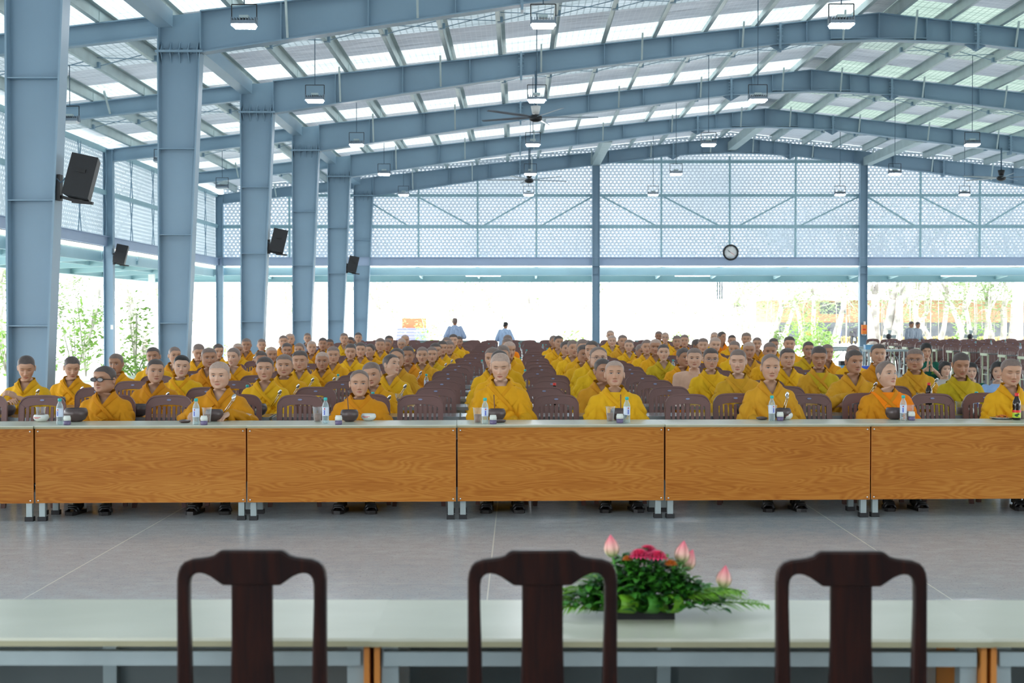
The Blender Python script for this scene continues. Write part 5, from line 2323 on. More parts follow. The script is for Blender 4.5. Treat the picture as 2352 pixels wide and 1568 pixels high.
# x of the face, y of the crown in the photograph, row, then pose and look
PEOPLE = [
    # front row
    (240, 840, 0, -38, -2, 0, 'd', 3, 'o', 4, dict(glasses='dark', tie=True, sandals=True, label='person in deep ochre robe with dark glasses, head turned to the side, front row')),
    (504, 830, 0, -14, 4, 0, 'b', 1, 'o', 1, dict(pose='t', sandals=True, label='bald pale person in ochre robe with both hands on the front table')),
    (825, 849, 0, 0, 0, 0, 'g', 2, 'o', 5, dict(style='receding', sandals=True, shawl='o', label='person with receding hair in ochre robe behind a brown bowl and small white bowl')),
    (1150, 810, 0, -4, 14, 0, 'b', 1, 'g', 0, dict(closed=True, inner=True, sandals=True, shawl='g', label='bald person looking down in golden robe with white collar, centre of front row')),
    (1412, 828, 0, 2, -7, 0, 'b', 2, 'y', 0, dict(sandals=True, shawl='y', label='person in bright yellow robe with raised chin, front row right of the centre')),
    (1769, 812, 0, 10, 2, 0, 'g', 2, 'm', 3, dict(style='receding', sandals=True, label='lean person in mustard robe behind the bottle and white printed bowl, front row')),
    (2035, 829, 0, 40, -8, 0, 'g', 1, 'o', 2, dict(shawl='r', sandals=True, style='receding', label='person with vivid orange shawl looking up and to the side, front row')),
    (2320, 823, 0, 18, 8, 0, 'g', 2, 'y', 1, dict(closed=True, sandals=True, label='person with lowered eyes in yellow robe beside the sauce bottle, front row')),
    # second row
    (58, 816, 1, -4, 20, 0, 'd', 2, 'y', 2, dict(pose='u', closed=True, label='person looking down at raised hands, second row beside the nearest steel column')),
    (353, 824, 1, 10, 0, 3, 'd', 2, 'o', 3, dict(label='person with dark cropped hair and spoon, second row between two empty chairs')),
    (608, 818.6, 1, -6, 0, 0, 'd', 2, 'y', 0, dict(tie=True, label='person in yellow robe with a tied cord, second row behind the brown bowl')),
    (856.5, 831, 1, -10, 8, -7, 'g', 2, 'g', 1, dict(label='person with tilted head peeking over the front row person with receding hair')),
    (1147, 804, 1, 3, 5, 0, 'd', 2, 'y', 0, dict(label='person mostly hidden right behind the central bald person, second row')),
    (1383, 823, 1, 22, 0, 0, 'd', 3, 'm', 3, dict(label='darker person half hidden behind the raised chin person, second row')),
    (1696, 801.6, 1, -4, 4, 0, 'g', 1, 'm', 3, dict(closed=True, shawl='m', label='pale person with closed eyes and mustard robe, second row')),
    (1959, 802.2, 1, 28, 4, 0, 'd', 3, 'm', 3, dict(pose='t', label='person holding a bowl looking sideways, second row left of the orange shawl')),
    (2205, 809, 1, 14, 16, 0, 'd', 3, 'l', 3, dict(closed=True, shawl='l', label='person in olive yellow robe looking down, second row at the right')),
    # third row
    (161, 818, 2, 8, 18, 0, 'd', 2, 'g', 2, dict(closed=True, label='person looking down, third row between the nearest column and the outer post')),
    (414, 815, 2, 2, 2, 4, 'k', 1, 'g', 0, dict(shawl='y', label='person with black cropped hair and yellow shawl, third row of the second file')),
    (652.5, 813, 2, -4, 2, 0, 'g', 2, 'g', 1, dict(shawl='g', label='broad faced person in golden robe, third row next to the tied cord person')),
    (896, 813, 2, 46, -10, 8, 'd', 1, 'y', 2, dict(label='person looking up to the right with head tilted, third row')),
    (1133, 797, 2, -12, 6, 0, 'g', 2, 'y', 0, dict(label='person behind the central file, third row, ear showing')),
    (1374, 796, 2, 10, 0, 0, 'g', 1, 'y', 4, dict(glasses='thin', style='receding', label='person with high bare forehead, third row behind the darker person')),
    (1632, 798.5, 2, 10, 4, 0, 'd', 2, 'y', 3, dict(glasses='thin', shawl='y', label='person with thin glasses in yellow robe, third row beside the bare shoulder person')),
    (1881, 794, 2, 4, 16, 0, 'd', 3, 'm', 0, dict(closed=True, shawl='l', label='person with olive yellow shawl looking down, third row')),
    (2102, 800, 2, -2, 4, 0, 'g', 3, 'm', 4, dict(glasses='thin', shawl='m', label='round faced person with glasses in mustard robe, third row')),
    # fourth row
    (266, 811.5, 3, -20, 3, 0, 'g', 3, 'g', 3, dict(label='person beside the outer steel post, fourth row, face turned left')),
    (478, 798, 3, 8, 2, 0, 'g', 3, 'o', 1, dict(label='broad person behind the bald hands on table person, fourth row')),
    (688.6, 804.4, 3, -6, 4, 0, 'd', 2, 'y', 4, dict(closed=True, label='square faced person in bright yellow robe, fourth row')),
    (911.8, 799, 3, -8, 5, 0, 'd', 2, 'm', 1, dict(style='receding', label='person in mustard robe partly hidden, fourth row right behind the upward looking person')),
    (1155, 792, 3, -6, 6, 0, 'g', 2, 'g', 0, dict(label='person in the central file, fourth row, mostly hidden')),
    (1361, 781.5, 3, -14, 0, 0, 'd', 2, 'y', 3, dict(label='person behind the high forehead person, fourth row right of the chairs')),
    (1595, 798.5, 3, 2, 4, 0, 'g', 1, 'r', 1, dict(bare=True, label='person with bare shoulder and orange robe, fourth row')),
    (1808, 798.5, 3, 14, 2, 0, 'd', 2, 'y', 1, dict(label='person in yellow robe behind the mustard front row person, fourth row')),
    (2016.5, 789, 3, 12, 2, 0, 'd', 2, 'o', 1, dict(label='person with dark cropped hair in orange ochre robe, fourth row at the right')),
    # fifth row
    (352, 797, 4, -10, 0, -4, 'd', 3, 'y', 0, dict(label='person left of the second column, fifth row, head leaning')),
    (537, 798, 4, -24, 2, 0, 'g', 1, 'g', 2, dict(label='person looking left behind the broad person, fifth row')),
    (739.6, 807.6, 4, -2, 2, 0, 'b', 3, 'g', 0, dict(label='bald brown skinned person in golden robe facing us, fifth row')),
    (936.7, 794, 4, -4, 6, 0, 'd', 3, 'o', 3, dict(label='person in deep ochre robe, fifth row beside the central chairs')),
    (1168, 783.6, 5, 22, 8, 0, 'b', 2, 'g', 0, dict(label='bald person looking right in the central file, sixth row')),
    (1340, 791, 4, 18, 6, 0, 'd', 3, 'g', 1, dict(label='darker person in golden robe, fifth row right of the central chairs')),
    (1567.5, 798.5, 4, 34, 4, 0, 'd', 3, 'g', 0, dict(label='darker person looking right behind the bare shoulder person, fifth row')),
    (1768, 785.7, 4, 6, 4, 0, 'g', 3, 'g', 0, dict(label='person mostly hidden behind the closed eyes person, fifth row')),
    (1959, 792, 4, 6, 4, 0, 'g', 2, 'y', 0, dict(label='person hidden behind the bowl holder, fifth row at right')),
    # sixth row
    (398, 796, 5, 16, 2, 2, 'g', 2, 'o', 2, dict(label='person in front of the second column, sixth row')),
    (598, 805.5, 5, 8, 6, 0, 'd', 3, 'o', 0, dict(label='person peeking between two others, sixth row left')),
    (764.5, 795, 5, 2, 4, 0, 'g', 2, 'g', 1, dict(label='round cheeked person in golden robe, sixth row')),
    (970, 796, 5, -2, 0, 0, 'g', 2, 'm', 2, dict(label='slim person facing us beside the central chairs, sixth row')),
    (1338, 778, 5, 10, 8, 0, 'g', 2, 'g', 1, dict(label='grey haired person behind the darker one, sixth row right of centre')),
    (1524, 790, 5, 4, -2, 0, 'd', 1, 'l', 2, dict(label='young person with long neck in olive yellow robe, sixth row')),
    (1720.6, 784.6, 5, 4, 4, 0, 'b', 3, 'm', 0, dict(label='bald person with shining crown, sixth row right half')),
    (1899, 790, 5, 24, 0, 0, 'g', 3, 'o', 3, dict(label='thin faced person in ochre robe at the end of the sixth row')),
    # seventh row
    (454, 789, 6, 8, 22, 0, 'g', 2, 'g', 0, dict(closed=True, label='person with bowed head right of the second column, seventh row')),
    (621.6, 796, 6, 12, 2, 0, 'b', 3, 'o', 0, dict(label='person with shaved lilac crown, seventh row left half')),
    (805, 788.5, 6, -2, 8, 0, 'd', 2, 'y', 3, dict(closed=True, label='person with closed eyes in yellow robe, seventh row')),
    (991.6, 795.7, 6, 4, 0, 0, 'g', 2, 'l', 3, dict(label='person in olive robe at the left edge of the central chairs, seventh row')),
    (1314.6, 780, 6, 18, 6, 0, 'g', 2, 'y', 3, dict(label='person looking right, seventh row right of the central chairs')),
    (1506, 778, 6, 0, 4, 0, 'b', 3, 'g', 1, dict(label='broad person with bare crown, seventh row')),
    (1688, 782.5, 6, -10, 6, 0, 'g', 2, 'y', 0, dict(label='person partly hidden, seventh row of the third file from the right')),
    (1856, 783.6, 6, 10, 4, 0, 'd', 3, 'l', 3, dict(glasses='thin', label='person with glasses in olive robe, seventh row near the right end')),
    # eighth row
    (499, 789, 7, 14, 8, 0, 'd', 2, 'y', 2, dict(label='person with sharp hairline left of the third column, eighth row')),
    (658, 787, 7, 4, 4, 0, 'd', 3, 'g', 2, dict(label='person in front of the third column edge, eighth row')),
    (828, 785.7, 7, 0, 2, 0, 'd', 2, 'g', 0, dict(label='person with straight gaze, eighth row left of the central chairs')),
    (999.6, 787, 7, 8, 6, 0, 'd', 2, 'g', 1, dict(label='person hidden by the ones in front, eighth row')),
    (1164.7, 775.7, 7, 4, 8, 0, 'g', 3, 'y', 0, dict(label='person in the central file, eighth row, only crown visible')),
    (1297.6, 783, 7, 26, 2, 0, 'd', 2, 'y', 2, dict(label='narrow faced person, eighth row right of the central chairs')),
    (1485.7, 779, 7, 4, 4, 0, 'g', 2, 'y', 0, dict(label='person in yellow robe, eighth row behind the broad one')),
    (1641, 774, 7, 12, 8, 4, 'b', 1, 'g', 1, dict(label='pink faced person, eighth row right half')),
    (1813, 772, 7, 4, 6, 0, 'd', 2, 'g', 1, dict(label='tall person with low gaze, eighth row at right')),
    # ninth row and beyond
    (545, 788, 8, 8, 4, 0, 'b', 3, 'g', 0, dict(label='half hidden bald person, ninth row at left')),
    (687.5, 787, 8, -14, 2, 0, 'g', 2, 'g', 2, dict(label='person looking left, ninth row left half')),
    (851, 789, 8, -34, 0, 0, 'd', 2, 'g', 2, dict(label='person looking left beside the fifth column, ninth row')),
    (1015, 781.5, 8, 12, 8, 0, 'd', 2, 'y', 0, dict(label='person bowing slightly, ninth row at the central chairs')),
    (1445, 779, 9, -2, 2, 0, 'g', 1, 'y', 2, dict(label='pale narrow faced person in high collar, tenth row')),
    (1470, 790, 8, 30, 10, 0, 'g', 3, 'g', 0, dict(label='small person bending, ninth row right of centre')),
    (1615, 775.7, 8, 0, 8, 0, 'g', 1, 'g', 1, dict(closed=True, label='person with closed eyes, ninth row right half')),
    (1776, 776, 8, 14, 4, 0, 'd', 3, 'g', 3, dict(label='person partly hidden by a bald crown, ninth row')),
    (565, 776.5, 9, -2, 4, 0, 'g', 3, 'o', 1, dict(label='person in ochre robe left of the third column, tenth row')),
    (715, 782.5, 9, 6, 2, 0, 'b', 2, 'o', 3, dict(label='bald elderly person in ochre robe, tenth row')),
    (873.6, 776, 9, -2, 6, 0, 'g', 2, 'y', 1, dict(closed=True, label='round faced person with closed eyes, tenth row')),
    (1031, 782, 9, 4, 12, 0, 'g', 2, 'm', 1, dict(label='person with hand near face, tenth row at the central chairs')),
    (1281.7, 770, 9, 20, 2, 0, 'd', 2, 'y', 0, dict(label='person with glossy hairline, tenth row right of the central chairs')),
    (1429.4, 768.7, 10, 14, 4, 0, 'g', 2, 'm', 1, dict(label='person in mustard robe, eleventh row right of centre')),
    (1598.4, 778, 9, 60, 6, 0, 'd', 4, 'g', 0, dict(label='dark profile looking right, tenth row')),
    (1739, 774, 9, 2, 2, 0, 'g', 2, 'o', 2, dict(label='person in ochre robe, tenth row right half')),
    (600, 778, 10, 2, 2, 0, 'g', 2, 'o', 2, dict(label='small distant person behind the third column edge, eleventh row')),
    (741, 775, 10, 0, 2, 0, 'd', 3, 'g', 3, dict(label='darker person left of the fifth column, eleventh row')),
    (889.5, 778, 10, -8, 4, 0, 'g', 3, 'y', 2, dict(label='half hidden person, eleventh row left of centre')),
    (1025.6, 774, 10, 4, 6, 0, 'g', 2, 'g', 1, dict(label='person behind the bowing one, eleventh row')),
    (1166, 768.7, 10, 4, 8, 0, 'g', 3, 'r', 0, dict(label='farthest person of the central file in orange robe')),
    (1572.4, 768, 10, 0, 0, 0, 'g', 2, 'o', 3, dict(label='person in ochre robe, eleventh row right half')),
    (1714, 763.4, 10, 2, 8, 0, 'g', 2, 'g', 1, dict(label='tall person with bent head, eleventh row right')),
    (650, 770, 11, 2, 2, 0, 'g', 2, 'o', 1, dict(label='person between the third and fourth columns, twelfth row')),
    (756, 778, 11, 4, 4, 0, 'd', 4, 'o', 0, dict(label='dark faced person beside the fifth column, twelfth row')),
    (892.7, 770, 11, 10, 4, 0, 'd', 3, 'y', 0, dict(label='person with hair edge visible, twelfth row left of centre')),
    (1041, 767, 11, 2, 4, 0, 'd', 1, 'y', 1, dict(label='round faced person in yellow robe before the standing pleated robe')),
    (1271, 770, 11, 18, 2, 0, 'g', 3, 'y', 2, dict(label='leftmost distant person right of the central chairs')),
    (1554.8, 770, 11, 4, 8, 0, 'g', 2, 'y', 1, dict(label='person looking down, twelfth row right half')),
    (1681, 768.7, 11, 8, 2, 0, 'd', 2, 'y', 2, dict(glasses='thin', label='person with thin glasses, twelfth row right half')),
    (665.6, 765.5, 12, 0, 2, 0, 'b', 2, 'o', 4, dict(label='broad bald person between two columns, thirteenth row')),
    (790, 764.5, 12, 0, 2, 0, 'g', 2, 'y', 0, dict(label='person in yellow robe between the last two columns')),
    (922.5, 776.6, 12, -6, 14, 0, 'b', 2, 'y', 0, dict(glasses='thin', label='bald person with glasses looking down, thirteenth row')),
    (1054, 772, 12, 4, 4, 0, 'd', 3, 'g', 2, dict(label='small person right of the round faced one, thirteenth row')),
    (1406, 770, 12, 2, 2, 0, 'b', 1, 'y', 1, dict(label='pale person below the far steel post, thirteenth row')),
    (1656.8, 761, 12, 48, 0, 0, 'd', 3, 'r', 3, dict(label='person in orange robe in profile, thirteenth row')),
    (805.5, 773, 13, -20, 8, 0, 'd', 4, 'y', 0, dict(label='dark head behind the last column gap, fourteenth row')),
    (930, 768.7, 13, 6, 0, 0, 'b', 2, 'y', 1, dict(label='bald distant person left of centre, fourteenth row')),
    (1402, 758, 13, 0, 0, 0, 'b', 1, 'y', 0, dict(label='tallest distant bald person right of the far post')),
    (1528, 763, 13, 0, 0, 0, 'b', 1, 'y', 2, dict(glasses='thin', label='pale distant person with glasses, right half')),
    (1641, 762.3, 13, 0, 0, 0, 'b', 1, 'g', 0, dict(label='distant bald person behind the profile in orange')),
    (705.6, 764.5, 14, 0, 0, 0, 'g', 2, 's', 2, dict(glasses='thin', label='distant person with glasses in grey robe in front of a column')),
    (822.5, 763.4, 14, 0, 0, 0, 'd', 2, 's', 0, dict(label='distant person in grey robe in front of the last column')),
    (1513, 760, 14, 0, 6, 0, 'g', 4, 'y', 0, dict(label='distant dark faced person, right half')),
]
spoon_spots = []
PEOPLE_AT = {}
for i, (xp, yp, row, yaw, pitch, roll, hair, skin, robe, kind, kw) in enumerate(PEOPLE):
    z = CZ0 - 0.30 + PITCH * row
    X = PX(xp, z)
    for _ in range(3):
        zz = rowz(z, X)
        X = PX(xp, zz)
    H = PH(yp, zz)
    lod = 0 if row < 5 else (1 if row < 10 else 2)
    kw = dict(kw)
    pose = kw.pop('pose', ('a', 'b', 'c')[i % 3])
    H = max(1.10, min(1.33, H))
    wy = yaw + math.degrees(math.atan2(-X, zz)) * 1.0
    PEOPLE_AT[(xp, row)] = (X, zz, H)
    person(X, zz, H, wy, pitch, roll, hair, skin, robe, kind, lod, pose, group='robed people seated in rows', body_yaw=YAW * 0.5, **kw)

# ---------------------------------------------------------------- standing helpers and the women at the side
def standing(X, Y, H, rz, top, lower, hair, lean, label, pose, tray=False, lod=1):
    """standing figure, facing -y before rz; one skin body with head, arms and legs; clothing as children"""
    root = empty('person', (X, Y, 0), rz, label, 'person')
    s = H / 1.68
    V, HP, F, NA, nneck, nr, ang = head_of(3, lod)
    R = Matrix.Rotation(math.radians(lean), 3, 'X')
    piv = np.array([0, .018, .045])
    P = pose_points(V, R, piv, HP[:, 2])
    dz = P[:, 2].max() - 0.2262
    P = P + np.array([0, -.005 - .0012 * lean, 1.68 - .2262 - dz])
    mb = MB()
    hands = {'tray': ((-.30, .02, 1.08), (-.16, -.30, 1.06)), 'front': ((-.27, .0, 1.08), (-.10, -.24, .98)), 'side': ((-.28, .03, 1.08), (-.27, -.06, .82))}[pose]
    for q in (-1, 1):
        el = (q * -hands[0][0], hands[0][1], hands[0][2])
        wr = (q * -hands[1][0], hands[1][1], hands[1][2])
        capsule(mb, (q * .18, .02, 1.36), el, .05, .038)
        capsule(mb, el, wr, .038, .026)
        f = (Vector(wr) - Vector(el)).normalized()
        hand(mb, wr, f, (0, 0, 1) if pose == 'tray' else (q, 0, .2), q, .5)
        capsule(mb, (q * .09, .03, .88), (q * .10, .01, .48), .085, .055)
        capsule(mb, (q * .10, .01, .48), (q * .10, .04, .08), .052, .036)
        capsule(mb, (q * .10, .05, .05), (q * .115, -.12, .03), .038, .028)
    ellipse_loft(mb, [(0, .03, .86, .15, .11), (0, .03, 1.1, .14, .10), (0, .02, 1.33, .16, .10), (0, .02, 1.40, .10, .07), (0, .02, 1.46, .055, .055)])
    va, fa = fuse(mb, .0095, 3)
    n0 = len(P)
    me = mesh_np('body', np.concatenate([P, va]), list(F) + [tuple(i + n0 for i in f) for f in fa], True, np.concatenate([HP, np.full((len(va), 3), 5.0)]))
    me.materials.append(M['skin'])
    b = link('body', me, root)
    b.color = (*SKINC[3], .5)
    b.scale = (s, s, s)
    Vh, Fh = hair_shell(3, lod, 'crop', P, .004)
    hm = mesh_np('hair', Vh, Fh)
    hm.materials.append(M['stubble'])
    h = link('hair', hm, root)
    h.color = (*HAIRC[hair], 1)
    h.scale = (s, s, s)
    mb = MB()
    for q in (-1, 1):
        el = (q * -hands[0][0], hands[0][1], hands[0][2])
        wr = (q * -hands[1][0], hands[1][1], hands[1][2])
        capsule(mb, (q * .17, .02, 1.365), el, .070, .075)
        capsule(mb, el, Vector(el).lerp(Vector(wr), .75), .072, .062)
    ellipse_loft(mb, [(0, .03, .60, .24, .18), (0, .03, .80, .22, .16), (0, .03, 1.05, .20, .14), (0, .02, 1.28, .20, .13), (0, .02, 1.38, .165, .10), (0, .02, 1.43, .09, .08), (0, .02, 1.455, .068, .068)])
    V2, F2 = fuse(mb, .014, 5)
    m2 = mesh_np('jacket', V2, F2)
    m2.materials.append(M['pleat'])
    j = link('jacket', m2, root)
    j.color = (*top, 1)
    j.scale = (s, s, s)
    mb = MB()
    for q in (-1, 1):
        capsule(mb, (q * .10, .03, .80), (q * .11, .01, .45), .115, .10)
        capsule(mb, (q * .11, .01, .45), (q * .11, .03, .12), .10, .085)
    V2, F2 = fuse(mb, .016, 4)
    m2 = mesh_np('trousers', V2, F2)
    m2.materials.append(M['trouser'])
    j = link('trousers', m2, root)
    j.scale = (s, s, s)
    for q in (-1, 1):
        sd = MB()
        sd.prism([(-.045, -.16), (.045, -.16), (.045, .09), (-.045, .09)], 2, 0, .03)
        sd.ball((0, -.05, .03), (.045, .11, .05), 8)
        for i, v in enumerate(sd.v):
            sd.v[i] = (v[0], v[1], max(0.0, v[2]))
        sd.build('sandal', M['sole'], root, (q * .11 * s, 0, 0))
    return root


zA = 41.7
standing(PX(1045, zA), zA, PH(730, zA), PI * 1.0, (0.45, 0.56, 0.75), None, 'g', 12, 'person seen from behind in pale blue pleated robe, carrying things at the far tables', 'tray')
zA = 41.9
standing(PX(1160, zA), zA, PH(739, zA), PI * 0.86, (0.50, 0.66, 0.88), None, 'k', 20, 'person in light blue jacket bending at the far tables, seen from behind', 'tray')
zA = 45.6
standing(PX(2090, zA), zA, PH(738, zA), 0.75, (0.36, 0.41, 0.46), None, 'd', 16, 'person in grey long sleeved robe standing left of the pair at the far chairs', 'front')
standing(PX(2106, zA + .5), zA + .55, PH(739, zA + .5), 0.75, (0.36, 0.41, 0.46), None, 'd', 14, 'person in grey robe standing right of the pair, holding a phone', 'front')


def woman(X, Y, H, yaw, shirt, label, praying=False, bun=False, print_=False):
    root = empty('person', (X, Y, 0), math.radians(yaw), label, 'person')
    s = H / (1.12 if praying else 0.90)
    top = 1.12 if praying else 0.90
    V, HP, F, NA, nneck, nr, ang = head_of(2, 0)
    P = pose_points(V, Matrix.Rotation(math.radians(10 if praying else 2), 3, 'X'), np.array([0, .018, .045]), HP[:, 2])
    P = P + np.array([0, -.005, top - .2262 - (P[:, 2].max() - .2262)])
    sh = top - .325
    mb = MB()
    body = []
    if praying:
        arms = [((q * .27, -.10, sh - .24), (q * .028, -.30, sh - .04)) for q in (-1, 1)]
    else:
        arms = [((q * .24, -.03, sh - .26), (q * .10, -.24, sh - .34)) for q in (-1, 1)]
    for q, (el, wr) in zip((-1, 1), arms):
        capsule(mb, (q * .15, .02, sh - .01), el, .046, .040)
        capsule(mb, el, wr, .040, .025)
        if praying:
            hand(mb, wr, (-q * .06, -.05, 1), (q, 0, .0), -q, .06, .02)
        else:
            hand(mb, wr, (-q * .3, -.9, -.1), (0, 0, 1), q, .4)
    ellipse_loft(mb, [(0, .03, .30, .15, .11), (0, .02, sh - .1, .14, .10), (0, .02, sh + .0, .12, .08), (0, .02, sh + .06, .06, .055)])
    va, fa = fuse(mb, .0062, 3)
    n0 = len(P)
    me = mesh_np('body', np.concatenate([P, va]), list(F) + [tuple(i + n0 for i in f) for f in fa], True, np.concatenate([HP, np.full((len(va), 3), 5.0)]))
    me.materials.append(M['skin'])
    b = link('body', me, root)
    b.color = (*SKINC[2 if praying else 1], .5 if praying else 1)
    b.scale = (s, s, s)
    Vh, Fh = hair_shell(2, 0, 'long', P, .011)
    hb_ = MB()
    hb_.add(Vh.tolist(), Fh, 0, True)
    if bun:
        hb_.ball((0, .11, top - .09), (.05, .045, .05), 12)
    for q in (-1, 1):
        hb_.tube([(q * .072, -.02, top - .09), (q * .078, .01, top - .13), (q * .066, .05, top - .17)], [.012, .016, .008], 8)
    if praying:
        for k in range(7):
            x = -.045 + k * .015
            hb_.tube([(x * .8, -.075, top - .045), (x, -.094, top - .07), (x * 1.08, -.094, top - .088)], [.009, .008, .004], 6)
    h = hb_.build('hair', M['hair_black'], root)
    h.scale = (s, s, s)
    mb = MB()
    ellipse_loft(mb, [(0, .04, .22, .21, .16), (0, .03, sh - .28, .18, .135), (0, .02, sh - .10, .185, .125), (0, .02, sh - .02, .165, .105), (0, .02, sh + .035, .09, .075), (0, .02, sh + .055, .072, .066)])
    for q, (el, wr) in zip((-1, 1), arms):
        e2 = Vector((q * .15, .02, sh - .01)).lerp(Vector(el), .75)
        capsule(mb, (q * .145, .02, sh - .015), e2, .066, .068)
    V2, F2 = fuse(mb, .010, 4)
    m2 = mesh_np('shirt', V2, F2)
    m2.materials.append(shirt)
    o = link('shirt', m2, root)
    o.scale = (s, s, s)
    if print_:
        t = MB()
        for k in range(5):
            a = k * 2 * PI / 5
            t.ball((.085 + .014 * math.cos(a), -.108, sh - .10 + .014 * math.sin(a)), (.009, .008, .009), 8)
        t.box(.06, .115, -.118, -.112, sh - .135, sh - .128)
        o = t.build('shirt_print', M['lime'], root)
        o.scale = (s, s, s)
    mb = MB()
    if praying:
        for q in (-1, 1):
            capsule(mb, (q * .10, .02, .30), (q * .12, -.26, .13), .10, .085)
            capsule(mb, (q * .12, -.26, .10), (q * .10, .16, .09), .085, .07)
        capsule(mb, (-.08, .06, .26), (.08, .06, .26), .15, .15)
    else:
        ellipse_loft(mb, [(0, -.02, .005, .30, .27), (0, 0, .10, .31, .27), (0, .02, .20, .24, .2), (0, .04, .28, .19, .15)])
        for q in (-1, 1):
            capsule(mb, (q * .12, .0, .16), (q * .33, -.22, .10), .11, .085)
            capsule(mb, (q * .33, -.22, .09), (-q * .06, -.30, .07), .08, .06)
    V2, F2 = fuse(mb, .014, 4)
    V2[:, 2] = np.maximum(V2[:, 2], .003)
    m2 = mesh_np('trousers', V2, F2)
    m2.materials.append(M['trouser'])
    o = link('trousers', m2, root)
    o.scale = (s, s, s)
    return root


zA = 22.6
woman(PX(2126, zA), zA, PH(788, zA), -6, M['green_shirt'], 'kneeling woman in dark green printed shirt with palms pressed together', True, True, True)
zA = 21.9
woman(PX(2169, zA), zA, PH(830, zA), 8, M['beige_shirt'], 'woman in beige top sitting low beside the praying woman', False, True)
zA = 20.5
woman(PX(2230, zA), zA, PH(833, zA), -12, M['green_shirt'], 'woman in dark green shirt sitting low behind the olive robe')
zA = 19.3
woman(PX(2291, zA), zA, PH(831, zA), -14, M['blue_shirt'], 'dark haired woman in light blue shirt, mostly hidden behind the last front row person')

# ---------------------------------------------------------------- things on the tables
TT0 = 0.750
TT1 = 0.715


def mk_bottle():
    r = empty('water_bottle', (0, 0, 0))
    b = MB()
    b.lathe([(.002, 0), (.024, 0), (.027, .006), (.027, .035), (.0255, .04), (.027, .045), (.027, .13), (.0255, .14), (.020, .158), (.0125, .172), (.0125, .186)], n=18)
    b.build('bottle_body', M['pet'], r)
    b = MB()
    b.lathe([(.0275, .06), (.0275, .128)], n=18, caps=False)
    lb = b.build('bottle_label', M['label_white'], r)
    t = MB()
    t.box(-.004, .004, -.0290, -.0280, .070, .105)
    for k in range(5):
        t.box(-.008 + (k % 2) * .004, .006, -.0292, -.0282, .068 + k * .008, .071 + k * .008)
    t.build('label_print', M['label_blue'], lb)
    t = MB()
    t.ball((.001, -.0275, .116), (.006, .003, .006), 8)
    t.build('label_emblem', M['red_print'], lb)
    b = MB()
    b.lathe([(.0135, .183), (.0150, .184), (.0150, .202), (.0120, .206), (.001, .206)], n=16)
    b.build('bottle_cap', M['teal_cap'], r)
    return r


def mk_cup():
    r = empty('plastic_cup', (0, 0, 0))
    b = MB()
    b.lathe([(.001, 0), (.026, 0), (.0275, .004), (.037, .112), (.041, .115), (.041, .119)], n=20, caps=False)
    b.build('cup_wall', M['cup'], r)
    b = MB()
    b.lathe([(.001, .003), (.0245, .003), (.0305, .066), (.001, .066)], n=20)
    b.build('drink', M['drink'], r)
    return r


def mk_jar():
    r = empty('dessert_jar', (0, 0, 0))
    b = MB()
    b.lathe([(.001, 0), (.025, 0), (.028, .004), (.028, .036), (.001, .036)], n=18)
    b.build('jar_body', M['purple'], r)
    b = MB()
    b.lathe([(.0285, .034), (.0285, .058), (.025, .062), (.025, .072), (.001, .073)], n=18)
    b.build('jar_lid', M['frosted'], r)
    return r


def mk_bowl(mat, R, H, nm='bowl', print_=False, deep=True):
    r = empty(nm, (0, 0, 0))
    b = MB()
    if deep:
        prof = [(.001, 0), (R * .45, 0), (R * .78, H * .18), (R * .97, H * .45), (R, H * .62), (R * .95, H * .84), (R * .84, H), (R * .80, H), (R * .88, H * .8), (R * .9, H * .5), (R * .6, H * .12), (.001, H * .08)]
    else:
        prof = [(.001, 0), (R * .55, 0), (R * .8, H * .4), (R, H), (R * .96, H), (R * .7, H * .5), (.001, H * .3)]
    b.lathe(prof, n=28, caps=False)
    b.build('bowl_wall', mat, r)
    if print_:
        t = MB()
        for k in range(9):
            a = -PI / 2 + (k - 4) * .13
            for row in range(2):
                if row == 1 and abs(k - 4) > 2:
                    continue
                p = Vector((R * .985 * math.cos(a), R * .985 * math.sin(a), H * (.66 - row * .14)))
                t.bar(p + Vector((0, 0, 0)), p + Vector((.006 * -math.sin(a), .006 * math.cos(a), 0)), .003, .005)
        t.build('bowl_print', M['red_print'], r)
    return r


def mk_saucer(mat):
    r = empty('saucer', (0, 0, 0))
    b = MB()
    b.lathe([(.001, 0), (.03, 0), (.044, .008), (.048, .018), (.042, .020), (.03, .024), (.012, .027), (.001, .027)], n=22)
    b.build('dish', mat, r)
    return r


def mk_sauce():
    r = empty('sauce_bottle', (0, 0, 0))
    b = MB()
    b.lathe([(.001, 0), (.030, 0), (.033, .006), (.033, .075), (.030, .095), (.033, .11), (.031, .15), (.016, .185), (.013, .20)], n=20)
    b.build('bottle_body', M['sauce'], r)
    b = MB()
    b.lathe([(.0338, .02), (.0338, .070)], n=20, caps=False)
    lb = b.build('bottle_label', M['label_green'], r)
    t = MB()
    t.lathe([(.0342, .062), (.0342, .082)], n=20, caps=False)
    t.build('label_band', M['red_cap'], lb)
    t = MB()
    t.bar((-.018, -.0325, .040), (.018, -.0325, .052), .004, .012)
    t.ball((0, -.033, .035), (.012, .003, .007), 8)
    t.build('label_print', M['leaf_dark'], lb)
    b = MB()
    b.lathe([(.0155, .196), (.0165, .198), (.0165, .222), (.001, .224)], n=14)
    b.build('bottle_cap', M['red_cap'], r)
    return r


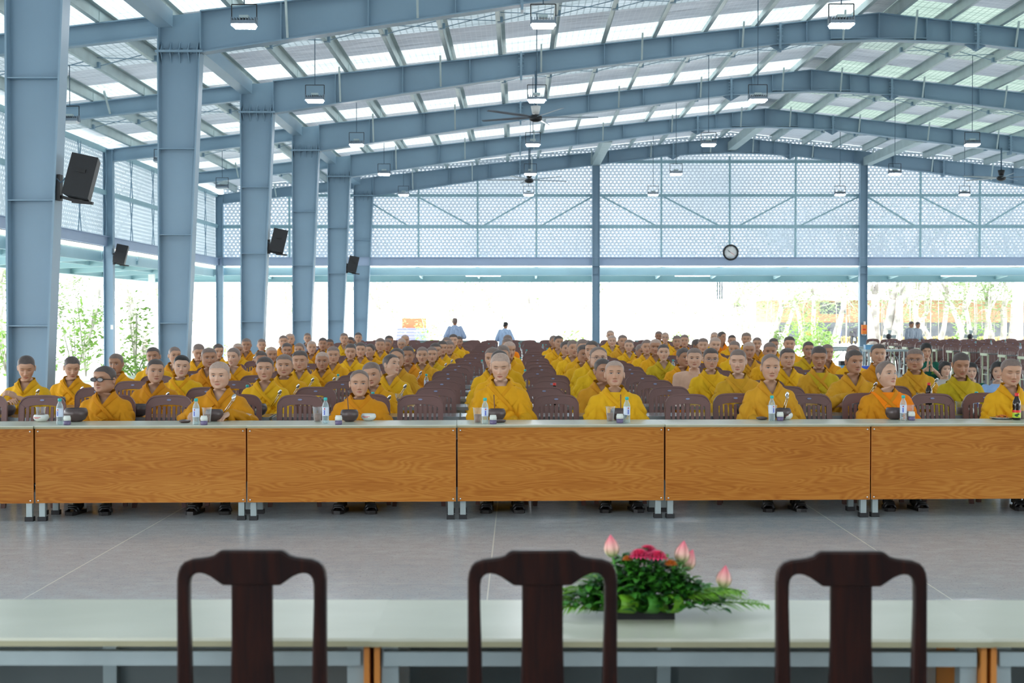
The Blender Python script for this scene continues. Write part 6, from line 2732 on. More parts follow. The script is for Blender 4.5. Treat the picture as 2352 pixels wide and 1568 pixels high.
def mk_spoon():
    r = empty('spoon', (0, 0, 0))
    b = MB()
    b.ball((0, 0, .16), (.016, .005, .026), 12)
    b.tube([(0, 0, .138), (0, .003, .10), (0, 0, 0)], [.003, .0026, .004], 6)
    b.build('utensil', M['metal'], r)
    b = MB()
    b.tube([(.012, 0, .0), (.013, 0, .12)], .0025, 6)
    for k in range(3):
        b.tube([(.006 + k * .006, 0, .12), (.005 + k * .007, 0, .155)], .0018, 5)
    b.build('fork', M['metal'], r)
    return r


PROTO = {}
MK = {'bottle': mk_bottle, 'cup': mk_cup, 'jar': mk_jar, 'bowl': lambda: mk_bowl(M['dark_bowl'], .096, .108), 'smallbowl': lambda: mk_bowl(M['dark_bowl'], .074, .095),
      'whitebowl': lambda: mk_bowl(M['white_bowl'], .062, .058, print_=True), 'saucer': lambda: mk_saucer(M['dark_bowl']), 'sauce': mk_sauce, 'spoon': mk_spoon}
GRP = {'bottle': ('bottle', 'clear water bottles with teal caps'), 'cup': ('cup', 'clear plastic cups of brown drink'), 'jar': ('jar', 'small white topped purple dessert jars'),
       'bowl': ('bowl', 'dark brown bowls'), 'smallbowl': ('bowl', 'dark brown bowls'), 'whitebowl': ('bowl', 'small white bowls'), 'saucer': ('saucer', 'dark saucers'),
       'sauce': ('bottle', 'sauce bottles'), 'spoon': ('cutlery', 'spoons and forks held upright')}


def put(kind, xp, z, h, label, rot=None, yb=None):
    X = PX(xp, z)
    if kind not in PROTO:
        o = PROTO[kind] = MK[kind]()
        o.location = (X, z, h)
    else:
        o = copy_tree(PROTO[kind], (X, z, h), 0)
    o.rotation_euler = rot or (0, 0, random.uniform(-.4, .4))
    tag(o, label, *GRP[kind])
    return o


def tz(yp, h):
    return (EYE - h) * F / (yp - VY)


def front_z(xp, yp):
    z = tz(yp, TT0)
    X = PX(xp, z)
    lo, hi = TZ0 + YAW * X + .045, TZ0 + YAW * X + .46
    return min(max(z, lo), hi)


who = {240: 'the dark glasses person', 504: 'the bald person with hands on table', 825: 'the receding hair person', 1150: 'the central bald person', 1412: 'the raised chin person',
       1769: 'the mustard robe person', 2035: 'the orange shawl person', 2320: 'the last front row person'}
def put_front(kind, xp, yp, person_x, label):
    z = front_z(xp, yp)
    return put(kind, xp, z, TT0, label + ' before ' + who[person_x])


for kind, xp, yp, p, lb in (
    ('cup', 91, 966, 240, 'clear cup of brown drink at the far left'), ('whitebowl', 92, 954, 240, 'small white bowl behind the leftmost cup'), ('bottle', 135, 975, 240, 'water bottle with teal cap'),
    ('jar', 151.6, 976, 240, 'white topped purple jar'), ('bowl', 172, 968, 240, 'large dark brown bowl'),
    ('saucer', 423, 971, 504, 'dark saucer'), ('bottle', 449, 975, 504, 'water bottle with teal cap'), ('cup', 474, 970, 504, 'clear cup of brown drink'), ('jar', 467, 977, 504, 'white topped purple jar'),
    ('smallbowl', 491, 966, 504, 'dark brown bowl'),
    ('cup', 728, 968, 825, 'clear cup of brown drink'), ('bottle', 747, 972, 825, 'water bottle with teal cap'), ('jar', 777, 976, 825, 'white topped purple jar'), ('smallbowl', 802, 968, 825, 'dark brown bowl with a stick'),
    ('whitebowl', 846, 966, 825, 'small white bowl with red print'),
    ('cup', 1097, 970, 1150, 'clear cup of brown drink'), ('bottle', 1114, 973, 1150, 'water bottle with teal cap'), ('jar', 1132.6, 974, 1150, 'white topped purple jar'), ('smallbowl', 1141, 964, 1150, 'dark brown bowl holding food'),
    ('saucer', 1149, 970, 1150, 'small dark saucer'),
    ('cup', 1402, 967, 1412, 'clear cup of brown drink'), ('smallbowl', 1422, 962, 1412, 'dark brown bowl'), ('jar', 1424, 971, 1412, 'white topped purple jar'), ('bottle', 1440, 970, 1412, 'water bottle with teal cap'),
    ('saucer', 1750, 962, 1769, 'dark saucer'), ('bottle', 1773, 966, 1769, 'water bottle with teal cap'), ('cup', 1774, 960, 1769, 'clear cup behind the bottle'), ('whitebowl', 1804, 962, 1769, 'small white bowl with red print'),
    ('jar', 1792, 966, 1769, 'white topped purple jar'), ('smallbowl', 1797, 957, 1769, 'dark brown bowl behind the white bowl'),
    ('smallbowl', 2054, 956, 2035, 'dark brown bowl'), ('bottle', 2074.6, 965, 2035, 'water bottle with teal cap'), ('jar', 2093.7, 965, 2035, 'white topped purple jar'), ('cup', 2089, 958, 2035, 'clear cup of brown drink'),
    ('sauce', 2334.5, 964, 2320, 'dark sauce bottle with lime label and red cap'), ('cup', 2346, 958, 2320, 'clear cup beside the sauce bottle'),
):
    put_front(kind, xp, yp, p, lb)

# sticks, napkin, tray of shredded food
for xp, yp, p, dx, lb in ((802, 966, 825, -.02, 'thin wooden stick standing in the brown bowl before the receding hair person'), (1137, 963, 1150, -.01, 'dark wooden stick standing in the central bowl'),
                          (1426, 962, 1412, .0, 'dark wooden stick standing in the bowl before the raised chin person')):
    z = front_z(xp, yp)
    t = MB()
    t.tube([(0, 0, .012), (dx, 0.01, .21)], [.004, .005], 6)
    o = t.build('wooden_stick', M['wood_stick'], None, (PX(xp, z), z, TT0))
    tag(o, lb, 'stick', 'wooden sticks in bowls')
z = front_z(2058, 961)
t = MB()
rng = np.random.RandomState(3)
n = 9
vs = [((i / (n - 1) - .5) * .10 + rng.uniform(-.004, .004), (j / (n - 1) - .5) * .07, .004 + .018 * abs(math.sin(i * 1.3) * math.cos(j * 1.7)) + rng.uniform(0, .006)) for i in range(n) for j in range(n)]
t.add(vs, [(i * n + j, (i + 1) * n + j, (i + 1) * n + j + 1, i * n + j + 1) for i in range(n - 1) for j in range(n - 1)], 0, True)
o = t.build('napkin', M['paper'], None, (PX(2058, z), z, TT0))
tag(o, 'crumpled white napkin on the front table beside the orange shawl person', 'napkin')
z = front_z(2301, 961)
r = empty('serving_tray', (PX(2301, z), z, TT0), 0, 'round metal tray with orange shredded food before the last front row person', 'tray')
t = MB()
t.lathe([(.001, 0), (.075, 0), (.098, .012), (.10, .016), (.094, .016), (.072, .006), (.001, .006)], n=30)
t.build('dish', M['metal'], r)
t = MB()
for k in range(60):
    a, rr_ = rng.uniform(0, 2 * PI), rng.uniform(0, .05)
    p = Vector((rr_ * math.cos(a), rr_ * math.sin(a), .010 + (.05 - rr_) * .35))
    q = p + Vector((rng.uniform(-.02, .02), rng.uniform(-.02, .02), rng.uniform(0, .012)))
    t.tube([p, (p + q) / 2 + Vector((0, 0, .004)), q], .0035, 5)
t.build('food', M['food'], r)


def row_z(k, xp, dy):
    """depth on the table of row k, dy behind its front edge"""
    z = TZ1 + PITCH * (k - 1) + dy
    X = PX(xp, z)
    return z + YAW * X


for kind, xp, k, dy, lb in (
    ('bowl', 315, 1, .15, 'dark brown bowl on the second row table beside the person with spoon'), ('bowl', 588, 1, .15, 'dark brown bowl on the second row table before the tied cord person'),
    ('jar', 583, 1, .06, 'white topped jar beside the second row brown bowl'), ('smallbowl', 131, 2, .2, 'dark brown bowl on the third row table at far left'), ('smallbowl', 14, 1, .25, 'dark brown bowl cut by the left edge'),
    ('bottle', 856, 1, .28, 'water bottle behind the front row receding hair person'), ('bottle', 776, 4, .2, 'water bottle on the fifth row table behind bald head'), ('bottle', 979, 4, .2, 'water bottle beside the empty chairs, fifth row'),
    ('bottle', 567, 2, .3, 'water bottle left of the tied cord person'),
    ('smallbowl', 1704, 1, .2, 'dark bowl with shiny handle before the closed eyes person'), ('smallbowl', 1886, 2, .25, 'dark bowl before the olive shawl person'), ('cup', 1893, 2, .1, 'clear cup beside the bowl before the olive shawl person'),
    ('smallbowl', 1972, 1, .28, 'dark bowl held in the hands of the second row person'), ('cup', 1984, 1, .1, 'clear cup beside the held bowl'),
    ('cup', 2204, 1, .12, 'clear cup of dark drink behind the last empty chair'), ('smallbowl', 2226, 1, .30, 'dark bowl before the olive robe person'), ('bottle', 2242, 1, .14, 'water bottle before the olive robe person'),
    ('whitebowl', 2222, 1, .12, 'small white bowl before the olive robe person'), ('cup', 2113, 2, .2, 'clear cup before the round faced glasses person'),
    ('bottle', 1206, 5, .2, 'water bottle beside the central file, sixth row table'), ('cup', 1264, 7, .2, 'clear cup of dark drink right of the central chairs'), ('cup', 1432, 6, .2, 'clear cup near the narrow faced person'),
    ('cup', 895, 2, .1, 'clear cup before the upward looking person'), ('cup', 916, 2, .25, 'clear cup right of the upward looking person'),
):
    z = row_z(k, xp, dy)
    put(kind, xp, z, TT1, lb)
for xp, k, dy, lb in ((1273.6, 2, .25, 'red capped sauce bottle on the central table'), (2133, 2, .15, 'red capped bottle beside the cup of the glasses person')):
    z = row_z(k, xp, dy)
    put('sauce', xp, z, TT1, lb)

# far bottles: teal caps scattered over the distant tables
for i in range(34):
    k = 8 + i % 13
    X = (-0.6, 0.1, 0.5, -4.0, 1.3, -3.1, 2.5, 3.5, -2.0, 0.75)[i % 10] + random.uniform(-.15, .15)
    z = TZ1 + PITCH * (k - 1) + .2 + YAW * X
    o = copy_tree(PROTO['bottle'], (X, z, TT1), 0)
    tag(o, 'small distant water bottle with teal cap on the %s row table, spot %s' % (ORD[k], COLN[i % 8]), 'bottle', 'distant water bottles on empty tables')
for i in range(14):
    z = 28.35 + 1.32 * (2 + i % 9) + .2
    X = 11.2 + (i * .83) % 2.8
    o = copy_tree(PROTO['bottle'], (X, z, .76), 0)
    tag(o, 'water bottle with teal cap in the right hand block, %s row, %s from the aisle' % (ORD[2 + i % 9], COLN[i // 9 * 2 + i % 2]), 'bottle', 'water bottles of the right hand block')

# spoons and forks standing at the chest of many people
for xp, row, lb in ((58, 1, 'raised hands person'), (161, 2, 'downward looking person'), (353, 1, 'second row cropped person'), (652.5, 2, 'broad faced person'), (739.6, 4, 'bald brown skinned person'),
                    (896, 2, 'upward looking person'), (856.5, 1, 'tilted head person'), (688.6, 3, 'square faced person'), (1015, 8, 'bowing person'), (936.7, 4, 'deep ochre person'), (1959, 1, 'bowl holder'),
                    (2102, 2, 'round faced glasses person'), (608, 1, 'tied cord person'), (565, 9, 'third column ochre person'), (999.6, 7, 'hidden eighth row person')):
    X, Y, H = PEOPLE_AT[(xp, row)]
    o = put('spoon', 0, 1, 0, 'metal spoon and fork tucked upright at the chest of the ' + lb)
    o.location = (X + .085, Y - .158, H - .46)
    o.rotation_euler = (math.radians(8), math.radians(32), 0)
z = front_z(1797, 957)
o = put('spoon', 1797, z, TT0 + .05, 'metal spoon and fork standing in the dark bowl on the front table')
o.rotation_euler = (0, math.radians(14), 0)
z = front_z(512, 966)
o = put('spoon', 512, z + .1, TT0 + .06, 'metal spoon held by the bald person with hands on table')
o.rotation_euler = (math.radians(-20), math.radians(30), 0)

# ---------------------------------------------------------------- flower arrangement
fz = 4.03
fa = empty('flower_arrangement', (PX(1478, fz), fz, TT0), 0, 'low flower arrangement with pink lotus buds and palm fronds on the cream table', 'flowers')
t = MB()
t.box(-.10, .085, -.05, .05, 0, .03)
t.build('container', M['black'], fa)


def leaf_strip(mb, base, tip, width, arch=.03, n=7, fold=.2, mi=0):
    base, tip = Vector(base), Vector(tip)
    d = tip - base
    s = d.cross(Vector((0, 0, 1)))
    s = s.normalized() if s.length > 1e-6 else Vector((1, 0, 0))
    vs = []
    for i in range(n):
        f = i / (n - 1)
        p = base + d * f + Vector((0, 0, arch * math.sin(PI * f)))
        w = width * math.sin(PI * min(.97, max(.08, f ** .8)))
        vs += [p - s * w / 2 + Vector((0, 0, w * fold)), p, p + s * w / 2 + Vector((0, 0, w * fold))]
    fs = []
    for i in range(n - 1):
        for j in range(2):
            a = i * 3 + j
            fs.append((a, a + 1, a + 4, a + 3))
    mb.add(vs, fs, mi, True)


rng = np.random.RandomState(11)
for (bx, bz, tx, ty, tz_, nm) in ((.08, .03, .345, -.02, .035, 0), (.06, .03, .30, .10, .05, 1), (.07, .05, .26, -.06, .075, 2), (-.08, .03, -.24, -.05, .03, 3), (-.08, .04, -.235, .06, .06, 4), (-.07, .04, -.16, .12, .10, 5)):
    m = MB()
    B, T_ = Vector((bx, 0, bz)), Vector((tx, ty, tz_))
    m.tube([B, (B + T_) / 2 + Vector((0, 0, .012)), T_], [.003, .0025, .001], 5)
    D = (T_ - B)
    S = D.cross(Vector((0, 0, 1))).normalized()
    for k in range(22):
        f = .15 + .85 * k / 21
        p = B + D * f + Vector((0, 0, .012 * math.sin(PI * f)))
        L = .085 * math.sin(PI * min(.95, .25 + f * .7))
        for s in (-1, 1):
            leaf_strip(m, p, p + S * s * L + D.normalized() * L * .8 + Vector((0, 0, -.01 + rng.uniform(-.006, .006))), .008, .006, 5)
    m.build('palm_frond', M['leaf_lime'], fa)
# rolled leaves: broad blades bent round into loops
for k, (x, y, col, rz) in enumerate(((-.125, -.055, 'leaf_mid', .9), (-.060, -.075, 'leaf_lime', .6), (.008, -.080, 'leaf_mid', .8), (.070, -.075, 'leaf_lime', 1.0))):
    m = MB()
    T = Matrix.Translation((x, y, .050)) @ Matrix.Rotation(rz, 4, 'Z') @ Matrix.Rotation(.15, 4, 'Y')
    nn = 18
    vs = []
    for rr_, flip in ((.026, 0), (.0235, 1)):
        for j in range(5):
            for i in range(nn):
                a_ = -PI / 2 + 2 * PI * i / (nn - 1)
                vs.append(T @ Vector(((j / 4 - .5) * .060, rr_ * 1.05 * math.cos(a_), rr_ * (.95 + .08 * j / 4) * math.sin(a_))))
    fs = []
    for f_ in (0, 1):
        o_ = f_ * 5 * nn
        fs += [(o_ + j * nn + i, o_ + j * nn + i + 1, o_ + (j + 1) * nn + i + 1, o_ + (j + 1) * nn + i) for j in range(4) for i in range(nn - 1)]
    m.add(vs, fs, 0, True)
    m.build('rolled_leaf', M[col], fa)
# foliage mound
fol = MB()
for k in range(1300):
    x = rng.normal(.01, .10)
    y = rng.normal(0.0, .045)
    hmax = .155 * math.exp(-((x - .0) / .16) ** 2) * math.exp(-(y / .10) ** 2)
    if abs(x) > .24:
        continue
    zz = .03 + hmax * rng.uniform(.15, 1.0)
    a = rng.uniform(0, 2 * PI)
    L = rng.uniform(.022, .042)
    p = Vector((x, y, zz))
    leaf_strip(fol, p, p + Vector((math.cos(a) * L, math.sin(a) * L, rng.uniform(-.008, .014))), L * .75, .004, 4, .15, int(rng.randint(0, 3)))
fol.build('foliage', [M['leaf_dark'], M['leaf_mid'], M['leaf_mid']], fa)
# chrysanthemum heads
for (x, y, zz, R_, mt) in ((-.012, -.03, .172, .034, 'petal_pink'), (.036, -.03, .168, .034, 'petal_pink'), (-.046, -.03, .165, .017, 'food'), (.075, -.035, .152, .020, 'food'), (.015, .02, .178, .030, 'petal_pink')):
    m = MB()
    for ringk in range(5):
        nP = 16 - ringk * 2
        for k in range(nP):
            a = 2 * PI * k / nP + ringk * .3
            el = ringk * .32
            d = Vector((math.cos(a) * math.cos(el), math.sin(a) * math.cos(el), math.sin(el)))
            L = R_ * (1 - ringk * .08)
            leaf_strip(m, Vector((x, y, zz)) + d * .004, Vector((x, y, zz)) + d * L, R_ * .42, R_ * .15, 5, .2)
    m.build('flower_head', M[mt], fa)
# lotus buds
for (x, y, zz, tl) in ((-.088, -.02, .170, -.1), (.108, .0, .150, .12), (.222, -.03, .085, .12), (.125, .05, .12, .35)):
    m = MB()
    R_ = .021
    prof = [(.002, 0), (R_ * .55, .004), (R_ * .95, .016), (R_, .027), (R_ * .80, .041), (R_ * .42, .054), (.0015, .064)]
    for (k, ro) in ((0, 0), (1, .5)):
        pass
    n0 = len(m.v)
    m.lathe([(r_ * .93, h_) for r_, h_ in prof], n=16)
    for k in range(7):
        a = 2 * PI * k / 7
        vs = []
        for r_, h_ in prof:
            for da in (-.42, 0, .42):
                q = da * (1 - h_ / .08)
                vs.append(((r_ * 1.05) * math.cos(a + q), (r_ * 1.05) * math.sin(a + q), h_ * (1 + .03 * (k % 2))))
        m.add(vs, [(i * 3 + j, i * 3 + j + 1, (i + 1) * 3 + j + 1, (i + 1) * 3 + j) for i in range(len(prof) - 1) for j in range(2)], 0, True)
    b = m.build('lotus_bud', M['lotus'], fa, (x, y, zz), (0, tl, 0))
    s = MB()
    s.tube([(x * .55, 0, .03), (x * .8, y, zz * .6), (x, y, zz + .003)], .0035, 6)
    s.build('stem', M['leaf_mid'], fa)

# ---------------------------------------------------------------- aisle: folded tables, boxes, coolers, floor fans, crates
def grey_table(X, Y, W, rz, label, h=.75):
    r = empty('folding_table', (X, Y, 0), rz, label, 'table', 'grey folding tables near the orange box post')
    t = MB()
    t.box(-W / 2, W / 2, -.25, .25, h - .05, h)
    t.build('tabletop', M['leg_grey'], r)
    for s in (-1, 1):
        l = MB()
        x = s * (W / 2 - .1)
        l.bar((x, -.2, 0), (x, -.2, h - .05), .03)
        l.bar((x, .2, 0), (x, .2, h - .05), .03)
        l.bar((x, -.2, .25), (x, .2, .25), .02)
        l.bar((x, -.2, .35), (x - s * .35, -.2, h - .05), .015)
        l.build('leg_frame', M['leg_grey'], r)
    return r


grey_table(PX(1950, 37.5), 37.5, 1.3, 0, 'grey folding table left of the orange box post')
grey_table(PX(1985, 37.0) + .5, 36.9, 1.1, 0.02, 'grey folding table right below the orange box post')
grey_table(PX(1925, 40.0), 40.2, 1.6, 0, 'grey folding table farther back at the aisle')


def box_thing(name, label, cat, X, Y, Z, w, d, h, mat, lid=None, group=None):
    r = empty(name, (X, Y, Z), 0, label, cat, group)
    b = MB()
    b.prism([(-w / 2, 0), (w / 2, 0), (w / 2 * 1.06, h * .85), (-w / 2 * 1.06, h * .85)], 1, -d / 2, d / 2)
    b.build('tub', mat, r)
    b = MB()
    b.box(-w / 2 * 1.1, w / 2 * 1.1, -d / 2 * 1.05, d / 2 * 1.05, h * .85, h)
    b.build('lid', lid or mat, r)
    return r


box_thing('storage_box', 'light blue plastic box on the grey table by the orange box post', 'box', PX(1996, 37.0), 36.95, .75, .26, .2, .12, M['cyan_box'])
box_thing('cooler_box', 'blue cooler box on the floor below the grey table', 'cooler', PX(1986, 31.8), 31.8, .0, .20, .25, .5, M['blue'])
box_thing('water_jug', 'light blue water container on the floor left of the cooler', 'container', PX(1937, 31.5), 31.5, 0, .16, .2, .62, M['cyan_box'], M['black'])
for k, (xp, w) in enumerate(((957, .34), (975, .4), (994, .26), (1210, .3), (1233, .45), (1198, .3), (1130, .35), (1070, .34), (1350, .5), (905, .3), (1262, .3), (1470, .3))):
    z = 42.6 + (k % 3) * .3
    box_thing('food_crate', 'grey-green plastic crate on the farthest tables, %s counted from the pale blue robed pair' % ORD[k], 'crate', PX(xp, z), z, .712 if k % 2 == 0 else .712, w, .3, .12 + .05 * (k % 2), M['box_green'], None, 'crates on the farthest tables')
fart = grey_table(-1.5, 42.9, 9.0, 0, 'long far serving table carrying grey-green crates', .712)
fart['group'] = ''
del fart['group']
fart2 = grey_table(4.0, 42.9, 2.6, 0, 'shorter far serving table right of the middle post', .712)
del fart2['group']


def floor_fan(X, Y, label):
    r = empty('floor_fan', (X, Y, 0), -.4, label, 'fan', 'floor fans behind the right hand chairs')
    b = MB()
    b.lathe([(.001, 0), (.20, 0), (.18, .03), (.03, .05), (.02, .06), (.02, .85)], n=16)
    b.build('stand', M['black'], r)
    b = MB()
    b.ball((0, -.17, .98), (.085, .12, .085), 12)
    b.build('motor', M['black'], r)
    c = MB()
    for k in range(28):
        a = 2 * PI * k / 28
        pts = [(math.cos(a) * rr_, -.03 - .10 * (1 - (rr_ / .25) ** 2), .98 + math.sin(a) * rr_) for rr_ in (.04, .15, .25)]
        c.tube(pts, .0025, 4)
    for rr_, yy in ((.25, -.03), (.15, -.095)):
        c.tube([(math.cos(2 * PI * k / 24) * rr_, yy, .98 + math.sin(2 * PI * k / 24) * rr_) for k in range(25)], .004, 5, caps=False)
    c.build('guard', M['leg_grey'], r)
    for k in range(4):
        m = MB()
        T = Matrix.Translation((0, -.04, .98)) @ Matrix.Rotation(k * PI / 2, 4, 'Y') @ Matrix.Rotation(.35, 4, 'Z')
        m.prism([(.03, -.03), (.20, -.07), (.22, .05), (.03, .03)], 1, -.003, .003, T=T)
        m.build('blade', M['steel_light'], r)
    return r


floor_fan(PX(2042, 44.6), 44.6, 'black floor fan left of the grey robed pair')
floor_fan(PX(2228, 44.6), 44.6, 'black floor fan behind the right hand chairs')

# ---------------------------------------------------------------- garden outside
rngt = random.Random(5)


def tree(X, Y, trunks, height, spread, leaves, label, kind='banyan', group='trees outside the hall', tilt=0.0, rad=.16, lo=.45):
    r = empty('tree', (X, Y, -.12), 0, label, 'tree', group)
    t = MB()
    ends = []

    def grow(p, d, L, rad_, depth):
        pts, rads = [Vector(p)], [rad_]
        q, dd = Vector(p), Vector(d).normalized()
        n = 4
        for i in range(n):
            dd = (dd + Vector((rngt.uniform(-.16, .16), rngt.uniform(-.16, .16), rngt.uniform(-.02, .10)))).normalized()
            q = q + dd * L / n
            pts.append(q.copy())
            rads.append(rad_ * (1 - .38 * (i + 1) / n))
        t.tube(pts, rads, 7 if depth < 2 else 5)
        if depth >= 3:
            ends.append(q.copy())
            return
        for k in range(2 if depth else 3):
            a = rngt.uniform(0, 2 * PI)
            nd = (dd + Vector((math.cos(a), math.sin(a), .15)) * rngt.uniform(.45, .8)).normalized()
            grow(q, nd, L * rngt.uniform(.55, .8), rads[-1] * .75, depth + 1)
        ends.append(q.copy())
    for k in range(trunks):
        a = 2 * PI * k / max(1, trunks) + rngt.uniform(-.4, .4)
        off = .22 * (trunks > 1)
        grow((math.cos(a) * off, math.sin(a) * off, -.2), (math.cos(a) * .25 * spread + tilt, math.sin(a) * .22 * spread, 1), height * lo * rngt.uniform(.8, 1.1), rad * rngt.uniform(.7, 1.1), 0 if trunks < 3 else 1)
    sprays = [Vector((rngt.gauss(0, 1.1), rngt.gauss(0, .9), rngt.uniform(1.5, 3.6))) for _ in range(16)]
    for q in sprays:           # drooping twigs that carry the low sprays
        e = min(ends, key=lambda v: (v - q).length)
        t.tube([e, (e + q) / 2 + Vector((0, 0, .2)), q], [.02, .013, .005], 4)
    t.build('trunk', M['bark'], r)
    if kind == 'banyan':
        a_ = MB()
        for e in ends[::2]:
            if e.z > 2.2:
                x, y = e.x * .8, e.y * .8
                a_.tube([(e.x, e.y, e.z), (x + rngt.uniform(-.05, .05), y, e.z * .5), (x, y, max(.0, rngt.uniform(-.1, 1.5)))], [.015, .012, .02], 5)
        if a_.v:
            a_.build('aerial_roots', M['bark'], r)
    f = MB()
    for k in range(int(leaves * 2.4)):
        if k % 2:
            e = rngt.choice(sprays)
            p = e + Vector((rngt.gauss(0, .22), rngt.gauss(0, .22), rngt.gauss(0, .28)))
        else:
            e = rngt.choice(ends)
            p = e + Vector((rngt.gauss(0, .55), rngt.gauss(0, .55), rngt.gauss(.1, .45)))
        s = rngt.uniform(.05, .10)
        a = rngt.uniform(0, 2 * PI)
        u = Vector((math.cos(a), math.sin(a), rngt.uniform(-.5, .5))) * s
        v = Vector((-math.sin(a), math.cos(a), rngt.uniform(-.6, .6))) * s * .5
        f.add([p - u, p + v, p + u, p - v], [(0, 1, 2, 3)])
    if f.v:
        fo = f.build('foliage', M['tree_leaf'], r)
        fo['kind'] = 'stuff'
    return r


def bush(X, Y, R_, H_, leaves, label, size=.10):
    r = empty('garden_shrub', (X, Y, -.12), 0, label, 'shrub', 'shrubs outside the hall')
    t = MB()
    for k in range(6):
        a = rngt.uniform(0, 2 * PI)
        t.tube([(0, 0, -.05), (math.cos(a) * R_ * .3, math.sin(a) * R_ * .3, H_ * .5), (math.cos(a) * R_ * .5, math.sin(a) * R_ * .5, H_ * .85)], [.02, .015, .006], 5)
    t.build('stem', M['bark'], r)
    f = MB()
    for k in range(leaves):
        a, rr_ = rngt.uniform(0, 2 * PI), R_ * math.sqrt(rngt.random())
        p = Vector((rr_ * math.cos(a), rr_ * math.sin(a), H_ * rngt.uniform(.15, 1) * (1 - .3 * rr_ / R_)))
        s = rngt.uniform(.6, 1.2) * size
        b = rngt.uniform(0, 2 * PI)
        u = Vector((math.cos(b), math.sin(b), rngt.uniform(-.2, .8))) * s
        v = Vector((-math.sin(b), math.cos(b), rngt.uniform(-.6, .6))) * s * .45
        f.add([p - u, p + v, p + u, p - v], [(0, 1, 2, 3)])
    fo = f.build('foliage', M['bush_leaf'], r)
    fo['kind'] = 'stuff'
    return r


TREES = [
    (1075, 66, 3, 7, 1.3, 500, 'many stemmed pale tree right behind the pleated robe person'), (1165, 70, 2, 6, 1.0, 250, 'thin pale tree behind the light blue jacket person'), (1290, 60, 2, 7, 1.2, 350, 'leaning tree left of the middle far post'),
    (880, 62, 3, 7, 1.2, 400, 'pale twisted tree left of the violet steps'), (745, 60, 2, 7, .8, 250, 'pale tree between the fourth and fifth columns'), (530, 58, 1, 6, 1.0, 250, 'thin tree beside the far corner post'),
    (630, 64, 1, 6, 1.0, 260, 'thin tree between the third and fourth columns'), (1445, 74, 1, 6, 1.0, 300, 'small tree right of the middle far post'), (1560, 72, 1, 6, .9, 500, 'leafy tree left of the hanging pipes'),
    (1650, 76, 1, 6, .9, 420, 'leafy tree under the hanging pipes'), (1735, 60, 3, 8, 1.7, 700, 'wide branching tree below the clock'), (1790, 66, 1, 7, .6, 300, 'straight pale trunk right of the wide branching tree'),
    (1835, 70, 1, 7, .8, 700, 'leafy tree before the orange wall'), (1885, 62, 2, 7, 1.2, 700, 'leaning tree left of the orange box post'), (1915, 68, 1, 6, .5, 500, 'upright leafy trunk nearest the orange box post'),
    (2030, 56, 6, 8, 1.0, 300, 'thick many trunked banyan right of the orange box post'), (2070, 64, 3, 8, .9, 300, 'banyan with hanging roots behind the grey robed pair'), (2130, 60, 2, 7, .8, 500, 'pale double trunk behind the grey robed pair'),
    (2170, 64, 2, 7, 1.3, 700, 'forked tree before the tan wall'), (2245, 58, 3, 7, 1.3, 900, 'wide forked leafy tree at the right'), (2300, 60, 3, 7, 1.2, 900, 'leafy tree near the white post at the right'),
    (2345, 66, 2, 8, .8, 500, 'dark barked tree at the right edge'), (330, 58, 4, 8, .8, 500, 'big pale root covered trunk left of the second column'), (8, 46, 4, 8, .7, 1500, 'tree at the left edge behind the nearest column'),
]
for k, (xp, z, n_, h_, sp_, lv, lb) in enumerate(TREES):
    tree(PX(xp, z), z, n_, h_, sp_, lv, lb, rad=.15 if n_ < 4 else .22, kind='banyan' if n_ >= 3 else 'plain', lo=.42 if n_ < 3 else .36)
tree(PX(165, 47), 47, 1, 7.5, 1.6, 1500, 'leafy bright green tree left between the near columns', 'plain', rad=.12, lo=.5)
for xp, z, R_, H_, lv, lb in ((172, 38, .9, 2.2, 420, 'tall loose shrub just right of the nearest column'), (195, 41, .5, 2.6, 260, 'taller shrub behind the loose one near the first column'), (310, 40, .9, .7, 500, 'low clipped shrub left of the second column'),
                              (310, 42, .5, 2.6, 350, 'dark climbing shrub left of the second column'), (20, 36, .8, 1.8, 520, 'dense shrub at the left edge'), (545, 60, 1.5, .6, 500, 'low bright hedge piece beside the far corner post'),
                              (985, 80, .8, 1.9, 420, 'green shrub right of the violet steps'), (1855, 58, .9, 2.0, 700, 'bright green shrub before the motorbikes'), (1880, 54, .8, 1.4, 600, 'pale green shrub left of the orange box post'),
                              (2222, 62, .7, 1.9, 500, 'green shrub before the stone wall'), (2310, 52, 1.6, .8, 600, 'low pale shrub at the right side'), (1560, 62, .7, 1.2, 300, 'small shrub at the middle of the garden'),
                              (1310, 56, .7, 1.3, 350, 'yellow green shrub left of the middle far post'), (1790, 60, .5, 1.6, 300, 'slim shrub under the wide branching tree'), (1400, 70, .6, .7, 200, 'tiny shrub behind the pale persons')):
    bush(PX(xp, z), z, R_, H_, lv, lb)

# long building at the far right
bd = empty('building', (0, 0, -.12), 0, 'tan building with grey stone base beyond the trees at right', 'building')
Zb = 98.0
t = MB()
t.box(PX(1780, Zb), PX(2500, Zb), Zb, Zb + 8, 1.3, 2.85)
t.build('wall', M['tan_wall'], bd)
t = MB()
t.box(PX(1780, Zb), PX(2500, Zb), Zb - .12, Zb, 0, 1.32)
t.build('stone_base', M['stone'], bd)
t = MB()
t.box(PX(1770, Zb), PX(2510, Zb), Zb - 1.5, Zb + 8.5, 2.85, 2.95)
t.build('roof', M['white'], bd)
for k, xp in enumerate((1912, 2380)):
    t = MB()
    w = .9
    t.box(PX(xp, Zb) - w, PX(xp, Zb) + w, Zb - .03, Zb + .02, 1.9, 2.7)
    t.build('window', M['stone'], bd)
t = empty('bamboo_rail', (0, 0, -.12), 0, 'low yellow bamboo rail before the stone base', 'fence')
m = MB()
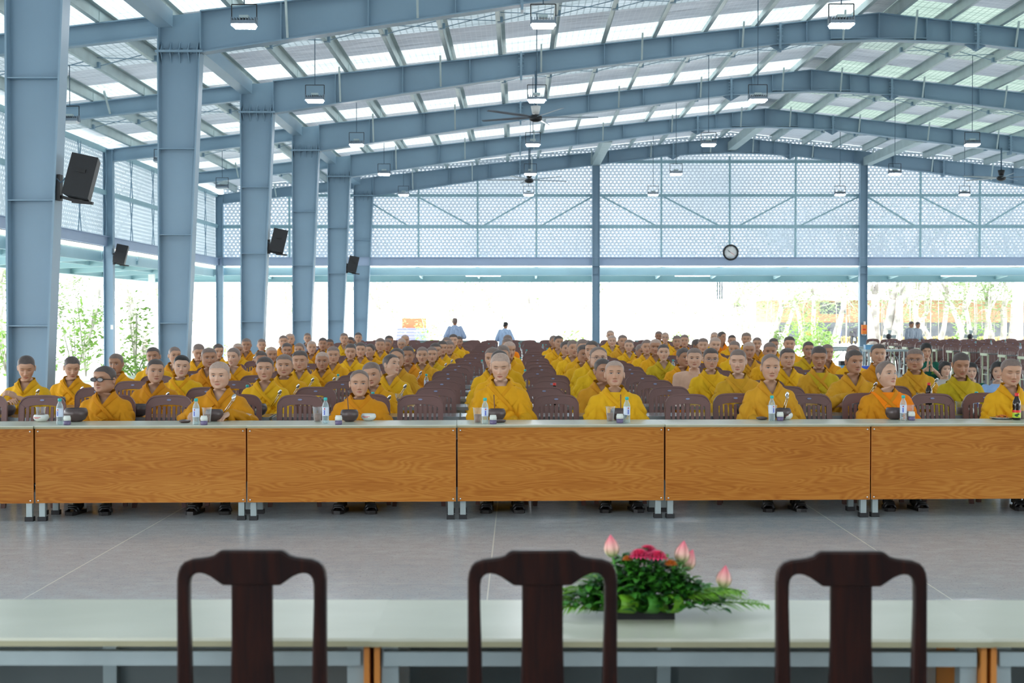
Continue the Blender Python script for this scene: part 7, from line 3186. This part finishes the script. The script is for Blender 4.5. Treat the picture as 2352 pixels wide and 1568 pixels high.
for k in range(150):
    x = PX(1860, 92) + k * .20
    if x > PX(2380, 92):
        break
    m.tube([(x, 92, 0), (x, 92, .42 + .03 * (k % 3))], .08, 6)
m.build('slats', M['bamboo'], t)
m = MB()
m.bar((PX(1860, 92), 91.9, .36), (PX(2380, 92), 91.9, .36), .05)
m.build('rail', M['bamboo'], t)

# violet steps and orange wall
st = empty('garden_stage', (PX(944, 92), 92, -.12), 0, 'violet blue garden steps below an orange wall', 'stage')
for k in range(5):
    m = MB()
    m.box(-1.0 - .0 * k, 1.0, k * .3, 1.8, k * .20, (k + 1) * .20 - .03)
    m.build('step', M['bluegrey_paint'], st)
m = MB()
m.box(-.75, .85, 2.0, 2.2, .9, 1.62)
m.build('orange_panel', M['orange_wall'], st)
for xp, z, yt, w, lb in ((2336, 57, 640, .16, 'white square post in the garden at the right edge'), (348, 46, 640, .09, 'thin pale post left of the second column')):
    m = MB()
    m.box(-w, w, -w, w, -.12, PH(yt, z) + 1)
    m.box(-w * 1.5, w * 1.5, -w * 1.5, w * 1.5, -.12, .1)
    o = m.build('garden_post', M['white'], None, (PX(xp, z), z, 0))
    tag(o, lb, 'post')


def motorbike(X, Y, col, label):
    r = empty('motorbike', (X, Y, -.12), rngt.uniform(.9, 1.3), label, 'motorbike', 'motorbikes parked before the tan building')
    for x in (-.6, .6):
        w = MB()
        pts = [(x + .27 * math.cos(2 * PI * k / 18), 0, .28 + .27 * math.sin(2 * PI * k / 18)) for k in range(19)]
        w.tube(pts, .045, 6, caps=False)
        for k in range(6):
            w.tube([(x, 0, .28), (x + .26 * math.cos(k * PI / 3), 0, .28 + .26 * math.sin(k * PI / 3))], .008, 4)
        w.build('wheel', M['black'], r)
    b = MB()
    b.prism([(-.75, .55), (-.2, .45), (.15, .38), (.35, .70), (.48, .95), (.38, .97), (.15, .62), (-.15, .66), (-.7, .74)], 1, -.12, .12)
    b.build('fairing', col, r)
    b = MB()
    b.box(-.35, .20, -.10, .10, .22, .45)
    b.build('engine', M['alu'], r)
    b = MB()
    b.prism([(-.65, .74), (.05, .70), (.05, .78), (-.65, .82)], 1, -.11, .11)
    b.build('seat', M['sole'], r)
    b = MB()
    b.tube([(.60, 0, .28), (.42, 0, .95)], .025, 6)
    b.tube([(.36, -.32, 1.02), (.42, 0, .96), (.36, .32, 1.02)], .015, 6)
    b.build('handlebar', M['black'], r)
    return r


for k, (xp, c_) in enumerate(((1800, 'white'), (1868, 'red_cap'), (1895, 'black'), (1932, 'label_blue'), (1960, 'black'), (2000, 'label_blue'))):
    motorbike(PX(xp, 88), 88 + (k % 2) * .8, M[c_], 'parked motorbike with %s bodywork, %s from the wide branching tree' % ({'white': 'white', 'red_cap': 'red', 'black': 'black', 'label_blue': 'blue'}[c_], ORD[k].replace('front', 'first')))

for o in bpy.data.objects:
    if o.name.startswith('tmp'):
        bpy.data.objects.remove(o, do_unlink=True)
